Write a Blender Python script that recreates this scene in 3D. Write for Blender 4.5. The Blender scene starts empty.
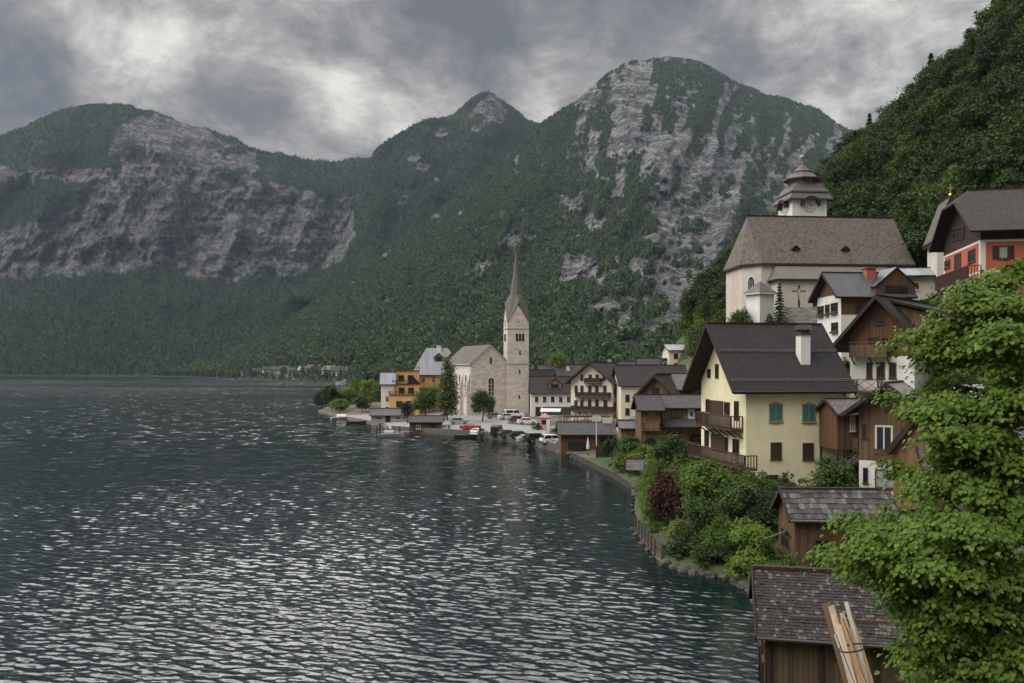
SUN_E, EXPOSURE, HAZE = 1.7, 0.58, 4.1e-5
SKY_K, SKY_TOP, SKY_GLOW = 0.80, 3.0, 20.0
SKY_LOBES = [(175, 35, 2500, 0.26), (110, 62, 900, 0.10), (545, 92, 1200, 0.26), (350, 95, 2500, 0.18), (420, 80, 900, 0.10), (930, 80, 200, 0.16), (470, 8, 220, -0.42), (580, 5, 300, -0.14), (15, 90, 500, -0.28), (10, 10, 300, -0.10), (690, 15, 400, -0.14), (830, 10, 500, -0.1)]
WAVE, WAT_B0, WAT_B1, WAT_R = 0.155, 0.3, 0.6, 0.10
import bpy, math, random
import numpy as np
from mathutils import Vector, Matrix
R = math.radians
random.seed(7)
rng = np.random.default_rng(7)
# ---- measuring frame: focal length in pixels, eye height above the lake, horizon row
F, HC, HY = 850.0, 14.0, 368.0
def X(px, D): return (px - 512) / F * D
def Z(py, D): return HC - (py - HY) / F * D
def P(px, py, D): return (X(px, D), D, Z(py, D))

scene = bpy.context.scene
col = scene.collection

# ------------------------------------------------------------------ objects
def tag(o, label=None, cat=None, group=None, kind=None):
    if label: o['label'] = label
    if cat: o['category'] = cat
    if group: o['group'] = group
    if kind: o['kind'] = kind
    return o

def empty(name, loc, rz=0.0, label=None, cat=None, group=None):
    o = bpy.data.objects.new(name, None)
    col.objects.link(o)
    o.location = loc
    o.rotation_euler = (0, 0, rz)
    o.empty_display_size = 0.5
    return tag(o, label, cat, group)

def link_mesh(name, me, parent=None, loc=(0, 0, 0), rz=0.0):
    o = bpy.data.objects.new(name, me)
    col.objects.link(o)
    o.location = loc
    o.rotation_euler = (0, 0, rz)
    if parent: o.parent = parent
    return o

def np_mesh(name, V, Fq, mats, smooth=False, mi=None, attrs=None):
    """mesh from numpy arrays: V (n,3), Fq (m,k) faces of equal size"""
    me = bpy.data.meshes.new(name)
    V = np.asarray(V, dtype=np.float32); Fq = np.asarray(Fq, dtype=np.int32)
    m, k = Fq.shape
    me.vertices.add(len(V)); me.vertices.foreach_set('co', V.ravel())
    me.loops.add(m * k); me.loops.foreach_set('vertex_index', Fq.ravel())
    me.polygons.add(m)
    me.polygons.foreach_set('loop_start', np.arange(m, dtype=np.int32) * k)
    me.polygons.foreach_set('loop_total', np.full(m, k, dtype=np.int32))
    if smooth: me.polygons.foreach_set('use_smooth', np.ones(m, dtype=bool))
    for t in (mats if isinstance(mats, (list, tuple)) else [mats]): me.materials.append(t)
    if mi is not None: me.polygons.foreach_set('material_index', np.asarray(mi, dtype=np.int32))
    for an, av in (attrs or {}).items():
        a = me.attributes.new(an, 'FLOAT', 'POINT')
        a.data.foreach_set('value', np.asarray(av, dtype=np.float32).ravel())
    me.update(calc_edges=True)
    return me

class MB:
    """collects polygons and links them as one mesh object"""
    def __init__(s):
        s.v = []; s.f = []; s.m = []; s.uv = []
    def poly(s, pts, m=0, uv=None):
        b = len(s.v); s.v += [tuple(p) for p in pts]
        s.f.append(tuple(range(b, b + len(pts)))); s.m.append(m); s.uv.append(uv)
    def hexa(s, c, m=0):
        """eight corners: bottom ring 0-3 counter-clockwise, top ring 4-7"""
        b = len(s.v); s.v += [tuple(p) for p in c]
        for q in ((3, 2, 1, 0), (4, 5, 6, 7), (0, 1, 5, 4), (1, 2, 6, 5), (2, 3, 7, 6), (3, 0, 4, 7)):
            s.f.append(tuple(b + i for i in q)); s.m.append(m); s.uv.append(None)
    def box(s, c, size, m=0, rz=0.0, rot=None):
        hx, hy, hz = size[0] / 2, size[1] / 2, size[2] / 2
        M = rot if rot is not None else Matrix.Rotation(rz, 3, 'Z')
        c = Vector(c)
        s.hexa([c + M @ Vector(p) for p in ((-hx, -hy, -hz), (hx, -hy, -hz), (hx, hy, -hz), (-hx, hy, -hz),
                                            (-hx, -hy, hz), (hx, -hy, hz), (hx, hy, hz), (-hx, hy, hz))], m)
    def span(s, a, b, m=0):
        """axis aligned box from corner a to corner b"""
        s.box([(a[i] + b[i]) / 2 for i in range(3)], [abs(b[i] - a[i]) for i in range(3)], m)
    def beam(s, a, b, w, h, m=0, up=(0, 0, 1)):
        a = Vector(a); b = Vector(b); d = b - a; L = d.length
        if L < 1e-6: return
        x = d / L; u = Vector(up)
        y = u.cross(x)
        if y.length < 1e-4: y = Vector((0, 1, 0)).cross(x)
        y.normalize(); z = x.cross(y)
        M = Matrix((x, y, z)).transposed()
        s.box((a + b) / 2, (L, w, h), m, rot=M)
    def tube(s, a, b, r0, r1=None, n=8, m=0, caps=True):
        r1 = r0 if r1 is None else r1
        a = Vector(a); b = Vector(b); d = (b - a).normalized()
        u = d.orthogonal().normalized(); w = d.cross(u)
        k = len(s.v)
        for c, r in ((a, r0), (b, r1)):
            for i in range(n):
                t = 2 * math.pi * i / n
                s.v.append(tuple(c + (u * math.cos(t) + w * math.sin(t)) * r))
        for i in range(n):
            j = (i + 1) % n
            s.f.append((k + i, k + j, k + n + j, k + n + i)); s.m.append(m); s.uv.append(None)
        if caps:
            s.f.append(tuple(k + n - 1 - i for i in range(n))); s.m.append(m); s.uv.append(None)
            s.f.append(tuple(k + n + i for i in range(n))); s.m.append(m); s.uv.append(None)
    def path(s, pts, radii, n=7, m=0):
        for i in range(len(pts) - 1): s.tube(pts[i], pts[i + 1], radii[i], radii[i + 1], n, m, caps=(i in (0, len(pts) - 2)))
    def rings(s, rings, m=0, cap=True):
        """list of rings (lists of points of equal count), skinned"""
        n = len(rings[0]); k = len(s.v)
        for r in rings: s.v += [tuple(p) for p in r]
        for j in range(len(rings) - 1):
            for i in range(n):
                q = (i + 1) % n
                s.f.append((k + j * n + i, k + j * n + q, k + (j + 1) * n + q, k + (j + 1) * n + i)); s.m.append(m); s.uv.append(None)
        if cap:
            s.f.append(tuple(k + n - 1 - i for i in range(n))); s.m.append(m); s.uv.append(None)
            e = k + (len(rings) - 1) * n
            s.f.append(tuple(e + i for i in range(n))); s.m.append(m); s.uv.append(None)
    def prism(s, poly, axis, a, b, m=0):
        """2D polygon (p,q) pushed from a to b along axis ('x': p=y q=z; 'y': p=x q=z; 'z': p=x q=y)"""
        def mk(p, q, t): return (t, p, q) if axis == 'x' else (p, t, q) if axis == 'y' else (p, q, t)
        s.rings([[mk(p, q, a) for p, q in poly], [mk(p, q, b) for p, q in poly]], m)
    def build(s, name, mats, parent=None, loc=(0, 0, 0), rz=0.0, smooth=False):
        me = bpy.data.meshes.new(name)
        me.from_pydata(s.v, [], s.f)
        for t in (mats if isinstance(mats, (list, tuple)) else [mats]): me.materials.append(t)
        me.polygons.foreach_set('material_index', s.m)
        if any(u is not None for u in s.uv):
            L = me.uv_layers.new(name='UVMap')
            d = []
            for f, u in zip(s.f, s.uv):
                for i in range(len(f)): d += list(u[i]) if u else [0.0, 0.0]
            L.data.foreach_set('uv', d)
        if smooth: me.polygons.foreach_set('use_smooth', [True] * len(s.f))
        me.update()
        import bmesh
        bm = bmesh.new(); bm.from_mesh(me)
        bmesh.ops.recalc_face_normals(bm, faces=bm.faces)
        bm.to_mesh(me); bm.free()
        return link_mesh(name, me, parent, loc, rz)

# ------------------------------------------------------------------ noise
def _h(ix, iy, s):
    n = (ix.astype(np.int64) * 374761393 + iy.astype(np.int64) * 668265263 + s * 982451653) & 0x7fffffff
    n = ((n ^ (n >> 13)) * 1274126177) & 0x7fffffff
    return ((n ^ (n >> 16)) & 0xffff) / 65535.0
def vnoise(x, y, s=0):
    ix = np.floor(x); iy = np.floor(y); fx = x - ix; fy = y - iy
    fx = fx * fx * fx * (fx * (fx * 6 - 15) + 10); fy = fy * fy * fy * (fy * (fy * 6 - 15) + 10)
    a = _h(ix, iy, s); b = _h(ix + 1, iy, s); c = _h(ix, iy + 1, s); d = _h(ix + 1, iy + 1, s)
    return (a * (1 - fx) + b * fx) * (1 - fy) + (c * (1 - fx) + d * fx) * fy
def fbm(x, y, o=5, s=0, g=0.5, lac=2.03):
    x = np.asarray(x, dtype=float); y = np.asarray(y, dtype=float)
    t = 0; a = 1.0; n = 0
    for i in range(o):
        t = t + a * vnoise(x + 17.3 * i, y - 9.1 * i, s + i); n += a; a *= g; x = x * lac; y = y * lac
    return t / n
def ridged(x, y, o=5, s=0):
    x = np.asarray(x, dtype=float); y = np.asarray(y, dtype=float)
    t = 0; a = 1.0; n = 0
    for i in range(o):
        t = t + a * (1 - np.abs(2 * vnoise(x + 5.7 * i, y + 3.3 * i, s + i) - 1)); n += a; a *= 0.5; x = x * 2.07; y = y * 2.07
    return t / n
def sstep(a, b, x):
    t = np.clip((x - a) / (b - a), 0, 1); return t * t * (3 - 2 * t)

# ------------------------------------------------------------------ materials
class NT:
    def __init__(s, m):
        m.use_nodes = True; s.t = m.node_tree; s.t.nodes.clear()
        s.out = s.t.nodes.new('ShaderNodeOutputMaterial' if isinstance(m, bpy.types.Material) else 'ShaderNodeOutputWorld')
    def n(s, typ, **kw):
        nd = s.t.nodes.new('ShaderNode' + typ)
        for k, v in kw.items():
            if hasattr(nd, k): setattr(nd, k, v)
        return nd
    def l(s, a, b): s.t.links.new(a, b)
    def put(s, sock, v):
        if hasattr(v, 'node'): s.l(v, sock)
        elif isinstance(v, (tuple, list)) and len(v) == 3 and sock.type == 'RGBA': sock.default_value = (*v, 1)
        else: sock.default_value = v
    def math(s, op, a, b=None, c=None, clamp=False):
        nd = s.n('Math', operation=op, use_clamp=clamp)
        s.put(nd.inputs[0], a)
        if b is not None: s.put(nd.inputs[1], b)
        if c is not None: s.put(nd.inputs[2], c)
        return nd.outputs[0]
    def vmath(s, op, a, b=None):
        nd = s.n('VectorMath', operation=op); s.put(nd.inputs[0], a)
        if b is not None: s.put(nd.inputs[1], b)
        return nd.outputs['Value'] if op in ('DOT_PRODUCT', 'LENGTH') else nd.outputs[0]
    def mix(s, f, a, b, mode='MIX'):
        nd = s.n('MixRGB', blend_type=mode); s.put(nd.inputs[0], f); s.put(nd.inputs[1], a); s.put(nd.inputs[2], b)
        return nd.outputs[0]
    def noise(s, vec, scale, detail=4, rough=0.5, dist=0.0):
        nd = s.n('TexNoise'); s.put(nd.inputs['Vector'], vec)
        nd.inputs['Scale'].default_value = scale; nd.inputs['Detail'].default_value = detail
        nd.inputs['Roughness'].default_value = rough; nd.inputs['Distortion'].default_value = dist
        return nd.outputs['Fac']
    def ramp(s, f, stops):
        nd = s.n('ValToRGB'); s.put(nd.inputs[0], f)
        e = nd.color_ramp.elements
        while len(e) < len(stops): e.new(0.5)
        for i, (p, c) in enumerate(stops):
            e[i].position = p; e[i].color = (*c, 1) if len(c) == 3 else c
        return nd.outputs[0]
    def rng(s, f, a, b, c=0.0, d=1.0):
        nd = s.n('MapRange'); s.put(nd.inputs[0], f)
        for i, v in enumerate((a, b, c, d)): nd.inputs[1 + i].default_value = v
        return nd.outputs[0]
    def scale(s, vec, sc):
        nd = s.n('Mapping'); s.put(nd.inputs[0], vec); nd.inputs['Scale'].default_value = sc
        return nd.outputs[0]
    def bump(s, h, strength=0.4, dist=0.05):
        nd = s.n('Bump'); s.put(nd.inputs['Height'], h)
        nd.inputs['Strength'].default_value = strength; nd.inputs['Distance'].default_value = dist
        return nd.outputs[0]
    def obj(s): return s.n('TexCoord').outputs['Object']
    def uv(s): return s.n('TexCoord').outputs['UV']
    def pri(s, color, rough=0.8, normal=None, spec=0.3, metal=0.0):
        nd = s.n('BsdfPrincipled'); s.put(nd.inputs['Base Color'], color); s.put(nd.inputs['Roughness'], rough)
        nd.inputs['Specular IOR Level'].default_value = spec; nd.inputs['Metallic'].default_value = metal
        if normal is not None: s.l(normal, nd.inputs['Normal'])
        s.l(nd.outputs[0], s.out.inputs['Surface']); return nd

MATS = {}
def memo(fn):
    def w(*a, **k):
        key = (fn.__name__, a, tuple(sorted(k.items())))
        if key not in MATS: MATS[key] = fn(*a, **k)
        return MATS[key]
    return w
def mul(c, k): return tuple(min(1, x * k) for x in c)

@memo
def stucco(c, stain=0.25, rough=0.9):
    m = bpy.data.materials.new('stucco'); t = NT(m); o = t.obj()
    a = t.noise(o, 0.6, 5, 0.6); b = t.noise(t.scale(o, (1.6, 1.6, 0.18)), 1.5, 5, 0.65); d = t.noise(o, 14, 3, 0.6)
    f = t.math('MULTIPLY', t.rng(b, 0.52, 0.75), t.rng(a, 0.4, 0.7))
    c1 = t.mix(t.rng(a, 0.3, 0.7), mul(c, 0.86), mul(c, 1.06))
    c2 = t.mix(t.math('MULTIPLY', f, stain), c1, mul(c, 0.45))
    t.pri(c2, rough, t.bump(d, 0.25, 0.03)); return m

@memo
def planks(c, width=0.2, vert=True, var=0.5, rough=0.8, wear=0.2):
    """vertical or lying boards, each with its own tone, gaps and grain"""
    m = bpy.data.materials.new('timber_boards'); t = NT(m); o = t.obj()
    sp = t.n('SeparateXYZ'); t.l(o, sp.inputs[0])
    run = t.math('ADD', sp.outputs[0], sp.outputs[1]) if vert else sp.outputs[2]
    q = t.math('DIVIDE', run, width); fl = t.math('FLOOR', q); fr = t.math('FRACT', q)
    wn = t.n('TexWhiteNoise', noise_dimensions='1D'); t.l(fl, wn.inputs['W'])
    g = t.noise(t.scale(o, (9, 9, 0.7) if vert else (0.7, 0.7, 14)), 1.0, 5, 0.65)
    big = t.noise(o, 0.5, 4, 0.6)
    k = t.math('ADD', t.math('MULTIPLY', wn.outputs['Value'], var), t.math('MULTIPLY', g, 0.55))
    cc = t.mix(t.rng(k, 0.1, 1.0), mul(c, 0.5), mul(c, 1.45))
    grey = (sum(c) / 3 * 1.1,) * 3
    cc = t.mix(t.math('MULTIPLY', t.rng(big, 0.4, 0.75), wear * 2, clamp=True), cc, grey)
    gap = t.math('LESS_THAN', t.math('ABSOLUTE', t.math('SUBTRACT', fr, 0.5)), 0.46)
    cc = t.mix(gap, mul(c, 0.18), cc)
    t.pri(cc, rough, t.bump(t.math('ADD', gap, t.math('MULTIPLY', g, 0.3)), 0.5, 0.03)); return m

@memo
def tiles(c, roww=0.35, rowh=0.3, var=0.35, rough=0.8, moss=0.0, bumpy=0.5):
    """roofing in rows on the UV metres of a slope"""
    m = bpy.data.materials.new('roof_tiles'); t = NT(m); u = t.uv(); o = t.obj()
    br = t.n('TexBrick'); t.l(u, br.inputs['Vector'])
    br.inputs['Scale'].default_value = 1.0; br.inputs['Brick Width'].default_value = roww; br.inputs['Row Height'].default_value = rowh
    br.inputs['Mortar Size'].default_value = rowh * 0.07; br.inputs['Mortar Smooth'].default_value = 0.3; br.inputs['Bias'].default_value = 0.0
    br.inputs['Color1'].default_value = (0, 0, 0, 1); br.inputs['Color2'].default_value = (1, 1, 1, 1); br.inputs['Mortar'].default_value = (0.5, 0.5, 0.5, 1)
    a = t.noise(o, 0.45, 6, 0.65); b = t.noise(o, 7, 4, 0.6)
    st = t.noise(t.scale(u, (2.2, 0.12, 1)), 1.0, 4, 0.6)
    k = t.math('ADD', t.math('MULTIPLY', br.outputs['Color'], var), t.math('ADD', t.math('MULTIPLY', a, 0.5), t.math('MULTIPLY', st, 0.35)))
    cc = t.mix(t.rng(k, 0.2, 1.0), mul(c, 0.55), mul(c, 1.5))
    cc = t.mix(t.math('MULTIPLY', t.rng(b, 0.62, 0.75), 0.5), cc, mul((0.3, 0.29, 0.27), max(0.3, min(1, sum(c) * 2))))
    if moss: cc = t.mix(t.math('MULTIPLY', t.rng(t.noise(o, 0.8, 6, 0.7), 0.5, 0.72), moss), cc, (0.075, 0.08, 0.035))
    cc = t.mix(br.outputs['Fac'], cc, mul(c, 0.3))
    sp = t.n('SeparateXYZ'); t.l(u, sp.inputs[0])
    saw = t.math('FRACT', t.math('DIVIDE', sp.outputs[1], rowh))
    hgt = t.math('ADD', t.math('MULTIPLY', saw, 0.6), t.math('SUBTRACT', t.math('MULTIPLY', b, 0.4), br.outputs['Fac']))
    t.pri(cc, rough, t.bump(hgt, bumpy, 0.05)); return m

@memo
def seam_metal(c, gap=0.6, rough=0.45):
    m = bpy.data.materials.new('seam_roof'); t = NT(m); u = t.uv(); o = t.obj()
    sp = t.n('SeparateXYZ'); t.l(u, sp.inputs[0])
    fr = t.math('FRACT', t.math('DIVIDE', sp.outputs[0], gap))
    ln = t.math('LESS_THAN', fr, 0.09)
    a = t.noise(t.scale(u, (1.5, 0.25, 1)), 1.2, 5, 0.6)
    wn = t.n('TexWhiteNoise', noise_dimensions='1D'); t.l(t.math('FLOOR', t.math('DIVIDE', sp.outputs[0], gap)), wn.inputs['W'])
    k = t.math('ADD', t.math('MULTIPLY', a, 0.7), t.math('MULTIPLY', wn.outputs['Value'], 0.3))
    cc = t.mix(k, mul(c, 0.65), mul(c, 1.35)); cc = t.mix(ln, cc, mul(c, 0.4))
    t.pri(cc, rough, t.bump(ln, 0.6, 0.04), spec=0.5); return m

@memo
def masonry(c, bw=0.7, bh=0.35, var=0.5, mortar=0.7):
    m = bpy.data.materials.new('stone_blocks'); t = NT(m); o = t.obj()
    sp = t.n('SeparateXYZ'); t.l(o, sp.inputs[0])
    cb = t.n('CombineXYZ'); t.l(t.math('ADD', sp.outputs[0], sp.outputs[1]), cb.inputs[0]); t.l(sp.outputs[2], cb.inputs[1])
    br = t.n('TexBrick'); t.l(cb.outputs[0], br.inputs['Vector'])
    br.inputs['Scale'].default_value = 1.0; br.inputs['Brick Width'].default_value = bw; br.inputs['Row Height'].default_value = bh
    br.inputs['Mortar Size'].default_value = 0.018; br.inputs['Mortar Smooth'].default_value = 0.2
    br.inputs['Color1'].default_value = (0, 0, 0, 1); br.inputs['Color2'].default_value = (1, 1, 1, 1)
    a = t.noise(o, 0.5, 5, 0.65); b = t.noise(o, 5, 5, 0.65)
    k = t.math('ADD', t.math('MULTIPLY', br.outputs['Color'], var), t.math('ADD', t.math('MULTIPLY', a, 0.5), t.math('MULTIPLY', b, 0.3)))
    cc = t.mix(t.rng(k, 0.2, 1.1), mul(c, 0.6), mul(c, 1.25))
    cc = t.mix(br.outputs['Fac'], cc, mul(c, mortar))
    t.pri(cc, 0.9, t.bump(t.math('SUBTRACT', b, br.outputs['Fac']), 0.5, 0.04)); return m

@memo
def plain(c, rough=0.6, metal=0.0, spec=0.4, var=0.15):
    m = bpy.data.materials.new('paint'); t = NT(m); o = t.obj()
    a = t.noise(o, 2.5, 4, 0.6)
    t.pri(t.mix(a, mul(c, 1 - var), mul(c, 1 + var)), rough, None, spec, metal); return m

@memo
def glass(c=(0.012, 0.014, 0.016)):
    m = bpy.data.materials.new('window_glass'); t = NT(m)
    a = t.noise(t.obj(), 1.3, 2)
    t.pri(t.mix(a, mul(c, 0.5), mul(c, 1.8)), 0.08, t.bump(a, 0.05, 0.05), 0.6); return m

@memo
def leafmat(c, var=0.45, trans=0.3, sc=0.6):
    m = bpy.data.materials.new('leaf'); t = NT(m)
    g = t.n('NewGeometry'); oi = t.n('ObjectInfo')
    n = t.noise(t.obj(), sc, 3, 0.6)
    k = t.math('ADD', t.math('MULTIPLY', g.outputs['Random Per Island'], 0.6), t.math('MULTIPLY', n, 0.4))
    k = t.math('ADD', k, t.math('MULTIPLY', t.math('SUBTRACT', oi.outputs['Random'], 0.5), 0.7), clamp=True)
    lo = (c[0] * (1 - var) * 0.85, c[1] * (1 - var), c[2] * (1 - var))
    hi = (c[0] * (1 + var) * 1.12, c[1] * (1 + var), c[2] * (1 + var) * 0.9)
    cc = t.mix(k, lo, hi)
    p = t.pri(cc, 0.62, None, 0.14)
    tr = t.n('BsdfTranslucent'); t.l(t.mix(0.5, cc, (c[0] * 1.6, c[1] * 1.5, c[2] * 0.6)), tr.inputs[0])
    mx = t.n('MixShader'); mx.inputs[0].default_value = trans
    t.l(p.outputs[0], mx.inputs[1]); t.l(tr.outputs[0], mx.inputs[2]); t.l(mx.outputs[0], t.out.inputs['Surface']); return m

@memo
def bark(c=(0.09, 0.07, 0.055)):
    m = bpy.data.materials.new('bark'); t = NT(m); o = t.obj()
    a = t.noise(t.scale(o, (6, 6, 1)), 2, 5, 0.7)
    t.pri(t.mix(a, mul(c, 0.5), mul(c, 1.5)), 0.9, t.bump(a, 0.6, 0.03)); return m
# ================================================================== CAMERA, LIGHT, SKY
cam = bpy.data.cameras.new('camera'); co = bpy.data.objects.new('camera', cam); col.objects.link(co)
co.location = (0, 0, HC); co.rotation_euler = (R(90), 0, 0)
cam.sensor_width = 36.0; cam.sensor_fit = 'HORIZONTAL'; cam.lens = 36.0 * F / 1024
cam.shift_y = (HY - 341.5) / 1024; cam.clip_end = 20000; cam.clip_start = 0.1
scene.camera = co
SUN_EL, SUN_DIR = 46.0, Vector((-0.80, -0.42, 0)).normalized()
sd = bpy.data.lights.new('sun', 'SUN'); sd.energy = SUN_E; sd.angle = R(50); sd.color = (1.0, 0.95, 0.88)
so = bpy.data.objects.new('sun', sd); col.objects.link(so)
sv = Vector((SUN_DIR.x * math.cos(R(SUN_EL)), SUN_DIR.y * math.cos(R(SUN_EL)), math.sin(R(SUN_EL))))
so.rotation_euler = sv.to_track_quat('Z', 'Y').to_euler(); so.location = (-60, -40, 120)

w = bpy.data.worlds.new('World'); scene.world = w; t = NT(w)
tc = t.n('TexCoord').outputs['Generated']; d = t.vmath('NORMALIZE', tc)
sp = t.n('SeparateXYZ'); t.l(d, sp.inputs[0]); dz = sp.outputs[2]
den = t.math('ADD', t.math('MAXIMUM', dz, 0.0), 0.40)
cb = t.n('CombineXYZ'); t.l(t.math('DIVIDE', sp.outputs[0], den), cb.inputs[0]); t.l(t.math('DIVIDE', sp.outputs[1], den), cb.inputs[1])
cuv = cb.outputs[0]
n1 = t.noise(cuv, 3.0, 10, 0.64, 0.6); n2 = t.noise(t.scale(cuv, (1.0, 0.8, 1)), 8.5, 10, 0.70, 0.4); n3 = t.noise(cuv, 1.2, 4, 0.5, 0.4)
den_f = t.math('ADD', t.math('MULTIPLY', n1, 0.46), t.math('ADD', t.math('MULTIPLY', n2, 0.38), t.math('MULTIPLY', n3, 0.16)))
def lobe(px, py, sharp, gain):
    v = Vector(((px - 512) / F, 1, -(py - HY) / F)).normalized()
    c = t.vmath('DOT_PRODUCT', d, tuple(v))
    return t.math('MULTIPLY', t.math('POWER', t.math('MAXIMUM', c, 0.0), sharp), gain)
# brighter openings and heavier banks of this particular sky
den_f = t.math('MULTIPLY_ADD', t.math('SUBTRACT', den_f, 0.5), 2.5, 0.53)
for px, py, sh, g in SKY_LOBES:
    den_f = t.math('ADD', den_f, lobe(px, py, sh, g))
cc = t.ramp(den_f, [(0.16, (0.115, 0.110, 0.118)), (0.38, (0.195, 0.188, 0.190)), (0.54, (0.31, 0.30, 0.29)), (0.66, (0.46, 0.44, 0.415)), (0.85, (0.72, 0.685, 0.635))])
lift = t.rng(dz, 0.36, 0.78, 1.0, SKY_TOP); lift.node.interpolation_type = 'SMOOTHSTEP'
cl = t.mix(1.0, cc, (1, 1, 1), 'MULTIPLY')
sc_ = t.n('VectorMath', operation='SCALE'); t.l(cl, sc_.inputs[0]); 
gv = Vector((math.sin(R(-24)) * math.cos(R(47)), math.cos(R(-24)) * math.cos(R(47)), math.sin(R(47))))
glow = t.math('MULTIPLY', t.math('POWER', t.math('MAXIMUM', t.vmath('DOT_PRODUCT', d, tuple(gv)), 0.0), 5.0), SKY_GLOW)      # bright sky band added above the view to put glints on the waves
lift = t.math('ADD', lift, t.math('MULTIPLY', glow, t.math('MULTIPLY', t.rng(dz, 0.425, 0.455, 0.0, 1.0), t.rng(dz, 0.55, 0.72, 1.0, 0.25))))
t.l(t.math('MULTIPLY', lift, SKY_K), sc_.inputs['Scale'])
sky = t.n('TexSky', sky_type='NISHITA'); sky.sun_disc = False
sky.sun_elevation = R(SUN_EL); sky.sun_rotation = math.atan2(SUN_DIR.x, SUN_DIR.y)
bg1 = t.n('Background'); t.l(sky.outputs[0], bg1.inputs[0]); bg1.inputs[1].default_value = 0.05
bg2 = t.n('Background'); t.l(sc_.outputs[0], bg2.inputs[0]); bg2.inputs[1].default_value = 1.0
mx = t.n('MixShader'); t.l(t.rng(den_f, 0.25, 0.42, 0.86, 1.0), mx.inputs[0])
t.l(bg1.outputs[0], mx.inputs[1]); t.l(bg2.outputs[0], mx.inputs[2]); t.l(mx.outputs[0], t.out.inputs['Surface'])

vs = scene.view_settings; vs.view_transform = 'Standard'; vs.look = 'None'; vs.exposure = EXPOSURE; vs.gamma = 1.0; vs.use_curve_mapping = False
cy = scene.cycles; cy.max_bounces = 7; cy.diffuse_bounces = 3; cy.glossy_bounces = 3; cy.transmission_bounces = 3
cy.volume_bounces = 0; cy.transparent_max_bounces = 4; cy.use_denoising = True; cy.caustics_reflective = False; cy.caustics_refractive = False

# ================================================================== SHORE AND NEAR GROUND
SH = [(-40, -30), (-6, -14), (10, -6), (20, 1), (27, 8.5), (33, 12.2), (38, 13.2), (45, 14.4), (52, 15.4), (56, 15.0), (58, 12.4), (62, 10.7), (73, 10.7), (85, 12.4), (97, 14.2),
      (107, 13.4), (117, 12.0), (137, 9.2), (150, 4.9), (165, -2.4), (172, -8.6), (180, -20), (186, -27), (205, -31), (230, -44), (253, -54), (272, -62), (292, -64), (312, -58),
      (335, -46), (380, -42), (430, -44)]
SHY = np.array([a for a, b in SH], float); SHX = np.array([b for a, b in SH], float)
def shore(y): return np.interp(y, SHY, SHX)
CP = """-14 -12 12.2;0 -5 12.3;6 -5 12.3;-6 -5 12.3;10 5 7;20 5 8;30 10 9;2 8 6;-8 4 5;4 22 .9;12 22 1.2;16 30 1.0;22 32 1.4;30 30 4;45 30 12;12 38 .5;14 42 .6;20 45 .8;22 55 .8;17 60 .9;13 66 .8;15 70 1.2;13 80 1.0;
22 72 2.0;30 65 2.7;36 70 3.3;42 60 7;30 50 2.6;14 90 .9;21 93 1.8;22.5 80 2.2;33 84 2.8;38 84 5;34 100 5;29 100 2.5;38 95 9.5;50 98 12;42 115 14.5;55 118 18.5;33.5 140 18.5;45 133 20.8;62 138 22.5;
50 156 23;31 152 11;30 120 7;33 110 5;36 125 15.5;36 203 5.5;38 186 5.5;33 160 5;31 172 4;36 216 8;40 222 10.5;28 205 4;15 100 1.2;18 120 2;25 125 3;29 135 6;12 140 1.3;6 160 1.4;0 180 1.4;-8 185 1.5;-20 200 1.4;0 210 1.7;-5 230 1.8;15 190 2.6;25 185 3.6;35 190 4;
45 200 20;48 225 24;44 234 16;30 230 6;10 250 3;-30 250 1.5;-50 262 1.0;-56 295 1.0;-40 330 2;0 330 3;40 330 5;0 420 3;-40 420 4;60 420 3;90 420 34;115 420 70;60 220 33;75 180 40;70 165 30;82 140 40;100 150 60;
108 300 70;119 300 84;129 290 91;130 270 90;132 250 92;134 230 103;150 220 115;80 300 32;60 300 9;90 230 60;66 120 29;84 110 42;56 98 21.5;60 116 23;66 98 23;75 98 30;60 88 21;46 84 13.5;42 78 10;55 75 17;
70 80 29;90 80 44;110 100 62;140 150 95;130 350 75;160 300 90;200 250 110;200 150 130;200 50 110;100 30 55;70 20 32;240 350 120;240 100 140;150 420 90;12 48 .4;12.5 62 .7;5 170 1.3;9 152 1.2;-14 180 1.3;-24 190 1.2"""
CP = np.array([[float(q) for q in s.split()] for s in CP.replace('\n', '').split(';')])
def _rk(a, b):
    r = np.sqrt(((a[:, None, :2] - b[None, :, :2]) ** 2).sum(-1)); return np.sqrt(r * r + 9.0)
_n = len(CP); _A = np.zeros((_n + 3, _n + 3)); _A[:_n, :_n] = _rk(CP, CP) + np.eye(_n) * -0.3
_A[:_n, _n] = 1; _A[:_n, _n + 1:] = CP[:, :2]; _A[_n:, :_n] = _A[:_n, _n:].T
_w = np.linalg.solve(_A, np.concatenate([CP[:, 2], np.zeros(3)]))
def gz(x, y):
    """height of the land at x, y"""
    x = np.atleast_1d(np.asarray(x, float)); y = np.atleast_1d(np.asarray(y, float)); sh = x.shape
    p = np.stack([x.ravel(), y.ravel()], 1); out = np.empty(len(p))
    for i in range(0, len(p), 20000):
        q = p[i:i + 20000]; out[i:i + 20000] = _rk(q, CP) @ _w[:_n] + _w[_n] + q @ _w[_n + 1:]
    s = p[:, 0] - shore(p[:, 1])
    return np.maximum(out, 0.45 + np.clip(s, 0, 8) * 0.04).reshape(sh)
def g1(x, y): return float(gz(x, y)[0])

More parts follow.
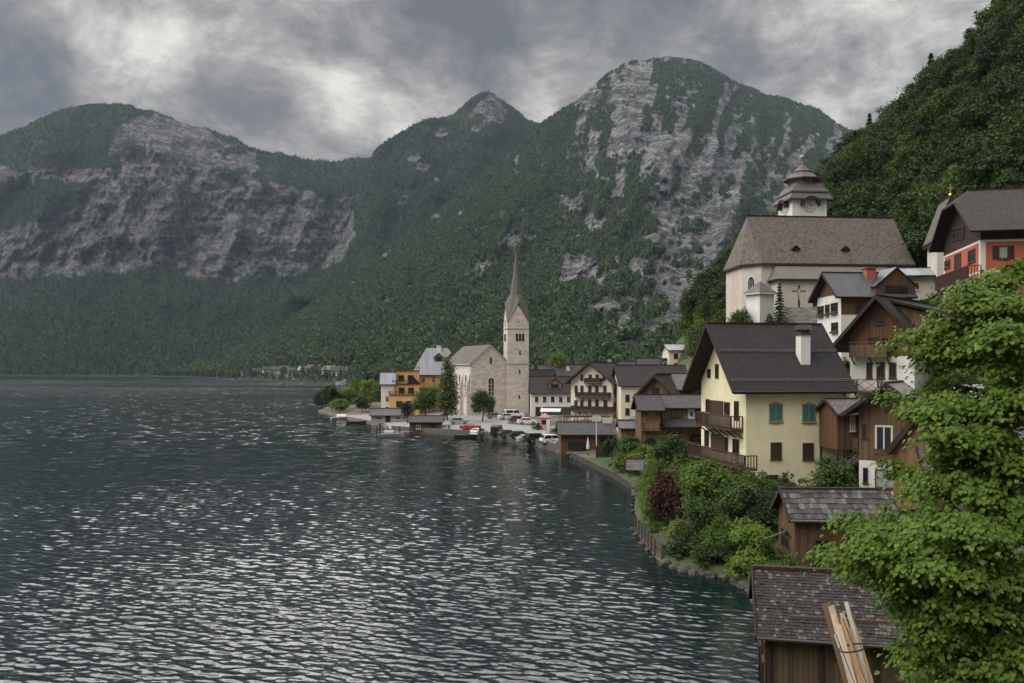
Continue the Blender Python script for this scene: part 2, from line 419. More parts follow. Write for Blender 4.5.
ys = np.concatenate([np.arange(-40, 20, 2.5), np.arange(20, 130, 1.0), np.arange(130, 240, 1.6), np.arange(240, 432, 4.0)])
ss = np.concatenate([[-3.0, -0.35, -0.18, 0.0, 0.3], np.arange(1, 60, 1.0), np.arange(60, 120, 2.0), np.arange(120, 330, 6.0)])
gx = shore(ys)[:, None] + ss[None, :]; gy = np.repeat(ys[:, None], len(ss), 1)
gh = gz(gx, gy) + (fbm(gx * 0.7, gy * 0.7, 3, 3) - 0.5) * 0.3 * sstep(1, 4, ss)[None, :]
gh[:, 0] = -3.0; gh[:, 1] = -1.5; gh[:, 2] = -0.2
def grid_faces(nr, nc):
    i = np.arange(nr - 1)[:, None] * nc + np.arange(nc - 1)[None, :]
    return np.stack([i, i + 1, i + nc + 1, i + nc], -1).reshape(-1, 4)
def ground_mat():
    m = bpy.data.materials.new('ground_cover'); t = NT(m); o = t.obj()
    a = t.noise(o, 0.12, 5, 0.6); b = t.noise(o, 1.1, 6, 0.7); f = t.noise(o, 9, 4, 0.7)
    gr = t.mix(b, (0.035, 0.05, 0.018), (0.085, 0.115, 0.04)); gr = t.mix(t.rng(f, 0.35, 0.7), mul2(gr, t, 0.6), gr)
    so_ = t.mix(f, (0.075, 0.06, 0.045), (0.16, 0.14, 0.115))
    g = t.n('NewGeometry'); sp = t.n('SeparateXYZ'); t.l(g.outputs['Normal'], sp.inputs[0])
    at = t.n('Attribute', attribute_name='veg')
    k = t.math('ADD', t.math('MULTIPLY', t.math('SUBTRACT', b, 0.5), 0.9), at.outputs['Fac'], clamp=True)
    cc = t.mix(t.rng(k, 0.35, 0.6), so_, gr)
    t.pri(cc, 0.95, t.bump(t.math('ADD', f, b), 0.6, 0.12)); return m
def mul2(sock, t, k): return t.mix(1.0, sock, (k, k, k), 'MULTIPLY')
veg = np.where(gy > 128, sstep(8, 22, gh) * sstep(0.2, 1.5, ss)[None, :], 0.8 * sstep(-.3, 0.1, ss)[None, :])
me = np_mesh('ground', np.stack([gx, gy, gh], -1).reshape(-1, 3), grid_faces(*gx.shape), ground_mat(), True, attrs={'veg': veg})
tag(link_mesh('ground', me), kind='structure')

def paving_mat():
    m = bpy.data.materials.new('asphalt'); t = NT(m); o = t.obj()
    a = t.noise(o, 0.25, 5, 0.65); b = t.noise(o, 12, 3, 0.6)
    t.pri(t.mix(t.math('ADD', t.math('MULTIPLY', a, 0.7), t.math('MULTIPLY', b, 0.3)), (0.14, 0.137, 0.135), (0.29, 0.285, 0.28)), 0.9, t.bump(b, 0.3, 0.02)); return m
py_ = np.arange(136, 240, 1.2); ps_ = np.arange(0.35, 30, 1.0)
pxx = shore(py_)[:, None] + ps_[None, :] * np.interp(py_, [136, 150, 175, 200, 240], [0.25, 0.5, 0.8, 1.0, 1.2])[:, None]; pyy = np.repeat(py_[:, None], len(ps_), 1)
me = np_mesh('pavement', np.stack([pxx, pyy, gz(pxx, pyy) + 0.16], -1).reshape(-1, 3), grid_faces(*pxx.shape), paving_mat(), True)
tag(link_mesh('pavement', me), kind='structure')

# ================================================================== LAKE
def water_mat():
    m = bpy.data.materials.new('lake_water'); t = NT(m); o = t.obj()
    def rot(v, a, s):
        nd = t.n('Mapping'); t.put(nd.inputs[0], v); nd.inputs['Rotation'].default_value = (0, 0, a); nd.inputs['Scale'].default_value = s; return nd.outputs[0]
    a = t.noise(rot(o, R(20), (0.55, 1.5, 1)), 1.1, 4, 0.6, 0.3); b = t.noise(rot(o, R(14), (0.9, 2.0, 1)), 3.4, 3, 0.6, 0.2)
    gust = t.noise(t.scale(o, (0.006, 0.03, 1)), 1.0, 4, 0.6, 0.4)
    cd = t.n('CameraData')
    h = t.math('ADD', t.math('MULTIPLY', a, 0.75), t.math('MULTIPLY', b, 0.25))
    st = t.rng(gust, 0.35, 0.62, WAT_B0, WAT_B1)
    nd = t.n('Bump'); t.l(h, nd.inputs['Height']); t.l(st, nd.inputs['Strength']); nd.inputs['Distance'].default_value = 0.05
    fa = t.n('Attribute', attribute_name='distant').outputs['Fac']
    nx = t.n('TexNoise'); t.l(rot(o, R(20), (0.35, 0.85, 1)), nx.inputs['Vector']); nx.inputs['Scale'].default_value = 0.9; nx.inputs['Detail'].default_value = 3; nx.inputs['Roughness'].default_value = 0.6
    sv_ = t.n('VectorMath', operation='MULTIPLY_ADD'); t.l(nx.outputs['Color'], sv_.inputs[0]); sv_.inputs[1].default_value = (0.85, 1.15, 0); sv_.inputs[2].default_value = (-.425, -.575, 0)
    sc2 = t.n('VectorMath', operation='SCALE'); t.l(sv_.outputs[0], sc2.inputs[0]); t.l(fa, sc2.inputs['Scale'])
    nn = t.vmath('NORMALIZE', t.vmath('ADD', nd.outputs[0], sc2.outputs[0]))
    p = t.pri((0.0035, 0.0095, 0.011), t.n('Attribute', attribute_name='ripple').outputs['Fac'], nn, 0.5)
    p.inputs['IOR'].default_value = 1.333
    return m
pyr = np.concatenate([np.arange(900, 696, -2.0), np.arange(696, 560, -0.27), np.arange(560, 400, -0.22), np.arange(400, 382, -0.3), np.arange(382, 374.5, -0.4)])
Dr = HC * F / (pyr - HY)
pc = np.concatenate([np.arange(-260, -30, 6.0), np.arange(-30, 780, 1.45), np.arange(780, 1120, 8.0)])
wx = (pc[None, :] - 512) / F * Dr[:, None]; wy = np.repeat(Dr[:, None], len(pc), 1)
dr = np.abs(np.gradient(Dr))
wz = np.zeros_like(wx); ddx = np.zeros_like(wx); ddy = np.zeros_like(wx)
wr = random.Random(11); WV = []
for i in range(110):
    lam = 0.26 * (1.7 / 0.26) ** wr.random(); th = R(68) + wr.gauss(0, R(22))
    WV.append((lam, th, lam ** 1.0 * (0.5 + wr.random()) * math.exp(-((math.log(lam / 0.58)) ** 2) / 1.3), wr.random() * 6.283))
for i in range(14): WV.append((2.4 * (7.0 / 2.4) ** wr.random(), R(70) + wr.gauss(0, R(16)), 0.05 * (0.6 + wr.random()), wr.random() * 6.283))
k_ = WAVE / math.sqrt(sum((a * 2 * math.pi / l) ** 2 / 2 for l, t_, a, p in WV))      # WAVE = rms slope
lost = np.zeros_like(wx)
for lam, th, amp, ph in WV:
    amp *= k_; kx, ky = math.cos(th) * 2 * math.pi / lam, math.sin(th) * 2 * math.pi / lam
    fade = sstep(1.8, 4.0, lam / (dr * abs(math.sin(th)) + 1e-6))[:, None] * sstep(1.8, 4.0, lam / (1.45 / F * Dr * abs(math.cos(th)) + 1e-6))[:, None]
    fade = np.maximum(fade, 0.9 * sstep(800, 250, Dr)[:, None])
    A = kx * wx + ky * wy + ph
    wz += fade * amp * np.sin(A); ddx += fade * amp * math.cos(th) * np.cos(A) * 0.75; ddy += fade * amp * math.sin(th) * np.cos(A) * 0.75
    lost += (1 - fade ** 2) * (amp * 2 * math.pi / lam) ** 2 / 2
pat = 0.55 + 0.9 * fbm(wx / 16, wy / 22, 3, 9)
gustf = 0.35 + 0.85 * sstep(0.36, 0.55, fbm(wx / 420 + 3 + wy / 500, wy / 190, 4, 23)); gustf = 1 + (gustf - 1) * sstep(260, 600, wy)
lee = (0.38 + 0.62 * sstep(0.5, 13.0, shore(wy) - wx)) * gustf
wz *= pat * lee; ddx *= pat * lee; ddy *= pat * lee
wrough = np.sqrt(np.clip(np.sqrt(2 * lost) * lee * WAT_R, 0.0012, 0.6))
V = np.stack([wx + ddx, wy + ddy, wz], -1).reshape(-1, 3)
me = np_mesh('lake_water', V, grid_faces(*wx.shape), water_mat(), True, attrs={'ripple': wrough, 'distant': sstep(70, 190, wy) * lee})
tag(link_mesh('lake_water', me), kind='structure')

# ================================================================== MOUNTAINS
def mountain_mat(rock, tint):
    m = bpy.data.materials.new('mountain_side'); t = NT(m); o = t.obj()
    at = t.n('Attribute', attribute_name='rock').outputs['Fac']; md = t.n('Attribute', attribute_name='meadow').outputs['Fac']
    f1 = t.noise(o, 0.011, 8, 0.68); f2 = t.noise(t.scale(o, (1, 1, 0.30)), 0.022, 8, 0.7); st = t.noise(t.scale(o, (0.25, 0.25, 2.2)), 0.018, 8, 0.68, 0.6)
    fine = t.noise(o, 0.10, 6, 0.7)
    fin2 = t.noise(t.scale(o, (1, 1, 0.45)), 0.055, 8, 0.78)
    k = t.math('ADD', t.math('MULTIPLY', f2, 0.22), t.math('ADD', t.math('MULTIPLY', st, 0.22), t.math('ADD', t.math('MULTIPLY', fine, 0.20), t.math('MULTIPLY', fin2, 0.36))))
    k = t.math('MULTIPLY_ADD', t.math('SUBTRACT', k, 0.5), 3.0, 0.50)
    rc = t.ramp(k, [(0.36, mul(rock, 0.16)), (0.45, mul(rock, 0.65)), (0.53, mul(rock, 1.15)), (0.64, mul(rock, 2.0))])
    rc = t.mix(t.rng(f1, 0.4, 0.65), rc, t.mix(1.0, rc, tint, 'MULTIPLY'))
    wv = t.n('VectorMath', operation='MULTIPLY_ADD'); nz_ = t.n('TexNoise'); t.l(o, nz_.inputs['Vector']); nz_.inputs['Scale'].default_value = 0.02; nz_.inputs['Detail'].default_value = 5
    t.l(nz_.outputs['Color'], wv.inputs[0]); wv.inputs[1].default_value = (70, 70, 70); t.l(o, wv.inputs[2])
    for vs_, vw, vd in ((0.010, 0.05, 0.45), (0.028, 0.07, 0.5), (0.07, 0.10, 0.6)):
        vo = t.n('TexVoronoi', feature='DISTANCE_TO_EDGE'); t.l(t.scale(wv.outputs[0], (1, 1, 0.28)), vo.inputs['Vector']); vo.inputs['Scale'].default_value = vs_
        rc = t.mix(t.rng(vo.outputs['Distance'], 0.0, vw, vd, 0.0), rc, mul(rock, 0.12))
    g = t.mix(t.noise(o, 0.03, 6, 0.7), (0.012, 0.022, 0.014), (0.035, 0.055, 0.024))
    g = t.mix(md, g, t.mix(fine, (0.05, 0.085, 0.025), (0.11, 0.15, 0.05)))
    kk = t.math('ADD', at, t.math('MULTIPLY', t.math('SUBTRACT', t.math('ADD', t.math('MULTIPLY', fine, 0.5), t.math('MULTIPLY', f1, 0.5)), 0.5), 1.5))
    t.pri(t.mix(t.rng(kk, 0.42, 0.58), g, rc), 0.95, t.bump(t.math('ADD', t.math('MULTIPLY', k, 1.0), t.math('MULTIPLY', fine, 0.4)), 0.9, 14.0)); return m

def blobs(px, py, L):
    p = np.zeros_like(px)
    for a, b, rx, ry, w_ in L: p = p + w_ * np.exp(-(((px - a) / rx) ** 2 + ((py - b) / ry) ** 2))
    return p
class Mountain: pass
def mountain(name, px0, px1, step, rows, base, sky_pts, ridge, prof, rockfn, meadowfn, amp, seed, mat_, tree_top=True):
    pc = np.arange(px0, px1 + 0.1, step); T = np.linspace(0, 1, rows) ** 0.9
    D0 = np.interp(pc, [a for a, b, c in base], [b for a, b, c in base]); z0 = np.interp(pc, [a for a, b, c in base], [c for a, b, c in base])
    py0 = HY + (HC - z0) * F / D0
    sky_ = np.interp(pc, [a for a, b in sky_pts], [b for a, b in sky_pts])
    sky_ = sky_ + (fbm(pc / 14, pc * 0 + seed, 4, seed) - 0.5) * 7
    D1 = np.interp(pc, [a for a, b in ridge], [b for a, b in ridge])
    PX = np.repeat(pc[None, :], rows, 0); PY = py0[None, :] + (sky_ - py0)[None, :] * T[:, None]
    pf = np.interp(T, [a for a, b in prof], [b for a, b in prof])
    DD = D0[None, :] + (D1 - D0)[None, :] * pf[:, None]
    env = np.sin(np.clip(T, 0, 1) * math.pi)[:, None] ** 0.6 * np.clip((D1 - D0) / 900, 0, 1)[None, :]
    nz = (ridged(PX / 70 + 0.35 * PY / 70, PY / 120, 5, seed) - 0.62) * 2.2 + (fbm(PX / 22, PY / 26, 5, seed + 20) - 0.5) * 1.1 + (ridged(PX / 24 - 0.2 * PY / 24, PY / 60, 4, seed + 40) - 0.6) * 0.55
    rk = rockfn(PX, PY)
    strata = np.abs(((PY + 9 * fbm(PX / 60, PY / 60, 3, seed + 7)) / 13.0) % 1 - 0.5)
    DD = DD - env * amp * (nz + 0.07 * rk * (strata - 0.25) * 2 + 0.08 * rk * (ridged(PX / 9 + PY / 30, PY / 16, 4, seed + 3) - 0.6) * 2 + 0.08 * rk * (ridged(PX / 3.5, PY / 5, 2, seed + 4) - 0.6) * 2)
    x = (PX - 512) / F * DD; z = HC - (PY - HY) / F * DD
    s = Mountain(); s.PX, s.PY, s.DD, s.X, s.Z, s.rock, s.pc, s.T = PX, PY, DD, x, z, rk, pc, T
    s.meadow = meadowfn(PX, PY) if meadowfn else np.zeros_like(PX)
    # the far side falls away behind the ridge
    bx, by, bz = [x], [DD], [z]
    for k in range(1, 6):
        Db = D1 + k * 160; bx.append(((pc - 512) / F * Db)[None, :]); by.append(Db[None, :]); bz.append((z[-1] - k * 90 - 10 * k * k)[None, :])
    GX, GY, GZ = np.vstack(bx), np.vstack(by), np.vstack(bz)
    pad = lambda a: np.vstack([a] + [a[-1:]] * 5)
    me = np_mesh(name, np.stack([GX, GY, GZ], -1).reshape(-1, 3), grid_faces(*GX.shape), mat_, True, attrs={'rock': pad(rk), 'meadow': pad(s.meadow)})
    tag(link_mesh(name, me), kind='structure')
    return s

def rockA(px, py):
    top = np.interp(px, [-260, 0, 60, 100, 120, 150, 200, 250, 270, 300, 345, 400], [225, 226, 218, 178, 118, 113, 126, 150, 172, 188, 195, 200])
    bot = np.interp(px, [-260, 0, 100, 150, 200, 250, 300, 330, 360, 400], [285, 283, 277, 270, 281, 284, 280, 268, 240, 230])
    wob = (fbm(px / 25, py / 25, 4, 31) - 0.5) * 22
    m = sstep(-6, 8, py - top + wob) * sstep(-4, 8, bot - py + wob * 0.7)
    m = np.maximum(m, 0.8 * sstep(160, 170, py + wob * .4) * sstep(186, 176, py + wob * .4) * sstep(115, 95, px))
    led = fbm(px / 45 + py / 90, py / 16, 5, 55); v2 = fbm(px / 24, py / 30, 5, 77)
    m = m * (1 - 0.6 * sstep(0.64, 0.76, led)) * (1 - 0.5 * sstep(0.64, 0.76, v2))
    m = m * (1 - 0.9 * np.exp(-(((px - 300) / 55) ** 2 + ((py - 172) / 15) ** 2))) * (1 - 0.5 * np.exp(-(((px - 185) / 13) ** 2 + ((py - 200) / 28) ** 2)))
    m = m + (fbm(px / 4, py / 4, 3, 21) - 0.5) * 0.9 * sstep(.05, .4, m)
    return np.clip(m, 0, 1)
def rockB(px, py):
    p = blobs(px, py, [(492, 108, 28, 16, .8), (440, 135, 50, 10, .35), (400, 200, 30, 22, .4), (343, 235, 14, 40, .9), (420, 165, 30, 14, .35), (320, 262, 16, 14, .6), (470, 175, 40, 16, .35)])
    return sstep(0.42, 0.62, p + (fbm(px / 16 + py / 30, py / 13, 5, 91) - 0.5) * 1.3)
CB = [(650, 100, 52, 32, .62), (632, 150, 38, 34, .6), (690, 190, 26, 55, .62), (662, 190, 16, 55, .6), (750, 150, 55, 40, .6), (805, 170, 40, 50, .55), (722, 245, 38, 45, .5), (770, 235, 50, 40, .58),
      (600, 150, 22, 40, .35), (582, 267, 38, 13, 1.05), (545, 240, 70, 10, .42), (500, 255, 40, 18, .40), (640, 270, 34, 26, .5), (640, 320, 45, 26, .55), (690, 300, 30, 46, .52), (610, 218, 55, 8, .5),
      (480, 215, 50, 7, .4), (560, 205, 34, 8, .4), (475, 265, 14, 13, .35), (665, 245, 10, 70, .42), (715, 215, 14, 60, .5), (620, 335, 16, 20, .45), (590, 300, 40, 10, .35)]
def rockC(px, py):
    up = sstep(235, 190, py)
    n1 = fbm(px / 9 + py / 36, py / 24, 5, 13); n2 = fbm(px / 17 + py / 60, py / 7, 5, 14)
    n = ((n1 * up + n2 * (1 - up)) - 0.5) * 2.3 + (fbm(px / 45, py / 50, 4, 17) - 0.5) * 0.7
    return sstep(0.42, 0.62, blobs(px, py, CB) * 1.0 + .03 + n + (fbm(px / 4.2, py / 4.2, 3, 19) - 0.5) * 1.1)
def meadC(px, py):
    return np.clip(blobs(px, py, [(592, 312, 22, 14, .9), (425, 362, 26, 7, .9), (330, 352, 60, 4, .5), (250, 366, 50, 4, .6), (650, 300, 12, 20, .4)]) + (fbm(px / 9, py / 5, 4, 3) - .5) * .7, 0, 1)
def meadA(px, py):
    return np.clip(blobs(px, py, [(230, 372, 60, 4, .8), (300, 366, 30, 6, .7), (100, 284, 40, 5, .5), (240, 225, 12, 14, .5)]) + (fbm(px / 9, py / 5, 4, 3) - .5) * .6, 0, 1)

mtA = mountain('mountain', -260, 420, 1.6, 220, [(-260, 1700, -2), (0, 1480, -2), (180, 1350, -2), (420, 1300, -2)],
    [(-260, 190), (-120, 165), (0, 137), (12, 131), (30, 122), (60, 110), (95, 104), (130, 104), (165, 116), (200, 126), (235, 139), (250, 148), (290, 156), (330, 163), (360, 158), (420, 170)],
    [(-260, 2800), (150, 2700), (420, 2900)], [(0, 0), (0.35, 0.50), (0.42, 0.58), (0.85, 0.80), (1, 1)], rockA, meadA, 95, 5,
    mountain_mat((0.128, 0.121, 0.119), (0.85, 0.88, 0.95)))
mtB = mountain('mountain', 290, 640, 2.0, 130, [(290, 1700, 150), (640, 1700, 100)],
    [(290, 300), (306, 283), (326, 262), (344, 236), (356, 196), (364, 168), (375, 148), (400, 131), (430, 119), (455, 113), (466, 103), (472, 97), (482, 91), (492, 92), (503, 99), (515, 109), (525, 119), (545, 124), (640, 140)],
    [(290, 2100), (360, 2500), (640, 3000)], [(0, 0), (1, 1)], rockB, None, 90, 8, mountain_mat((0.14, 0.136, 0.134), (0.85, 0.88, 0.95)))
mtC = mountain('mountain', 150, 1250, 1.6, 250, [(150, 1360, -2), (180, 1290, -2), (250, 950, -2), (330, 690, -1), (420, 470, 0), (520, 440, 2), (700, 430, 5), (1250, 600, 20)],
    [(150, 378), (176, 374), (200, 366), (240, 349), (280, 330), (310, 306), (340, 285), (380, 256), (420, 226), (460, 196), (500, 161), (530, 134), (545, 121), (570, 104), (600, 81), (620, 66), (640, 60), (665, 57), (690, 58),
     (710, 66), (730, 79), (760, 93), (785, 98), (810, 106), (840, 123), (870, 141), (920, 171), (1000, 220), (1100, 280), (1250, 330)],
    [(150, 1380), (200, 1450), (300, 1650), (420, 1850), (545, 2150), (690, 2500), (840, 2600), (1250, 2300)], [(0, 0), (0.25, 0.20), (0.5, 0.44), (0.8, 0.74), (1, 1)], rockC, meadC, 105, 3,
    mountain_mat((0.172, 0.171, 0.170), (0.88, 0.9, 0.97)))

# ------------------------------------------------------------------ forests
def scatter(name, pts, scl, rot, protos):
    """one object: copies of the given tree shapes stood on many points"""
    me = bpy.data.meshes.new(name); n = len(pts)
    me.vertices.add(n); me.vertices.foreach_set('co', np.asarray(pts, np.float32).ravel())
    for an, av in (('scl', scl), ('rot', rot)):
        a = me.attributes.new(an, 'FLOAT', 'POINT'); a.data.foreach_set('value', np.asarray(av, np.float32))
    a = me.attributes.new('pick', 'INT', 'POINT'); a.data.foreach_set('value', rng.integers(0, len(protos), n).astype(np.int32))
    o = link_mesh(name, me)
    ng = bpy.data.node_groups.new('scatter', 'GeometryNodeTree')
    ng.interface.new_socket('Geometry', in_out='INPUT', socket_type='NodeSocketGeometry'); ng.interface.new_socket('Geometry', in_out='OUTPUT', socket_type='NodeSocketGeometry')
    N = ng.nodes.new; L = ng.links.new
    gi = N('NodeGroupInput'); go = N('NodeGroupOutput'); mp = N('GeometryNodeMeshToPoints'); ip = N('GeometryNodeInstanceOnPoints'); g2 = N('GeometryNodeGeometryToInstance')
    for pr in protos:
        oi = N('GeometryNodeObjectInfo'); oi.inputs['Object'].default_value = pr; L(oi.outputs['Geometry'], g2.inputs[0])
    def na(nm, ty):
        k = N('GeometryNodeInputNamedAttribute'); k.data_type = ty; k.inputs[0].default_value = nm; return k.outputs[0]
    cx = N('ShaderNodeCombineXYZ'); L(na('rot', 'FLOAT'), cx.inputs[2])
    L(gi.outputs[0], mp.inputs[0]); L(mp.outputs[0], ip.inputs['Points']); L(g2.outputs[0], ip.inputs['Instance'])
    ip.inputs['Pick Instance'].default_value = True; L(na('pick', 'INT'), ip.inputs['Instance Index'])
    L(cx.outputs[0], ip.inputs['Rotation']); L(na('scl', 'FLOAT'), ip.inputs['Scale']); L(ip.outputs[0], go.inputs[0])
    md = o.modifiers.new('scatter', 'NODES'); md.node_group = ng
    return tag(o, kind='stuff')
def proto(name, me): return bpy.data.objects.new(name, me)

def far_conifer(seed, mat_):
    r = random.Random(seed); b = MB(); z = 0.06; n = 7
    for k in range(5):
        zt = z + 0.34 - 0.02 * k; rad = 0.20 * (1 - k / 5.6) * r.uniform(0.85, 1.15)
        ring = [(rad * r.uniform(0.6, 1.2) * math.cos(6.283 * i / n + k), rad * r.uniform(0.6, 1.2) * math.sin(6.283 * i / n + k), z + r.uniform(-0.02, 0.03)) for i in range(n)]
        for i in range(n): b.poly([ring[i], ring[(i + 1) % n], (0, 0, min(zt, 1.0))])
        z += 0.175
    me = bpy.data.meshes.new('conifer'); me.from_pydata(b.v, [], b.f); me.materials.append(mat_); return proto('conifer_form', me)
def far_broadleaf(seed, mat_):
    r = random.Random(seed); b = MB()
    for i in range(46):
        th = r.uniform(0, 6.283); h = r.uniform(0.15, 1.0); q = 0.30 * math.sin(math.pi * min(1, 0.12 + h * 0.85)) ** 0.7
        c = Vector((q * math.cos(th), q * math.sin(th), h * 0.92)); s = r.uniform(0.11, 0.2)
        u = Vector((r.gauss(0, 1), r.gauss(0, 1), r.gauss(0, 1))).normalized(); v = u.orthogonal().normalized() * s; u = u.cross(v)
        b.poly([c - v, c + u * .7, c + v, c - u * .7])
    me = bpy.data.meshes.new('broadleaf'); me.from_pydata(b.v, [], b.f); me.materials.append(mat_); return proto('broadleaf_form', me)
mc = [leafmat((0.026, 0.049, 0.034), 0.55, 0.0, 2.0), leafmat((0.048, 0.086, 0.034), 0.5, 0.1, 2.0)]
fc = [far_conifer(i, mc[0]) for i in range(7)] + [far_broadleaf(9, mc[1])]
mcc = [leafmat((0.034, 0.060, 0.036), 0.55, 0.0, 2.0), leafmat((0.054, 0.092, 0.040), 0.5, 0.1, 2.0)]
fcc = [far_conifer(i + 30, mcc[0]) for i in range(6)] + [far_broadleaf(9, mcc[1]), far_broadleaf(14, mcc[1])]
fb = [far_broadleaf(20 + i, mc[1]) for i in range(4)]

def wood(m, n, seed, hmin, hmax, thr=0.45):
    r = np.random.default_rng(seed); nr, nc = m.PX.shape
    i = r.integers(0, nr - 1, n); j = r.integers(0, nc - 1, n); fi = r.random(n); fj = r.random(n)
    def at(a): return a[i, j] * (1 - fi) * (1 - fj) + a[i + 1, j] * fi * (1 - fj) + a[i, j + 1] * (1 - fi) * fj + a[i + 1, j + 1] * fi * fj
    x, D, z, rk, md, ppx, ppy = at(m.X), at(m.DD), at(m.Z), at(m.rock), at(m.meadow), at(m.PX), at(m.PY)
    clump = fbm(ppx / 18, ppy / 12, 3, seed)
    keep = (rk < thr * (0.6 + 0.8 * r.random(n))) & (md < 0.35 + 0.5 * r.random(n)) & (z > 2.0) & (r.random(n) < 0.25 + 1.4 * clump)
    keep &= (z < 820 + 160 * r.random(n)) & ~((seed == 3) & (ppx > 238) & (ppx < 352) & (ppy > 369.5 - 2 * r.random(n)) & (r.random(n) < .96))
    dens = np.minimum(1.0, (D / 1500.0) ** -0.0 * np.minimum(1, (D / 800.0) ** 2 + 0.12)); keep &= r.random(n) < dens
    h = (hmin + (hmax - hmin) * r.random(n) ** 1.3) * np.interp(z, [0, 500, 900], [1.0, 0.9, 0.55])
    k = keep; return np.stack([x, D, z - 0.6], -1)[k], h[k], r.random(n)[k] * 6.28
for m_, n_, sd_ in ((mtA, 130000, 1), (mtB, 40000, 2), (mtC, 330000, 3)):
    p_, h_, r_ = wood(m_, n_, sd_, *((8, 15) if sd_ < 3 else (6, 12))); scatter('mountain_forest', p_, h_, r_, fcc if sd_ == 3 else fc)

def far_ground(px_, py_):
    """distance at which the lower slope of the near mountain meets the picture point"""
    j = int(np.argmin(np.abs(mtC.pc - px_))); return float(np.interp(-py_, -mtC.PY[:, j], mtC.DD[:, j]))
# ================================================================== HOUSES
DARKWOOD = planks((0.045, 0.026, 0.018), 0.18, True, 0.5)
FRAME_W = plain((0.62, 0.60, 0.56), 0.6); FRAME_B = plain((0.06, 0.035, 0.022), 0.7); PANE = glass()
GUTTER = plain((0.05, 0.048, 0.047), 0.5)

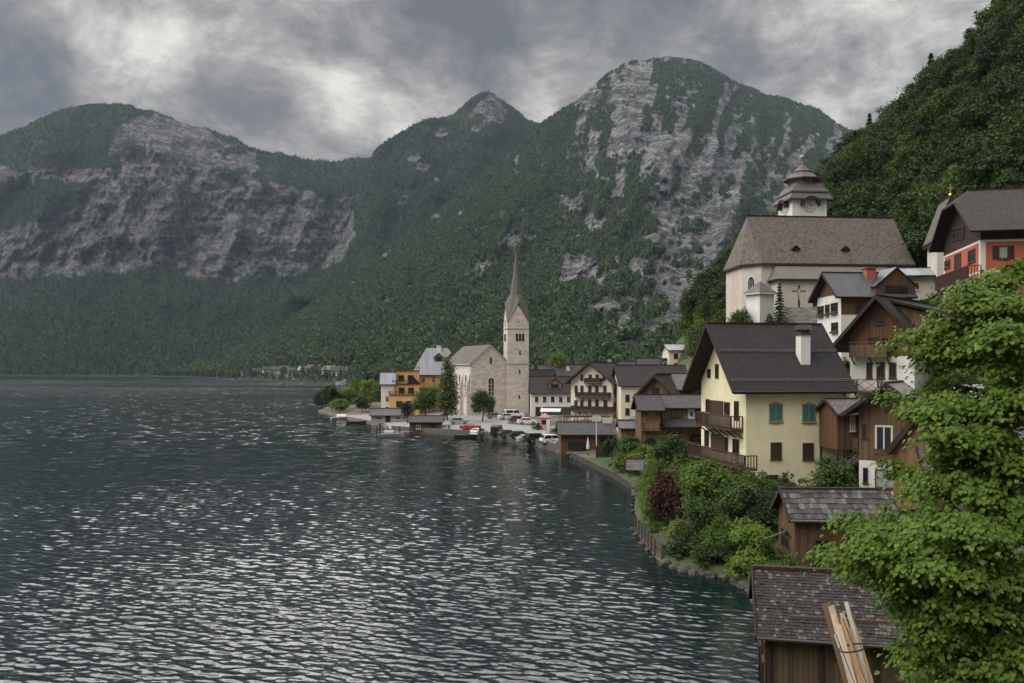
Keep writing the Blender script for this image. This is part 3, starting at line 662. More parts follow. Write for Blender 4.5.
class House:
    """a gabled house: local x along the front, local y into the house; origin at the front corner nearer x = 0"""
    def __init__(s, name, label, cat, D, px, phi, L, W, zb, ze, zr, ridge='x', anchor=0, group=None, roofext=(0, 0)):
        s.phi = R(phi); s.ex = Vector((math.cos(s.phi), math.sin(s.phi), 0)); s.ey = Vector((-math.sin(s.phi), math.cos(s.phi), 0))
        o = Vector((X(px, D), D, 0))
        if anchor == 1: o = o - s.ex * L           # the measured corner is the right front one
        s.O = Vector((o.x, o.y, zb)); s.L, s.W, s.zb, s.ridge = L, W, zb, ridge
        s.ze, s.zr = ze - zb, zr - zb               # local heights
        s.root = empty(name, s.O, s.phi, label, cat, group)
        s.roof = None; s.wall = None; s.hipcut = 0.0; s.nogable = False
    def loc(s, px, py, D): 
        p = Vector(P(px, py, D)) - s.O; return Vector((p.dot(s.ex), p.dot(s.ey), p.z))
    def px(s, face, px, py, inset=0.0):
        """picture point -> (along, height) on a wall: F front, L left (x=0), R right (x=L); along runs from the wall's left end as seen from outside"""
        ray = Vector(((px - 512) / F, 1.0, -(py - HY) / F)); c = Vector((0, 0, HC))
        if face == 'F': t = ((s.O - c).dot(s.ey) + inset) / ray.dot(s.ey)
        elif face == 'L': t = ((s.O - c).dot(s.ex) + inset) / ray.dot(s.ex)
        else: t = ((s.O - c).dot(s.ex) + s.L + inset) / ray.dot(s.ex)
        q = c + ray * t - s.O
        u = q.dot(s.ex) if face == 'F' else (s.W - q.dot(s.ey)) if face == 'L' else q.dot(s.ey)
        return u, q.z
    def fr(s, face):
        """origin, along and outward directions of a wall in local space"""
        if face == 'F': return Vector((0, 0, 0)), Vector((1, 0, 0)), Vector((0, -1, 0))
        if face == 'L': return Vector((0, s.W, 0)), Vector((0, -1, 0)), Vector((-1, 0, 0))
        if face == 'R': return Vector((s.L, 0, 0)), Vector((0, 1, 0)), Vector((1, 0, 0))
        return Vector((s.L, s.W, 0)), Vector((-1, 0, 0)), Vector((0, 1, 0))
    def at(s, face, u, z, out=0.0):
        o, a, n = s.fr(face); return o + a * u + n * out + Vector((0, 0, z))
    def gable_h(s, q):
        """height of the roof underside across the gable span"""
        sp = s.W if s.ridge == 'x' else s.L
        return s.zr - (s.zr - s.ze) * abs(q - sp / 2) / (sp / 2)
    def walls(s, mat_, upper=None, split=None, gable=None, depth=-2.0, gsplit=None):
        """bands of wall: mat_ up to split, upper above; the gable triangles above gsplit (default the eaves) in gable"""
        L, W, ze, zr = s.L, s.W, s.ze, s.zr
        lo = MB(); up = MB(); sp = split if split is not None else ze
        c = [(0, 0), (L, 0), (L, W), (0, W)]
        def band(b, z0, z1, e=0.0):
            k = [(-e, -e), (L + e, -e), (L + e, W + e), (-e, W + e)]
            for i in range(4):
                p, q = k[i], k[(i + 1) % 4]; b.poly([(*p, z0), (*q, z0), (*q, z1), (*p, z1)])
        band(lo, depth, sp)
        tgt, e = (up, 0.0) if upper else (lo, 0.0)
        if sp < ze - 0.01: band(tgt, sp, ze, e)
        g = MB() if gable else tgt
        e2 = 0.0
        if s.ridge == 'x':
            for x in (-e2, L + e2):
                if s.hipcut and x < 0: zc = zr - s.hipcut * (zr - ze) / (W / 2); g.poly([(x, 0, ze), (x, W, ze), (x, W / 2 + s.hipcut, zc), (x, W / 2 - s.hipcut, zc)])
                elif not s.nogable: g.poly([(x, 0, ze), (x, W, ze), (x, W / 2, zr)])
        else:
            for y in (-e2, W + e2): g.poly([(0, y, ze), (L, y, ze), (L / 2, y, zr)])
        s.wall = lo.build('wall', mat_, s.root)
        if up.f: up.build('timber_wall', upper, s.root)
        if gable:
            h_ = len(g.f) // 2
            for fs in (range(h_), range(h_, len(g.f))):
                q = MB()
                for i in fs: q.poly([g.v[k] for k in g.f[i]])
                if q.f: q.build('gable_wall', gable, s.root)
    def make_roof(s, mat_, eave=0.8, verge=0.8, th=0.22, edge=None, eave2=None, verge2=None, trim=True, barge=0.32, hip=0.0, hq=0.0, hip2=0.0):
        eave2 = eave if eave2 is None else eave2; verge2 = verge if verge2 is None else verge2
        span, run = (s.W, s.L) if s.ridge == 'x' else (s.L, s.W)
        k = (s.zr - s.ze) / (span / 2); sl = math.sqrt(1 + k * k); tz = th * sl
        b = MB()
        def pt(a, q, z): return (a, q, z) if s.ridge == 'x' else (q, a, z)
        a0, a1 = -verge, run + verge2
        s.rk, s.tz, s.span = k, tz, span
        for sg, ev in ((-1, eave), (1, eave2)):
            q1 = span / 2 + sg * (span / 2 + ev); z1 = s.zr - (span / 2 + ev) * k; Ls = (span / 2 + ev) * sl
            hqq = min(hq, span / 2 + ev); lo = [(a0, q1, 0), (a1, q1, 0)]
            hi = ([(a1, span / 2 + sg * hqq, 0), (a1 - hip2, span / 2, 0)] if hip2 else [(a1, span / 2, 0)]) + ([(a0 + hip, span / 2, 0), (a0, span / 2 + sg * hqq, 0)] if hip else [(a0, span / 2, 0)])
            ring = []
            for a, q, _z in lo + hi:
                if ring and abs(ring[-1][0] - a) < 1e-6 and abs(ring[-1][1] - q) < 1e-6: continue
                ring.append((a, q))
            if abs(ring[0][0] - ring[-1][0]) < 1e-6 and abs(ring[0][1] - ring[-1][1]) < 1e-6: ring.pop()
            for dz_, m_ in ((tz, 0), (0.0, 1)):
                b.poly([pt(a, q, s.zr - abs(q - span / 2) * k + dz_) for a, q in ring], m_, [(a, abs(q - span / 2) * sl) for a, q in ring])
            if sg == -1:
                for hh, ae, sgn in ((hip, a0, 1), (hip2, a1, -1)):
                    if not hh: continue
                    e1 = min(hq, span / 2 + eave); e2 = min(hq, span / 2 + eave2); hl = math.hypot(hh, hq * k)
                    for dz_, m_ in ((tz, 0), (0.0, 1)):
                        b.poly([pt(ae, span / 2 - e1, s.zr - e1 * k + dz_), pt(ae, span / 2 + e2, s.zr - e2 * k + dz_), pt(ae + sgn * hh, span / 2, s.zr + dz_)], m_, [(0, hl), (e1 + e2, hl), (e1, 0)])
                    b.poly([pt(ae, span / 2 - e1, s.zr - e1 * k), pt(ae, span / 2 + e2, s.zr - e2 * k), pt(ae, span / 2 + e2, s.zr - e2 * k + tz), pt(ae, span / 2 - e1, s.zr - e1 * k + tz)], 1)
            b.poly([pt(a0, q1, z1), pt(a1, q1, z1), pt(a1, q1, z1 + tz), pt(a0, q1, z1 + tz)], 1)
            for a, hh in ((a0, hip), (a1, hip2)):
                qi = span / 2 + sg * (hqq if hh else 0.0); zi = s.zr - abs(qi - span / 2) * k
                if abs(qi - q1) > 1e-3: b.poly([pt(a, q1, z1), pt(a, q1, z1 + tz), pt(a, qi, zi + tz), pt(a, qi, zi)], 1)
        s.roof = b.build('roof', [mat_, edge or DARKWOOD], s.root)
        if trim:
            r = MB(); r.beam(pt(a0 + hip, span / 2, s.zr + tz + 0.03), pt(a1 - hip2, span / 2, s.zr + tz + 0.03), 0.3, 0.12); r.build('ridge_cap', edge or DARKWOOD, s.roof)
            for a, hh in ((a0 - 0.03, hip), (a1 + 0.03, hip2)):
                f = MB()
                if hh and hq >= span / 2 + max(eave, eave2) - 1e-3: continue
                for sg, ev in ((-1, eave), (1, eave2)):
                    q1 = span / 2 + sg * (span / 2 + ev); z1 = s.zr - (span / 2 + ev) * k
                    qi = span / 2 + sg * (hq if hh else 0.0); f.beam(pt(a, q1, z1 + tz / 2), pt(a, qi, s.zr - abs(qi - span / 2) * k + tz / 2), 0.06, barge, up=pt(1, 0, 0) if False else (0, 0, 1))
                f.build('bargeboard', edge or DARKWOOD, s.roof)
            for sg, ev in ((-1, eave), (1, eave2)):
                q1 = span / 2 + sg * (span / 2 + ev + 0.09); z1 = s.zr - (span / 2 + ev) * k
                f = MB(); f.tube(pt(a0, q1, z1 + tz * .7), pt(a1, q1, z1 + tz * .7), 0.075, n=6); f.build('gutter', GUTTER, s.roof)
    def on_roof(s, a, q, lift=0.0):
        """point on the roof's top; a along the ridge, q across the span"""
        z = s.zr + s.tz - abs(q - s.span / 2) * s.rk + lift
        return Vector((a, q, z)) if s.ridge == 'x' else Vector((q, a, z))
    def window(s, face, rect=None, uv=None, frame=None, pane=None, style='cross', shutter=None, sill=True, ft=0.09, name='window', out=0.0, box=False):
        """rect = picture rectangle on that wall, or uv = (u0, u1, z0, z1) in metres"""
        if rect:
            a, z1 = s.px(face, rect[0], rect[1], ); b2, z0 = s.px(face, rect[2], rect[3])
            u0, u1 = min(a, b2), max(a, b2)
            if face != 'F':
                zz = [s.px(face, (rect[0] + rect[2]) / 2, y)[1] for y in (rect[1], rect[3])]; z1, z0 = max(zz), min(zz)
        else: u0, u1, z0, z1 = uv
        frame = frame or FRAME_W
        b = MB()
        def bx(ua, ub, za, zb_, d0, d1, m=0, tgt=b):
            p = [s.at(face, ua, za, d0), s.at(face, ub, za, d0), s.at(face, ub, za, d1), s.at(face, ua, za, d1)]
            tgt.hexa(p + [q + Vector((0, 0, zb_ - za)) for q in p], m)
        d0, d1 = out + 0.004, out + 0.075
        bx(u0, u0 + ft, z0, z1, d0, d1); bx(u1 - ft, u1, z0, z1, d0, d1)
        bx(u0 + ft, u1 - ft, z1 - ft, z1, d0, d1); bx(u0 + ft, u1 - ft, z0, z0 + ft, d0, d1)
        um = (u0 + u1) / 2; t2 = ft * 0.35
        if style in ('cross', 'two'): bx(um - t2, um + t2, z0 + ft, z1 - ft, d0, d1 - 0.015)
        if style == 'cross':
            zm = z0 + (z1 - z0) * 0.66; bx(u0 + ft, um - t2, zm - t2, zm + t2, d0, d1 - 0.02); bx(um + t2, u1 - ft, zm - t2, zm + t2, d0, d1 - 0.02)
        w_ = b.build(name, frame, s.root)
        g = MB(); bx(u0 + ft * .9, u1 - ft * .9, z0 + ft * .9, z1 - ft * .9, out + 0.003, out + 0.022, 0, g); g.build('pane', pane or PANE, w_)
        if sill:
            q = MB(); bx(u0 - 0.06, u1 + 0.06, z0 - 0.09, z0 - 0.003, out + 0.004, out + 0.15, 0, q); q.build('sill', frame, w_)
        if shutter:
            sw = (u1 - u0) * 0.5
            for ua in (u0 - sw - 0.03, u1 + 0.03):
                q = MB(); bx(ua, ua + sw, z0, z1, out + 0.01, out + 0.06, 0, q)
                for zz in (z0 + .12, z1 - .2): bx(ua + 0.04, ua + sw - 0.04, zz, zz + 0.09, out + 0.061, out + 0.08, 0, q)
                q.build('shutter', shutter, w_)
        if box:
            q = MB(); bx(u0, u1, z0 - 0.33, z0 - 0.1, out + 0.16, out + 0.36, 0, q); q.build('flower_box', FRAME_B, w_)
        return w_
    def door(s, face, uv, mat_=None):
        u0, u1, z0, z1 = uv; b = MB()
        def bx(ua, ub, za, zb_, d0, d1, tgt):
            p = [s.at(face, ua, za, d0), s.at(face, ub, za, d0), s.at(face, ub, za, d1), s.at(face, ua, za, d1)]; tgt.hexa(p + [q + Vector((0, 0, zb_ - za)) for q in p])
        bx(u0, u1, z0, z1, 0.003, 0.06, b); d_ = b.build('door', mat_ or DARKWOOD, s.root)
        f = MB(); bx(u0 - .1, u0, z0, z1 + .1, .004, .1, f); bx(u1, u1 + .1, z0, z1 + .1, .004, .1, f); bx(u0, u1, z1, z1 + .1, .004, .1, f); f.build('door_frame', FRAME_B, d_)
    def balcony(s, face, u0, u1, z, depth=1.2, h=1.0, mat_=None, style='bars', out=0.06, posts=None, bracket=True):
        mat_ = mat_ or DARKWOOD; b = MB()
        def pt(u, zz, d): return s.at(face, u, zz, d)
        def bx(ua, ub, za, zb_, d0, d1, tgt):
            p = [pt(ua, za, d0), pt(ub, za, d0), pt(ub, za, d1), pt(ua, za, d1)]; tgt.hexa(p + [q + Vector((0, 0, zb_ - za)) for q in p])
        bx(u0, u1, z - 0.16, z, out, depth, b)
        n = max(2, int((u1 - u0) / 1.6) + 1)
        if bracket:
            for i in range(n):
                u = u0 + 0.15 + (u1 - u0 - 0.3) * i / (n - 1); b.beam(pt(u, z - 0.9, out), pt(u, z - 0.17, depth * 0.8), 0.12, 0.12)
        o = b.build('balcony', mat_, s.root)
        r = MB(); e = depth - 0.05
        def run(p, q, n_):
            r.beam(p + Vector((0, 0, h)), q + Vector((0, 0, h)), 0.12, 0.09); r.beam(p + Vector((0, 0, 0.12)), q + Vector((0, 0, 0.12)), 0.06, 0.07)
            L_ = (q - p).length; n_ = max(2, int(L_ / n_))
            for i in range(n_ + 1):
                c = p.lerp(q, i / n_); wd = 0.10 if i in (0, n_) else (0.075 if style == 'bars' else 0.0)
                if wd: r.beam(c + Vector((0, 0, 0.0)), c + Vector((0, 0, h - 0.04)), wd, wd)
            if style == 'boards': r.beam(p + Vector((0, 0, 0.55)), q + Vector((0, 0, 0.55)), 0.04, h - 0.22)
            if style == 'cross':
                for i in range(n_):
                    a_, b_ = p.lerp(q, i / n_), p.lerp(q, (i + 1) / n_)
                    r.beam(a_ + Vector((0, 0, .15)), b_ + Vector((0, 0, h - .06)), .06, .05); r.beam(b_ + Vector((0, 0, .15)), a_ + Vector((0, 0, h - .06)), .06, .05)
        st = 0.27 if style == 'bars' else 0.9
        run(pt(u0 + .05, z, e), pt(u1 - .05, z, e), st); run(pt(u0 + .05, z, out + .05), pt(u0 + .05, z, e), st); run(pt(u1 - .05, z, out + .05), pt(u1 - .05, z, e), st)
        r.build('railing', mat_, o)
        if posts:
            for u in (u0 + .08, u1 - .08):
                q = MB(); q.beam(pt(u, z, e), pt(u, z + posts, e), .12, .12); q.build('post', mat_, o)
        return o
    def chimney(s, a, q, w, h, mat_, cap, hood=True, low=1.2):
        p = s.on_roof(a, q); b = MB(); b.box((p.x, p.y, p.z + (h - low) / 2), (w, w, h + low)); c = b.build('chimney', mat_, s.roof)
        k = MB(); z = p.z + h; k.box((p.x, p.y, z + 0.05), (w * 1.25, w * 1.25, 0.1))
        if hood:
            k.box((p.x, p.y, z + 0.3), (w * .9, w * .9, 0.42)); zz = z + 0.5; e = w * 0.66
            k.prism([(p.y - e, zz), (p.y + e, zz), (p.y + e * .45, zz + w * 0.5), (p.y - e * .45, zz + w * 0.5)], 'x', p.x - e, p.x + e)
        k.build('chimney_cap', cap, s.root)
        return c
    def dormer(s, a, q0, w, d, h, wallm, roofm, win=True):
        """gabled dormer standing on the slope at q0, facing the eave nearer q0"""
        sg = -1 if q0 < s.span / 2 else 1
        p = s.on_roof(a, q0)
        def T(da, dq, z): 
            return Vector((a + da, q0 - sg * dq, z)) if s.ridge == 'x' else Vector((q0 - sg * dq, a + da, z))
        b = MB(); z0 = p.z - 0.3; z1 = p.z + h; zt = z1 + w * 0.42
        b.rings([[T(-w / 2, 0, z0), T(w / 2, 0, z0), T(w / 2, 0, z1), T(0, 0, zt), T(-w / 2, 0, z1)], [T(-w / 2, d, z0), T(w / 2, d, z0), T(w / 2, d, z1), T(0, d, zt), T(-w / 2, d, z1)]])
        o = b.build('dormer', wallm, s.roof)
        r = MB(); e = 0.25
        for sx in (-1, 1):
            r.hexa([T(sx * (w / 2 + e), -e, z1 - e * .84 + .03), T(0, -e, zt + .03), T(0, d, zt + .03), T(sx * (w / 2 + e), d, z1 - e * .84 + .03),
                    T(sx * (w / 2 + e), -e, z1 - e * .84 + .18), T(0, -e, zt + .2), T(0, d, zt + .2), T(sx * (w / 2 + e), d, z1 - e * .84 + .18)])
        r.build('dormer_roof', roofm, o)
        if win:
            g = MB(); ww = w * .28
            g.hexa([T(-ww, -.05, p.z + .1), T(ww, -.05, p.z + .1), T(ww, .02, p.z + .1), T(-ww, .02, p.z + .1), T(-ww, -.05, z1), T(ww, -.05, z1), T(ww, .02, z1), T(-ww, .02, z1)]); g.build('dormer_window', PANE, o)
    def lean_to(s, face, u0, u1, z_hi, z_lo, depth, mat_, name='porch_roof', th=0.14):
        b = MB(); p = [s.at(face, u0, z_hi, .02), s.at(face, u1, z_hi, .02), s.at(face, u1, z_lo, depth), s.at(face, u0, z_lo, depth)]
        up = Vector((0, 0, th)); L_ = math.hypot(depth, z_hi - z_lo)
        b.poly([q + up for q in p], 0, [(u0, 0), (u1, 0), (u1, L_), (u0, L_)]); b.poly(p, 1)
        for i in range(4):
            j = (i + 1) % 4; b.poly([p[i], p[j], p[j] + up, p[i] + up], 1)
        return b.build(name, [mat_, DARKWOOD], s.root)
    def shingle(s, mats, rowh, roww, th=0.03, side=-1, eave=0.6, verge=0.5, seed=1, verge2=None, eave2=None):
        """real overlapping shingles on one slope (side -1: the slope towards local y=0)"""
        verge2 = verge if verge2 is None else verge2
        r = random.Random(seed); span, run = (s.W, s.L) if s.ridge == 'x' else (s.L, s.W)
        sl = math.sqrt(1 + s.rk ** 2); Ls = (span / 2 + eave) * sl; n = int(Ls / rowh); b = MB()
        dn = Vector((0, side / sl, -s.rk / sl)); al = Vector((1, 0, 0)); nm = Vector((0, side * s.rk / sl, 1 / sl))
        if s.ridge != 'x': dn = Vector((dn.y, 0, dn.z)); al = Vector((0, 1, 0)); nm = Vector((nm.y, 0, nm.z))
        top = s.on_roof(0, span / 2)
        for i in range(n):
            a = -verge - r.random() * roww * .5
            while a < run + verge2:
                w_ = roww * r.uniform(0.65, 1.3); w2 = min(w_, run + verge2 - a)
                if w2 < 0.03: break
                a_ = max(a, -verge)
                d0 = i * rowh - rowh * 0.25; d1 = (i + 1) * rowh + rowh * r.uniform(-0.06, 0.10); d0 = max(d0, 0.0)
                l0 = 0.004; l1 = th * r.uniform(0.8, 1.9) + (0.03 if r.random() < .04 else 0)
                c = lambda aa, dd, ll: top + al * aa + dn * dd + nm * ll
                m = r.randrange(len(mats)); g_ = 0.008
                p = [c(a_ + g_, d1, l1 - th * .8 if l1 > th else .002), c(a + w2 - g_, d1, .002), c(a + w2 - g_, d0, .001), c(a_ + g_, d0, .001), c(a_ + g_, d1, l1 + r.uniform(0, .01)), c(a + w2 - g_, d1, l1 + r.uniform(0, .01)), c(a + w2 - g_, d0, l0), c(a_ + g_, d0, l0)]
                b.hexa(p, m); a += w_
        b.build('shingle', mats, s.roof)
# ================================================================== THE VILLAGE
WHITE = stucco((0.72, 0.71, 0.68), 0.45); CREAM = stucco((0.74, 0.675, 0.57), 0.35); YELLOW = stucco((0.80, 0.735, 0.50), 0.45); ORANGE = stucco((0.66, 0.41, 0.15), 0.3)
OLDWHITE = stucco((0.56, 0.52, 0.46), 0.5); RED = stucco((0.43, 0.125, 0.07), 0.3); GREYWALL = stucco((0.42, 0.40, 0.37), 0.6)
BROWN = planks((0.125, 0.066, 0.032), 0.19); REDBROWN = planks((0.140, 0.067, 0.032), 0.17); TAN = planks((0.25, 0.125, 0.055), 0.2); WEATHERED = planks((0.105, 0.070, 0.040), 0.2, wear=0.22)
LYING = planks((0.11, 0.058, 0.034), 0.2, False); MIDDLE = planks((0.150, 0.088, 0.044), 0.18); RAILWOOD = plain((0.058, 0.029, 0.020), 0.75, var=0.4)
R_DARK = tiles((0.031, 0.027, 0.029), 0.4, 0.33, 0.25); R_BROWN = tiles((0.054, 0.045, 0.043), 0.3, 0.25, 0.4); R_GREY = tiles((0.13, 0.12, 0.118), 0.5, 0.35, 0.4)
R_CHURCH = tiles((0.112, 0.097, 0.084), 0.35, 0.28, 0.7, moss=0.4); R_METAL = seam_metal((0.068, 0.070, 0.075)); R_LIGHT = seam_metal((0.27, 0.27, 0.275)); R_SLATE = tiles((0.070, 0.064, 0.068), 0.3, 0.22, 0.4)
R_ZINC = seam_metal((0.25, 0.26, 0.29), 0.8); STONE = masonry((0.66, 0.585, 0.51), 1.1, 0.45, 0.4); RUBBLE = masonry((0.26, 0.245, 0.225), 0.5, 0.3, 0.9, 0.5)
TEAL = plain((0.05, 0.16, 0.19), 0.5); BRICK = plain((0.34, 0.12, 0.075), 0.85, var=0.4); GOLD = plain((0.55, 0.36, 0.08), 0.35, 0.8); CURTAIN = plain((0.30, 0.31, 0.32), 0.5)
OCHRE = plain((0.33, 0.235, 0.13), 0.7); GREYWOOD = planks((0.15, 0.135, 0.12), 0.16, wear=0.4); PLASTERBAND = plain((0.66, 0.62, 0.58), 0.85)

SLATEP = plain((0.105, 0.095, 0.093), .75, var=.5)
def on(H, face, px, py, out):
    """height and along of a point OUT metres in front of the wall seen at the picture point"""
    return H.px(face, px, py, -out if face != 'R' else out)

# ---------------------------------------------------------------- big yellow house
H = House('yellow_house', 'big pale yellow house with dark steep roof and two brown balconies', 'house', 82, 746, 10, 10.6, 11, 2.0, 12.55, 18.3)
H.walls(YELLOW, depth=-1.5); H.make_roof(R_DARK, 1.0, 1.75, verge2=0.5)
for q in (0.45, 0.88):
    b = MB(); qq = H.W / 2 * (1) - q * (H.W / 2 + 1.0); p0, p1 = H.on_roof(-1.6, qq, 0.14), H.on_roof(H.L + .4, qq, 0.14); b.beam(p0, p1, 0.05, 0.1); b.tube(p0 + Vector((0, 0, .16)), p1 + Vector((0, 0, .16)), 0.035, n=5)
    for i in range(14): b.beam(p0.lerp(p1, i / 13) - Vector((0, 0, .12)), p0.lerp(p1, i / 13) + Vector((0, 0, .16)), 0.05, 0.05)
    b.build('snow_guard', plain((0.15, 0.145, 0.14), .5), H.roof)
H.chimney(7.0, 1.9, 1.02, 2.45, WHITE, plain((0.07, 0.05, 0.042), .8))
def ornate(r):
    w_ = H.window('F', r, frame=OCHRE, pane=TEAL, style='two', ft=0.08)
    u0, z1 = H.px('F', r[0], r[1]); u1, z0 = H.px('F', r[2], r[3]); um = (u0 + u1) / 2; b = MB()
    b.prism([(u0 - .1, z1 + .02), (u1 + .1, z1 + .02), (um + .3, z1 + .12), (um, z1 + .24), (um - .3, z1 + .12)], 'y', -0.10, -0.01); b.build('carved_crest', OCHRE, w_); b = MB()
    b.prism([(u0 + .1, z0 - .12), (u1 - .1, z0 - .12), (um + .2, z0 - .2), (um, z0 - .27), (um - .2, z0 - .2)], 'y', -0.09, -0.01); b.build('carved_apron', OCHRE, w_)
ornate((769, 404, 782.5, 421.5)); ornate((802, 404.5, 815.5, 422))
for r in ((770.5, 442.5, 781.5, 459), (802.5, 443, 813.5, 459.5), (766, 475, 778, 492)):
    w_ = H.window('F', r, frame=FRAME_B, style='cross', ft=0.08, pane=plain((0.05, 0.03, 0.022), 0.6))
for r in ((715.5, 364, 718.8, 378.5), (707.6, 369, 710.8, 378), (706, 399, 709.8, 412), (724.5, 402, 730, 415), (734.5, 401, 739, 420.5), (704.8, 430, 709, 447), (724.6, 437, 728.4, 453), (733, 439, 739.4, 455),
          (714.4, 464, 718.4, 477), (724, 467, 728, 481), (734.2, 471, 738.8, 486)):
    H.window('L', r, frame=RAILWOOD, style='two', ft=0.12, sill=False)
for r in ((711, 401, 723, 415), (712, 434, 723.4, 452.5)):
    u0, z1 = H.px('L', r[0], r[1]); u1, z0 = H.px('L', r[2], r[3]); H.door('L', (u0, u1, min(z0, z1), max(z0, z1)), RAILWOOD)
ua, z0 = on(H, 'L', 696, 425, 1.3); ub, zz = on(H, 'L', 731, 429.5, 1.3); H.balcony('L', ua, ub, zz, 1.3, 1.25, RAILWOOD)
ua, z0 = on(H, 'L', 688, 455, 1.3); ub, zz = on(H, 'L', 745, 469.5, 1.3); H.balcony('L', ua, ub, zz, 1.3, 1.25, RAILWOOD)
b = MB(); b.tube((10.3, -0.12, -1), (10.3, -0.12, H.ze - .6), 0.06, n=6); b.build('downpipe', GUTTER, H.root)
YH = H

# wooden annex on posts right of it
H = House('timber_annex', 'brown board annex on posts joining the yellow house to a chalet', 'annex', 79.6, 837, 6, 4.2, 3.6, 6.35, 9.9, 10.9)
H.walls(REDBROWN, depth=0.0); H.make_roof(R_GREY, 0.7, 0.3, th=.14)
H.window('F', (850, 411, 855, 431), frame=FRAME_W, style='cross', ft=.07, pane=CURTAIN)
H.balcony('F', 1.5, 4.1, 0.05, 1.1, 1.0, WEATHERED, 'boards')
for x, y in ((0.1, 0.1), (4.1, 0.1), (4.1, -1.0), (0.1, 3.4), (4.1, 3.4)):
    b = MB(); b.beam((x, y, -4.5), (x, y, -0.02), .18, .18); b.build('post', DARKWOOD, H.root)
b = MB()
for i in range(14): b.box((0.5 + i * 0.0, -0.6 - i * .28 * 0 - 0.0, 0), (0.01, 0.01, 0.01)) if False else b.box((2.2 - i * .26, -0.75, -0.15 - i * .2), (0.30, 1.0, 0.06))
for dy in (-1.24, -.26): b.beam((2.4, dy, -0.05), (-1.5, dy, -3.05), .07, .24)
b.build('stair', GREYWOOD, H.root)
b = MB(); b.beam((2.3, -1.26, .9), (-1.5, -1.26, -2.1), .07, .09)
for i in range(6): b.beam((2.2 - i * .72, -1.26, -0.2 - i * .57), (2.2 - i * .72, -1.26, .85 - i * .57), .07, .07)
b.build('handrail', RAILWOOD, H.root)

# ---------------------------------------------------------------- brown chalet (upper) and the one below it
H = House('chalet', 'dark brown chalet with white middle storey and three small windows', 'house', 92, 850, -45, 6.7, 13, 10.5, 17.6, 21.3, ridge='y')
H.walls(WHITE, upper=REDBROWN, split=4.75, depth=-1.5); H.make_roof(R_DARK, 1.7, 1.5, verge2=.5, eave2=0.6)
for r in ((866.5, 362.5, 872.5, 378), (876.5, 362, 885, 378.3), (889, 362.5, 896.5, 378.3)): H.window('F', r, frame=FRAME_B, style='two', ft=.14)
ua, z0 = on(H, 'F', 849, 356, 1.2); ub, z1 = on(H, 'F', 887, 356, 1.2); H.balcony('F', ua, ub, z0, 1.2, 1.45, WEATHERED, 'boards')
ua, z0 = on(H, 'F', 852, 391, 1.2); ub, z1 = on(H, 'F', 878, 391, 1.2); H.balcony('F', ua, ub, z0, 1.2, 1.2, MIDDLE, 'cross')
H.door('F', (2.0, 3.0, 4.85, 6.7))
H.window('F', uv=(3.4, 4.4, 5.6, 6.7), frame=FRAME_B, style='two'); H.window('F', uv=(2.7, 3.7, 8.1, 9.0), frame=FRAME_B, style='two')
b = MB(); b.span((3.6, 1.6, 7.2), (8.3, 12.4, 9.0)); b.prism([(3.6, 9.0), (8.3, 9.0), (3.6, 10.3)], 'y', 1.6, 12.4); b.build('dormer', MIDDLE, H.root)
b = MB(); sl = [(3.2, 10.65), (9.3, 8.95), (9.3, 9.2), (3.2, 10.9)]
b.rings([[(x, 0.9, z) for x, z in sl], [(x, 13.2, z) for x, z in sl]]); b.build('dormer_roof', R_DARK, H.root)
b = MB()
for y in (1.9, 4.5, 7, 9.5, 12): b.beam((8.25, y, 7.6), (9.1, y, 8.95), .14, .14)
b.beam((9.2, .9, 8.88), (9.2, 13.2, 8.88), .2, .22); b.build('bracket', TAN, H.root)

H = House('chalet', 'narrow brown board chalet with grey metal roof and white window', 'house', 73, 859, -32, 4.6, 8, 3.0, 10.75, 12.5, ridge='y')
H.walls(WHITE, upper=MIDDLE, split=3.1, depth=-1.5); H.make_roof(R_LIGHT, 1.2, 1.3, verge2=.4)
H.window('F', (875, 425, 893, 452), frame=FRAME_W, style='two', ft=.16)
H.window('F', (862, 424, 866.5, 438), frame=FRAME_B, style='one', ft=.07); H.window('F', (885, 399, 891, 410), frame=FRAME_B, style='two', ft=.08)
H.window('F', (863, 467.5, 868, 483), frame=FRAME_B, style='one', ft=.06)
H.window('F', (875, 469, 897, 489), frame=FRAME_B, style='one', ft=.1, pane=CURTAIN)
b = MB(); o1 = H.at('F', 1.3, 2.85, .02); b.hexa([H.at('F', 1.25, 3.2, .07), H.at('F', 4.6, 3.2, .07), H.at('F', 4.6, 3.2, .5), H.at('F', 1.25, 3.2, .5), H.at('F', 1.25, 4.15, .07), H.at('F', 4.6, 4.15, .07), H.at('F', 4.6, 4.15, .5), H.at('F', 1.25, 4.15, .5)]); b.build('parapet', LYING, H.root)
H = House('shed', 'reddish board shed with steep gable against the narrow chalet', 'shed', 67, 893, -42, 3.9, 5.0, 2.9, 7.6, 10.2, ridge='y')
H.walls(TAN, depth=-1); H.make_roof(R_BROWN, .35, .6, th=.16, barge=.4)
H = House('shingled_house', 'low house with grey weathered shingle roof behind the big leafy tree', 'house', 64, 932, -10, 8, 7, 3.3, 6.0, 9.3)
H.walls(BROWN, depth=-1); H.make_roof(R_GREY, .7, .6)
H.window('F', uv=(3, 4, 1.2, 2.3), frame=FRAME_W); H.window('F', uv=(6, 7, 1.2, 2.3), frame=FRAME_W); H.door('F', (1, 2, 0, 2))
H = House('hut', 'pale grey metal roofed hut half hidden by the leafy tree', 'hut', 70, 950, -20, 5, 4, 8.5, 11.4, 12.6)
H.walls(BROWN, depth=-4); H.make_roof(R_LIGHT, .5, .5, th=.1)

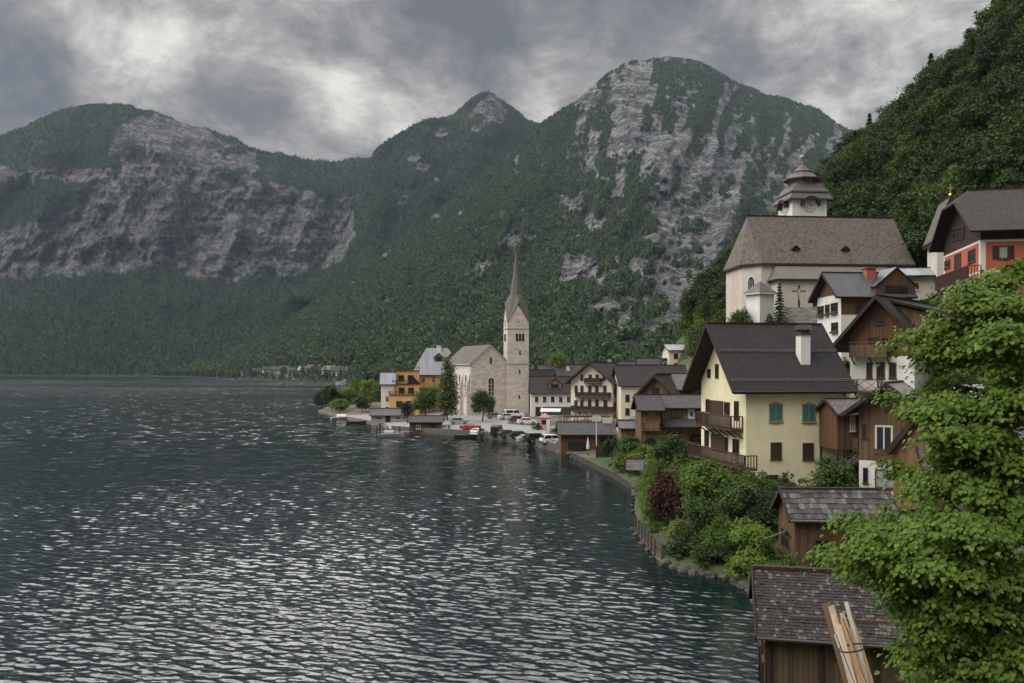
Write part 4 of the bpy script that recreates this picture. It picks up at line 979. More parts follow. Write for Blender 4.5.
# ---------------------------------------------------------------- white and timber house under the church
H = House('hillside_house', 'white house with brown timber gables and a grey metal roof', 'house', 112, 841, 5, 9.8, 7, 16.5, 23.75, 26.7)
H.walls(WHITE, gable=REDBROWN, depth=-2); H.make_roof(R_METAL, .75, 1.0, verge2=.3)
b = MB(); b.span((0.0, -0.07, 4.6), (9.8, -0.004, 7.2)); b.build('cladding', BROWN, H.root)
for r in ((817.8, 306.2, 824, 315), (825.3, 304.6, 829.8, 313.6), (831, 302.8, 838, 312), (831.5, 322.5, 838.3, 331)): H.window('L', r, frame=FRAME_B, style='cross', ft=.1, box=True)
H.window('F', uv=(2.0, 3.0, 4.9, 6.1), frame=FRAME_B, out=.07); H.window('F', uv=(6.3, 7.3, 4.9, 6.1), frame=FRAME_B, out=.07)
H.dormer(7.4, -0.3, 5.4, 4.2, 1.1, BROWN, R_METAL)
H.chimney(5.4, 3.0, 1.3, 0.9, BRICK, BRICK, hood=False)

# ---------------------------------------------------------------- red house
H = House('red_house', 'red plastered house with white corner bands and dark half hipped roof', 'house', 100, 980.6, -12, 17, 15, 20.5, 30.75, 36.1)
H.hipcut = 2.3; H.walls(RED, upper=DARKWOOD, split=8.6, depth=-2); H.make_roof(R_BROWN, 1.35, 1.5, hip=2.3, hq=2.5, verge2=.5)
b = MB()
for p, q in (((-.03, -.03, -2), (.55, -.004, 8.55)), ((-.03, -.002, -2), (-.004, .55, 8.55)), ((.56, -.03, 8.3), (17, -.004, 8.55)), ((-.03, .56, 8.3), (-.004, 15, 8.55)), ((-.03, 14.4, -2), (-.004, 15, 8.29)), ((-.03, .56, 4.7), (-.004, 14.39, 4.95)), ((.56, -.03, 4.7), (17, -.004, 4.95))): b.span(p, q)
b.build('corner_band', PLASTERBAND, H.root)
H.window('F', (998, 246, 1008.5, 258.8), frame=FRAME_B, pane=CURTAIN, style='one', ft=.14, shutter=DARKWOOD)
H.window('F', uv=(8.5, 9.8, 6.2, 7.8), frame=FRAME_B, shutter=DARKWOOD); H.window('F', uv=(2.2, 3.4, 1.6, 3.2), frame=FRAME_B, shutter=DARKWOOD); H.window('F', uv=(8.5, 9.8, 1.6, 3.2), frame=FRAME_B, shutter=DARKWOOD)
for r in ((944.5, 260.3, 950.5, 268), (968.2, 249.5, 975.5, 262), (969, 279, 976, 290)): H.window('L', r, frame=FRAME_B, style='cross', ft=.16)
for r in ((953, 228.5, 956.5, 241), (957, 227.5, 960.5, 240), (961, 226.5, 964.5, 239)): H.window('L', r, frame=FRAME_B, style='cross', ft=.12, out=.06, sill=False)
u0, z1 = H.px('L', 955, 256); u1, z0 = H.px('L', 961, 267); H.door('L', (u0, u1, z0 - .6, z1))
ua, z0 = on(H, 'L', 935, 284, 1.5); ub, z1 = on(H, 'L', 968, 284, 1.5); H.balcony('L', max(ua, 1), ub, (z0 + z1) / 2 - .1, 1.5, 1.6, RAILWOOD, 'bars')
RH = H

# ---------------------------------------------------------------- small chapel behind, and its low neighbour
H = House('chapel', 'small white chapel with steep roof and gilded cross behind the red house', 'chapel', 122, 937, -14, 3.4, 6, 24, 33.2, 38.0, ridge='y')
H.walls(OLDWHITE, depth=-3); H.make_roof(R_CHURCH, .5, .4); H.window('F', uv=(1.2, 2.2, 5, 7.5), frame=FRAME_W)
b = MB(); c = H.on_roof(-.2, 1.7); b.box((c.x, c.y, c.z + .75), (.16, .16, 1.7)); b.box((c.x, c.y, c.z + 1.05), (.8, .16, .16)); b.tube((c.x, c.y, c.z + .0), (c.x, c.y, c.z + .3), .25, .12); b.build('cross', GOLD, H.root)
H = House('outbuilding', 'low pale building with flat grey roof beside the church hall', 'building', 124, 898, -6, 8.5, 5, 24, 27.6, 28.7)
H.walls(OLDWHITE, depth=-3); H.make_roof(R_ZINC, .8, .6, th=.15); H.window('F', uv=(2, 3, 1.3, 2.5)); H.window('F', uv=(5, 6, 1.3, 2.5))

# ---------------------------------------------------------------- parish church on the terrace
H = House('parish_church', 'large pale church on a terrace with pagoda roofed clock tower', 'church', 140, 761, 5, 26, 13, 20.3, 31.6, 39.9)
H.nogable = True; H.walls(OLDWHITE, depth=-3)
H.make_roof(R_CHURCH, .55, 0.0, verge2=.3, trim=False)
b = MB(); b.beam((0, 6.5, H.zr + H.tz), (26.3, 6.5, H.zr + H.tz), .35, .2); b.build('ridge_cap', R_BROWN, H.roof)
A = [(0, 0), (-2.3, 2.6), (-2.3, 10.4), (0, 13)]; ze, zr = H.ze, H.zr
b = MB()
for i in range(3): p, q = A[i], A[i + 1]; b.poly([(*p, -3), (*q, -3), (*q, ze), (*p, ze)])
b.poly([(26, 0, ze), (26, 13, ze), (26, 6.5, zr)]); b.build('apse_wall', OLDWHITE, H.root)
b = MB(); E = [(0.02, -.55), (-2.75, 2.4), (-2.75, 10.6), (0.02, 13.55)]; apx = (0.1, 6.5, zr + H.tz); zl = ze - .55 * H.rk + H.tz
for i in range(3):
    p, q = E[i], E[i + 1]; l = math.hypot(p[0] - q[0], p[1] - q[1]); b.poly([(*p, zl), (*q, zl), apx], 0, [(0, 9), (l, 9), (l / 2, 0)]); b.poly([(*p, zl), (*q, zl), (*q, zl - .35), (*p, zl - .35)], 1)
    b.poly([(*p, zl - .35), (*q, zl - .35), (0, 6.5, zl - .35)], 1)
b.build('apse_roof', [R_CHURCH, DARKWOOD], H.roof)
# tall apse window
d = (Vector((-2.3, 2.6, 0)) - Vector((0, 0, 0))); l = d.length; d.normalize(); nrm = Vector((-d.y * -1, d.x * -1, 0)); nrm = Vector((d.y, -d.x, 0)) if Vector((d.y, -d.x, 0)).y < 0 else Vector((-d.y, d.x, 0))
b = MB(); g = MB()
def awin(tgt, w_, z0, z1, o0, o1, rnd=True):
    c = d * l * .5; pts = [(-w_, z0), (w_, z0), (w_, z1)] + [(w_ * math.cos(t_), z1 + w_ * 1.5 * math.sin(t_)) for t_ in [math.pi * i / 8 for i in range(1, 8)]] + [(-w_, z1)]
    tgt.rings([[tuple(c + d * p + nrm * o0 + Vector((0, 0, z))) for p, z in pts], [tuple(c + d * p + nrm * o1 + Vector((0, 0, z))) for p, z in pts]])
awin(b, .72, 3.9, 8.0, .003, .06); awin(g, .55, 4.1, 8.0, .05, .09); w_ = b.build('window', PLASTERBAND, H.root); g.build('pane', PANE, w_)
b = MB(); c = d * l * .5
for p in (-.2, .2): b.beam(tuple(c + d * p + nrm * .11 + Vector((0, 0, 4.1))), tuple(c + d * p + nrm * .11 + Vector((0, 0, 8.4))), .07, .05)
b.build('tracery', PLASTERBAND, w_)
b = MB(); b.box((-2.31, 6.2, 6.5), (.03, 3.2, 7.0)); b.build('faded_fresco', stucco((0.56, 0.46, 0.40), .6), H.root)
# side aisle
b = MB(); b.span((1.6, -3.6, -3), (22, -0.02, 8.1)); b.build('aisle_wall', OLDWHITE, H.root)
b = MB(); tp = [(2.4, -.03, 10.75), (22.5, -.03, 10.75)]; bt = [(22.5, -4.2, 8.0), (1.0, -4.2, 8.0)]
b.poly(tp + bt, 0, [(2.4, 0), (22.5, 0), (22.5, 5), (1, 5)]); b.poly([(2.4, -.03, 10.75), (1.0, -4.2, 8.0), (1.0, -.03, 8.0)], 0, [(0, 0), (0, 5), (4, 5)])
b.poly([(22.5, -4.2, 7.75), (1.0, -4.2, 7.75), (1.0, -4.2, 8.0), (22.5, -4.2, 8.0)], 1); b.poly([(22.5, -4.2, 7.75), (1.0, -4.2, 7.75), (1, -.03, 7.75), (22.5, -.03, 7.75)], 1); b.build('aisle_roof', [R_BROWN if False else seam_metal((0.135, 0.118, 0.112), .35, .7), DARKWOOD], H.root)
for u in (7.5, 12, 16.5):
    b = MB(); b.prism([(u - .5, 3), (u + .5, 3), (u + .5, 5.6), (u + .35, 6.1), (u, 6.3), (u - .35, 6.1), (u - .5, 5.6)], 'y', -3.66, -3.605); w_ = b.build('window', PLASTERBAND, H.root)
    b = MB(); b.prism([(u - .38, 3.1), (u + .38, 3.1), (u + .38, 5.6), (u + .25, 6), (u, 6.15), (u - .25, 6), (u - .38, 5.6)], 'y', -3.69, -3.65); b.build('pane', PANE, w_)
for a in (6.4, 15.0):
    H.dormer(a, 1.1, 1.0, 1.6, .5, DARKWOOD, R_BROWN, win=False)
# tower: square shaft, clock faces, stacked pagoda roofs
tx, ty, hw = 14.6, 17.2, 3.25
b = MB(); b.span((tx - hw, ty - hw, -2), (tx + hw, ty + hw, 26.0)); T = b.build('tower', WHITE, H.root)
def skirt(z0, z1, r0, r1, name, m, n=4, th=.28, arch=0.0):
    b = MB(); rot = math.pi / 4 if n == 4 else math.pi / 8; k = 1 / math.cos(math.pi / n)
    steps = 5; rr = []
    for j in range(steps + 1):
        f = j / steps; r = r0 + (r1 - r0) * (f ** .75); z = z0 + (z1 - z0) * f
        rr.append([(tx + r * k * math.cos(rot + 2 * math.pi * i / n), ty + r * k * math.sin(rot + 2 * math.pi * i / n), z) for i in range(n)])
    low = [[(p[0], p[1], p[2] - th) for p in rr[0]]]
    b.rings(low + rr, 0); return b.build(name, m, T)
zt = lambda y: Z(y, 156) - 20.3
def prism8(z0, z1, r, name, m, n=8):
    b = MB(); k = 1 / math.cos(math.pi / n)
    b.rings([[(tx + r * k * math.cos(math.pi / n + 2 * math.pi * i / n), ty + r * k * math.sin(math.pi / n + 2 * math.pi * i / n), z) for i in range(n)] for z in (z0, z1)]); return b.build(name, m, T)
skirt(zt(199.3), zt(191.5), 4.1, 3.2, 'tower_roof', SLATEP); skirt(zt(191.5) - .02, zt(183), 3.55, 2.35, 'tower_roof', SLATEP)
prism8(zt(184), zt(177), 2.35, 'belfry', TAN); skirt(zt(177), zt(169.5), 3.3, 1.5, 'tower_roof', SLATEP, 8, .2)
prism8(zt(170.2), zt(168.8), 1.2, 'lantern', DARKWOOD); skirt(zt(169), zt(161), 1.75, .18, 'tower_roof', SLATEP, 8, .15)
b = MB(); b.tube((tx, ty, zt(161.5)), (tx, ty, zt(151)), .11, .05); b.rings([[(tx + r_ * math.cos(a), ty + r_ * math.sin(a), zt(154) + z_) for a in [6.283 * i / 10 for i in range(10)]] for r_, z_ in ((.05, -.42), (.32, -.25), (.42, 0), (.32, .25), (.05, .42))])
b.beam((tx - .5, ty, zt(151.8)), (tx + .5, ty, zt(151.8)), .09, .09); b.build('finial', plain((0.32, 0.31, 0.29), .4, .4), T)
def clock(c, ax, ay, r, parent, nm, arch=None):
    """round dial at c lying in the plane of ax, ay"""
    n = ax.cross(ay); b = MB(); N_ = 28
    def ring(rr, o): return [tuple(c + ax * rr * math.cos(6.283 * i / N_) + ay * rr * math.sin(6.283 * i / N_) + n * o) for i in range(N_)]
    b.rings([ring(r, 0), ring(r, .06)]); o = b.build('clock_face', PLASTERBAND, parent)
    b = MB(); b.rings([ring(r * .98, .062), ring(r * .98, .085)], cap=False)
    for i in range(12):
        a = 6.283 * i / 12; v = ax * math.cos(a) + ay * math.sin(a); b.beam(tuple(c + v * r * .74 + n * .08), tuple(c + v * r * .93 + n * .08), r * .07, .02, up=tuple(n))
    b.beam(tuple(c + n * .09), tuple(c + (ax * .55 + ay * .30) * r + n * .09), r * .09, .02, up=tuple(n)); b.beam(tuple(c + n * .1), tuple(c + (ax * -.12 + ay * .82) * r + n * .1), r * .07, .02, up=tuple(n))
    b.rings([ring(r * .5, .062), ring(r * .5, .075), ring(r * .42, .075), ring(r * .42, .062)], cap=False)
    b.build('clock_hand', plain((0.03, 0.025, 0.02)), o)
cz = zt(207.3)
for c, ax, nm in ((Vector((tx, ty - hw - .005, cz)), Vector((1, 0, 0)), 'f'), (Vector((tx - hw - .005, ty, cz)), Vector((0, -1, 0)), 'l')):
    clock(c, ax, Vector((0, 0, 1)), 1.05, T, nm)
    # arched hood over the dial: wall gablet and roof band
    nn = ax.cross(Vector((0, 0, 1))); arc = [(math.cos(t_), math.sin(t_)) for t_ in [math.pi * i / 12 for i in range(13)]]
    b = MB(); f0 = [c + ax * 1.35 * p + Vector((0, 0, 1.35 * q + .05)) for p, q in arc] + [c + ax * -1.35 + Vector((0, 0, -.3)), c + ax * 1.35 + Vector((0, 0, -.3))]
    b.rings([[tuple(v + nn * -1.0) for v in f0], [tuple(v + nn * -.004) for v in f0]]); b.build('clock_gable', WHITE, T)
    b = MB(); R0 = [c + ax * 1.42 * p + Vector((0, 0, 1.42 * q + .08)) for p, q in arc]; R1 = [c + ax * 1.78 * p + Vector((0, 0, 1.72 * q + .08)) for p, q in arc]
    for i in range(12): b.hexa([tuple(R0[i] - nn * .9), tuple(R0[i + 1] - nn * .9), tuple(R0[i + 1] + nn * .95), tuple(R0[i] + nn * .95), tuple(R1[i] - nn * .9), tuple(R1[i + 1] - nn * .9), tuple(R1[i + 1] + nn * .95), tuple(R1[i] + nn * .95)])
    b.build('clock_hood', DARKWOOD, T)
CH = H
# chapel-like porch, crucifix and churchyard wall
o = Vector(P(760, 325, 134)); z0 = 18.5
r_ = empty('porch', (o.x, o.y, z0), R(28), 'white porch tower with a grey pyramid roof at the church', 'porch')
b = MB(); hz = Z(294.5, 134) - z0; b.span((-1.5, -1.5, -1), (1.5, 1.5, hz)); b.build('wall', WHITE, r_)
b = MB(); e = 1.95; ap = (0, 0, Z(281, 134) - z0); q = [(-e, -e), (e, -e), (e, e), (-e, e)]
for i in range(4): p, s_ = q[i], q[(i + 1) % 4]; b.poly([(*p, hz + .1), (*s_, hz + .1), ap], 0, [(0, 3), (3, 3), (1.5, 0)]); b.poly([(*p, hz - .06), (*s_, hz - .06), (*s_, hz + .1), (*p, hz + .1)], 1)
b.poly([(*p, hz - .05) for p in q], 1); b.build('roof', [R_GREY, PLASTERBAND], r_)
b = MB(); b.prism([(-.55, 0.3), (.55, .3), (.55, 2.2), (.3, 2.7), (0, 2.85), (-.3, 2.7), (-.55, 2.2)], 'x', -1.54, -1.505); b.build('niche', plain((0.30, 0.20, 0.16), .9), r_)
b = MB(); b.span((-.7, -1.53, .6), (.7, -1.504, 3)); b.build('wall_panel', stucco((0.58, 0.42, 0.36), .4), r_)
c = Vector(P(799, 304, 132.5)); r_ = empty('crucifix', (c.x, c.y, c.z), 0, 'tall dark wooden crucifix above the stone churchyard wall', 'crucifix')
b = MB(); b.span((-.13, -.1, -2.5), (.13, .1, 2.9)); b.span((-1.0, -.11, 1.9), (1.0, .09, 2.15)); b.build('cross_beam', DARKWOOD, r_)
b = MB(); b.path([(0, -.16, 2.15), (0, -.2, 1.75), (0, -.16, 1.2), (0, -.14, .6)], [.09, .13, .10, .05], 7); b.path([(0, -.17, 1.95), (-.4, -.16, 2.02), (-.8, -.14, 2.08)], [.06, .05, .04], 5); b.path([(0, -.17, 1.95), (.4, -.16, 2.02), (.8, -.14, 2.08)], [.06, .05, .04], 5)
b.rings([[(.1 * k * math.cos(a), -.22 + .1 * k * math.sin(a), 2.25 + z_) for a in [6.283 * i / 8 for i in range(8)]] for k, z_ in ((.3, -.12), (1, 0), (.4, .13))]); b.build('carved_figure', plain((0.45, 0.36, 0.28), .8), r_)
a, c = Vector(P(786, 306, 132)), Vector(P(822, 306, 130)); b = MB(); b.hexa([(a.x, a.y, 15), (c.x, c.y, 15), (c.x, c.y + .6, 15), (a.x, a.y + .6, 15), (a.x, a.y, 23.4), (c.x, c.y, 23.4), (c.x, c.y + .6, 23.4), (a.x, a.y + .6, 23.4)])
tag(b.build('churchyard_wall', RUBBLE), 'mossy grey stone retaining wall under the crucifix', 'wall')
a, c = Vector(P(722, 322, 136)), Vector(P(786, 322, 132.2)); b = MB(); b.hexa([(a.x, a.y, 12), (c.x, c.y, 12), (c.x, c.y + .6, 12), (a.x, a.y + .6, 12), (a.x, a.y, 20.4), (c.x, c.y, 20.4), (c.x, c.y + .6, 20.4), (a.x, a.y + .6, 20.4)])
tag(b.build('terrace_wall', RUBBLE), 'long low stone wall along the church terrace edge', 'wall')

# ---------------------------------------------------------------- shingled house and boathouse by the water
S1 = [plain((k * 0.92, k * 0.86, k * 0.84), 0.85, var=0.4) for k in (0.045, 0.065, 0.085, 0.055, 0.038, 0.13)]
S2 = [plain((k * 1.0, k * 0.84, k * 0.84), 0.8, var=0.45) for k in (0.022, 0.032, 0.045, 0.027, 0.034, 0.026, 0.038, 0.10)]
H = House('lakeside_cabin', 'brown board cabin with broad grey shingle roof above the boathouse', 'cabin', 57, 795, -4, 6.4, 4.5, 0.5, 4.05, 5.5)
H.walls(BROWN, depth=-1); H.make_roof(R_GREY, .5, .45, th=.1, edge=DARKWOOD)
H.shingle(S1, .52, .30, .035, -1, .5, .42, 3); H.shingle(S1, .52, .30, .035, 1, .5, .42, 4)
H.window('L', (782, 529.5, 789.5, 548.5), frame=FRAME_B, style='cross', ft=.08, box=True); H.window('F', (814, 539, 831.5, 557), frame=FRAME_B, style='cross', ft=.1, box=True)
H.window('F', uv=(4.2, 5.4, 1.2, 2.5), frame=FRAME_B, box=True)
H = House('boathouse', 'weathered brown boathouse with dark speckled shingle roof at the water', 'boathouse', 35.4, 768, -13, 6.3, 5.0, 0.2, 3.30, 5.0)
H.walls(WEATHERED, depth=-1.5); H.make_roof(R_DARK, .65, .5, th=.1, edge=DARKWOOD)
H.shingle(S2, .165, .17, .022, -1, .65, .48, 5); H.shingle(S2, .165, .17, .022, 1, .65, .48, 6)
b = MB(); p, q = H.on_roof(.9, .25, .06), H.on_roof(6.4, .25, .06); b.beam(p, q, .08, .09); b.build('snow_guard', WEATHERED, H.roof)
b = MB(); b.tube((2.6, -.04, 2.0), (2.6, .0, 2.0), .22, n=14); b.build('porthole', FRAME_B, H.root)
b = MB()
for x in (0.05, 2.1, 4.2, 6.25): b.beam((x, -.06, -1.5), (x, -.06, 3.2), .16, .12)
for y in (.05, 2.5, 4.9): b.beam((-.06, y, -1.5), (-.06, y, 3.2), .12, .16)
b.build('corner_post', DARKWOOD, H.root)
for y in (1.0, 3.3): H.window('L', uv=(5 - y - .9, 5 - y, 1.2, 2.0), frame=FRAME_B, style='two')
BH = H

# ---------------------------------------------------------------- village centre
H = House('guesthouse', 'white gabled guesthouse with rows of dark flowered balconies', 'hotel', 188, 571, -30, 9.8, 14, 3.2, 11.1, 15.0, ridge='y')
H.walls(CREAM, depth=-1.5); H.make_roof(R_DARK, .9, 1.3, th=.2, verge2=.4)
for x0, x1 in ((574.3, 577.6), (580.3, 583.5), (588, 591.4), (595.2, 598.8), (603.6, 607.4)): H.window('F', (x0, 400.2, x1, 407.8), frame=FRAME_B, style='cross', ft=.12)
for x0, x1 in ((574.6, 577.8), (580.4, 583.6), (588.2, 591.6), (595.2, 598.6), (603.2, 606.6)): H.window('F', (x0, 385.6, x1, 392), frame=FRAME_B, style='cross', ft=.12)
for x0, x1 in ((580.6, 583.4), (588.6, 592), (595.4, 598.8), (602.6, 605.6)): H.window('F', (x0, 374.6, x1, 380.4), frame=FRAME_B, style='cross', ft=.12)
for (x0, x1, y, st) in ((584, 600, 382.8, 'bars'), (575, 609, 397, 'bars'), (570.5, 613, 411, 'bars')):
    ua, z0 = on(H, 'F', x0, y, 1.1); ub, z1 = on(H, 'F', x1, y, 1.1); H.balcony('F', ua, ub, (z0 + z1) / 2, 1.1, 1.0, DARKWOOD, 'boards')
for z in (2.4, 5.3): H.balcony('R', 1, 6, z, 1.1, 1, DARKWOOD, 'boards'); H.window('R', uv=(2, 3, z + .3, z + 2), frame=FRAME_B); H.window('R', uv=(4, 5, z + .3, z + 2), frame=FRAME_B)
H = House('long_house', 'pale house with a very wide dark roof next to the guesthouse', 'house', 178, 621, 2, 14.2, 11, 3.4, 10.5, 14.4)
H.walls(CREAM, depth=-1.5); H.make_roof(R_DARK, .6, .6)
for u in (.9, 3.4, 6, 9, 11.5):
    for z in (.8, 3.6): H.window('F', uv=(u, u + .9, z, z + 1.4), frame=FRAME_B)
H.balcony('F', 2.6, 5, 3.2, 1.0, 1, DARKWOOD, 'boards')
H = House('low_house', 'long low white building with dark roof beside the church tower', 'building', 212, 531, 0, 10.6, 11, 2.0, 7.9, 11.6)
H.walls(WHITE, depth=-1); H.make_roof(R_DARK, .6, .4); H.dormer(6.0, 1.2, 3.4, 3.5, 1.0, TAN, R_DARK)
for u in (1, 3, 5, 7, 9): H.window('F', uv=(u, u + .8, 3.6, 4.8), frame=FRAME_B)
H.door('F', (1.2, 2.4, 0, 2.2))
b = MB(); b.span((2.9, -.08, .3), (10.3, -.01, 2.3)); b.build('shop_front', plain((0.05, 0.05, 0.055), .3), H.root)
H = House('village_house', 'dark roofed house standing behind the low white building', 'house', 240, 541, 3, 12, 9, 3, 10.6, 14.6)
H.walls(GREYWALL, depth=-1); H.make_roof(R_SLATE, .6, .6); H.window('F', uv=(3, 4, 4, 5.4)); H.window('F', uv=(7, 8, 4, 5.4)); H.chimney(8, 3, .9, 1.0, WHITE, GREYWALL, hood=False)
H = House('village_house', 'brown roofed house peeping out just right of the church tower', 'house', 233, 527, -12, 6.5, 8, 3, 9.2, 13.2)
H.walls(BROWN, depth=-1); H.make_roof(R_DARK, .6, .6); H.window('F', uv=(2, 3, 3, 4.4))
H = House('village_house', 'grey roofed house between the guesthouse and the wide dark roof', 'house', 236, 598, 4, 12, 9, 4, 12.0, 15.6)
H.walls(WHITE, depth=-1); H.make_roof(R_SLATE, .6, .6); H.window('F', uv=(3, 4, 4, 5.4)); H.chimney(4, 4, .9, .9, GREYWALL, GREYWALL, hood=False)
H = House('village_house', 'slate roofed house behind the long dark roof below the slope', 'house', 226, 640, -4, 9, 9, 5, 12.6, 16.4)
H.walls(OLDWHITE, depth=-1); H.make_roof(R_SLATE, .6, .6); H.window('F', uv=(2, 3, 4, 5.4)); H.window('F', uv=(6, 7, 4, 5.4))
H = House('slope_house', 'cream house with pale flat pitched roof alone on the slope', 'house', 222, 669, 4, 6.3, 7, 11, 18.7, 20.2)
H.walls(CREAM, depth=-4); H.make_roof(R_LIGHT, .5, .6, th=.15)
for u in (1.3, 4.1):
    for z in (3.0, 5.5): H.window('F', uv=(u, u + 1.1, z, z + 1.3), frame=FRAME_B)
H.balcony('L', 1.5, 5.5, 4.6, 1.2, 1, DARKWOOD, 'boards')
H = House('village_chalet', 'timber chalet with pointed dark gable among the lakeside roofs', 'house', 126, 640, -27, 4.8, 9, 3.2, 10.2, 12.7, ridge='y')
H.walls(TAN, depth=-1); H.make_roof(R_DARK, .8, .9); H.window('F', uv=(1.8, 3.0, 7.0, 8.0), frame=FRAME_B, style='two'); H.window('F', uv=(1.8, 3.0, 4.0, 5.2), frame=FRAME_B, style='two')
H = House('village_chalet', 'brown house with worn grey roof left of the yellow house', 'house', 128, 665, 2, 6, 7.5, 3.2, 10.9, 12.9)
H.walls(BROWN, depth=-1); H.make_roof(R_GREY, .7, .6); H.window('F', uv=(1.2, 2.2, 6.0, 7.2), frame=FRAME_B)
H = House('village_chalet', 'long brown lakeside house with lower porch roof and white wall panel', 'house', 114, 662, 2, 7.2, 6, 2.6, 8.75, 10.1)
H.walls(TAN, depth=-1); H.make_roof(R_SLATE, .6, .5); H.window('F', (671, 410, 682, 418), frame=FRAME_B, style='two', ft=.1)
b = MB(); u0, z1 = H.px('F', 688, 407); u1, z0 = H.px('F', 694.5, 419); b.span((u0, -.07, z0), (u1, -.004, z1)); b.build('wall_panel', WHITE, H.root)
H.window('F', (690, 412, 692.5, 415), frame=FRAME_B, style='two', ft=.05, out=.075)
u0, zz = H.px('F', 662, 419.5); H.lean_to('F', 0, 7.4, zz, zz - 1.0, 1.6, R_SLATE); H.door('F', (1.5, 2.6, .4, 2.6)); H.window('F', uv=(3.6, 5.6, 1.1, 2.5), frame=FRAME_B)
b = MB(); b.span((0, -1.5, .2), (7.3, -.05, .4)); b.build('deck', WEATHERED, H.root)
H = House('village_chalet', 'narrow timber house with arched loggia under a small balcony', 'house', 111, 641, 0, 2.5, 5, 2.0, 8.6, 10.2)
H.walls(MIDDLE, depth=-1); H.make_roof(R_SLATE, .5, .5)
u0, z1 = H.px('F', 645, 410); u1, z0 = H.px('F', 655, 416); H.window('F', uv=(u0, u1, z0, z1), frame=TAN, style='two', ft=.06, sill=False)
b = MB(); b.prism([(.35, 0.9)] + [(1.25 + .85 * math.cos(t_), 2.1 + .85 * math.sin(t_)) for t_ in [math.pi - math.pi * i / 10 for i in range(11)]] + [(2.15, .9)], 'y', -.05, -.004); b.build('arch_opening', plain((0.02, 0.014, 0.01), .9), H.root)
H.balcony('F', .1, 2.4, 4.0, .7, 1.0, TAN, 'boards', bracket=False); H.balcony('F', .1, 2.4, .6, .6, .9, TAN, 'boards', bracket=False)
H = House('lakeside_hut', 'small tan hut with blue grey metal roof among the shrubs', 'hut', 122, 621, 0, 3.0, 3.2, 2.0, 5.45, 6.3)
H.walls(TAN, depth=-1); H.make_roof(R_METAL, .4, .35, th=.12); H.window('F', uv=(.8, 1.8, 1.4, 2.5), frame=FRAME_B)
H = House('long_boathouse', 'long dark boathouse with grey roof and wide door on the quay', 'boathouse', 136, 561, 0, 8.4, 7, .7, 3.55, 5.0)
H.walls(REDBROWN, depth=-2); H.make_roof(R_SLATE, .7, .5, th=.15)
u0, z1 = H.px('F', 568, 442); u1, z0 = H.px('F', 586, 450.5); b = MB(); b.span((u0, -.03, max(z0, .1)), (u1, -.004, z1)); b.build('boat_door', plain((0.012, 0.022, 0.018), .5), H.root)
H.window('F', uv=(6.2, 7.2, 1.2, 2.2), frame=FRAME_B)
b = MB(); b.span((.8, -2.4, -.25), (4.6, -.05, -.08)); b.build('deck', GREYWOOD, H.root)
H = House('boat_shelter', 'tiny open boat shelter with grey shingle roof at the shore', 'shelter', 102, 628, -8, 2.0, 2.6, .3, 1.9, 2.9)
H.make_roof(R_GREY, .25, .25, th=.08)
for x in (.1, 1.9):
    for y in (.1, 2.5): b = MB(); b.beam((x, y, -1.5), (x, y, 1.95), .12, .12); b.build('post', GREYWOOD, H.root)
b = MB(); b.span((0, 2.45, -.8), (2, 2.5, 1.8)); b.build('back_wall', WEATHERED, H.root)

# ---------------------------------------------------------------- lutheran church by the lake
H = House('lakeside_church', 'stone church with tall pointed spire beside the lake car park', 'church', 222, 471, 22, 10.8, 22, 1.4, 15.2, 19.9, ridge='y')
H.walls(STONE, depth=-1); H.make_roof(tiles((0.105, 0.092, 0.088), 0.35, 0.28, 0.5), .5, .25, trim=False, edge=GREYWALL)
b = MB(); b.span((-.06, .9, -.5), (-.004, 21.9, 13.3)); b.build('plaster_wall', stucco((0.62, 0.60, 0.57), .4), H.root)
def lancet(face, u, z0, z1, w_, m=PLASTERBAND, o=.06):
    arc = [(w_ * math.cos(t_), w_ * math.sin(t_)) for t_ in [math.pi * i / 8 for i in range(9)]]
    for ww, o0, o1, mt, nm in ((1.25, .003, .05, m, 'window'), (1.0, .045, .07, PANE, 'pane')):
        pts = [(u + w_ * ww, z0 - (.1 if ww > 1 else 0)), *[(u + p * ww, z1 + q * ww) for p, q in arc], (u - w_ * ww, z0 - (.1 if ww > 1 else 0))]; b = MB()
        b.rings([[tuple(H.at(face, p, q, o + o0)) for p, q in pts], [tuple(H.at(face, p, q, o + o1)) for p, q in pts]])
        par = b.build(nm, mt, H.root if nm == 'window' else par)
    if w_ > .5:
        b = MB(); b.beam(tuple(H.at(face, u, z0, o + .09)), tuple(H.at(face, u, z1 + w_ * .9, o + .09)), .1, .05)
        for k in range(1, 4): zz = z0 + (z1 - z0) * k / 4; b.beam(tuple(H.at(face, u - w_, zz, o + .09)), tuple(H.at(face, u + w_, zz, o + .09)), .05, .07)
        b.build('tracery', m, par)
lancet('F', 5.6, 5.4, 9.3, .75, o=0.0); lancet('F', 5.5, 13.7, 15.2, .28, o=0.0)
for y in (4, 9, 14, 19): lancet('L', 22 - y, 5, 10.2, .6)
for y in (1.0, 6.5, 11.5, 16.5, 21.3):
    b = MB(); b.prism([(-1.0, -1), (-.07, -1), (-.07, 11.5), (-.5, 9.5), (-1.0, 8.5)], 'y', y - .35, y + .35); b.build('buttress', STONE, H.root)
b = MB(); b.prism([(-.1, .3), (1.3, .3), (1.3, 2.6), (.6, 3.3), (-.1, 2.6)], 'y', -.08, -.004); o = b.build('door', DARKWOOD, H.root)
o.location.x = 5.0
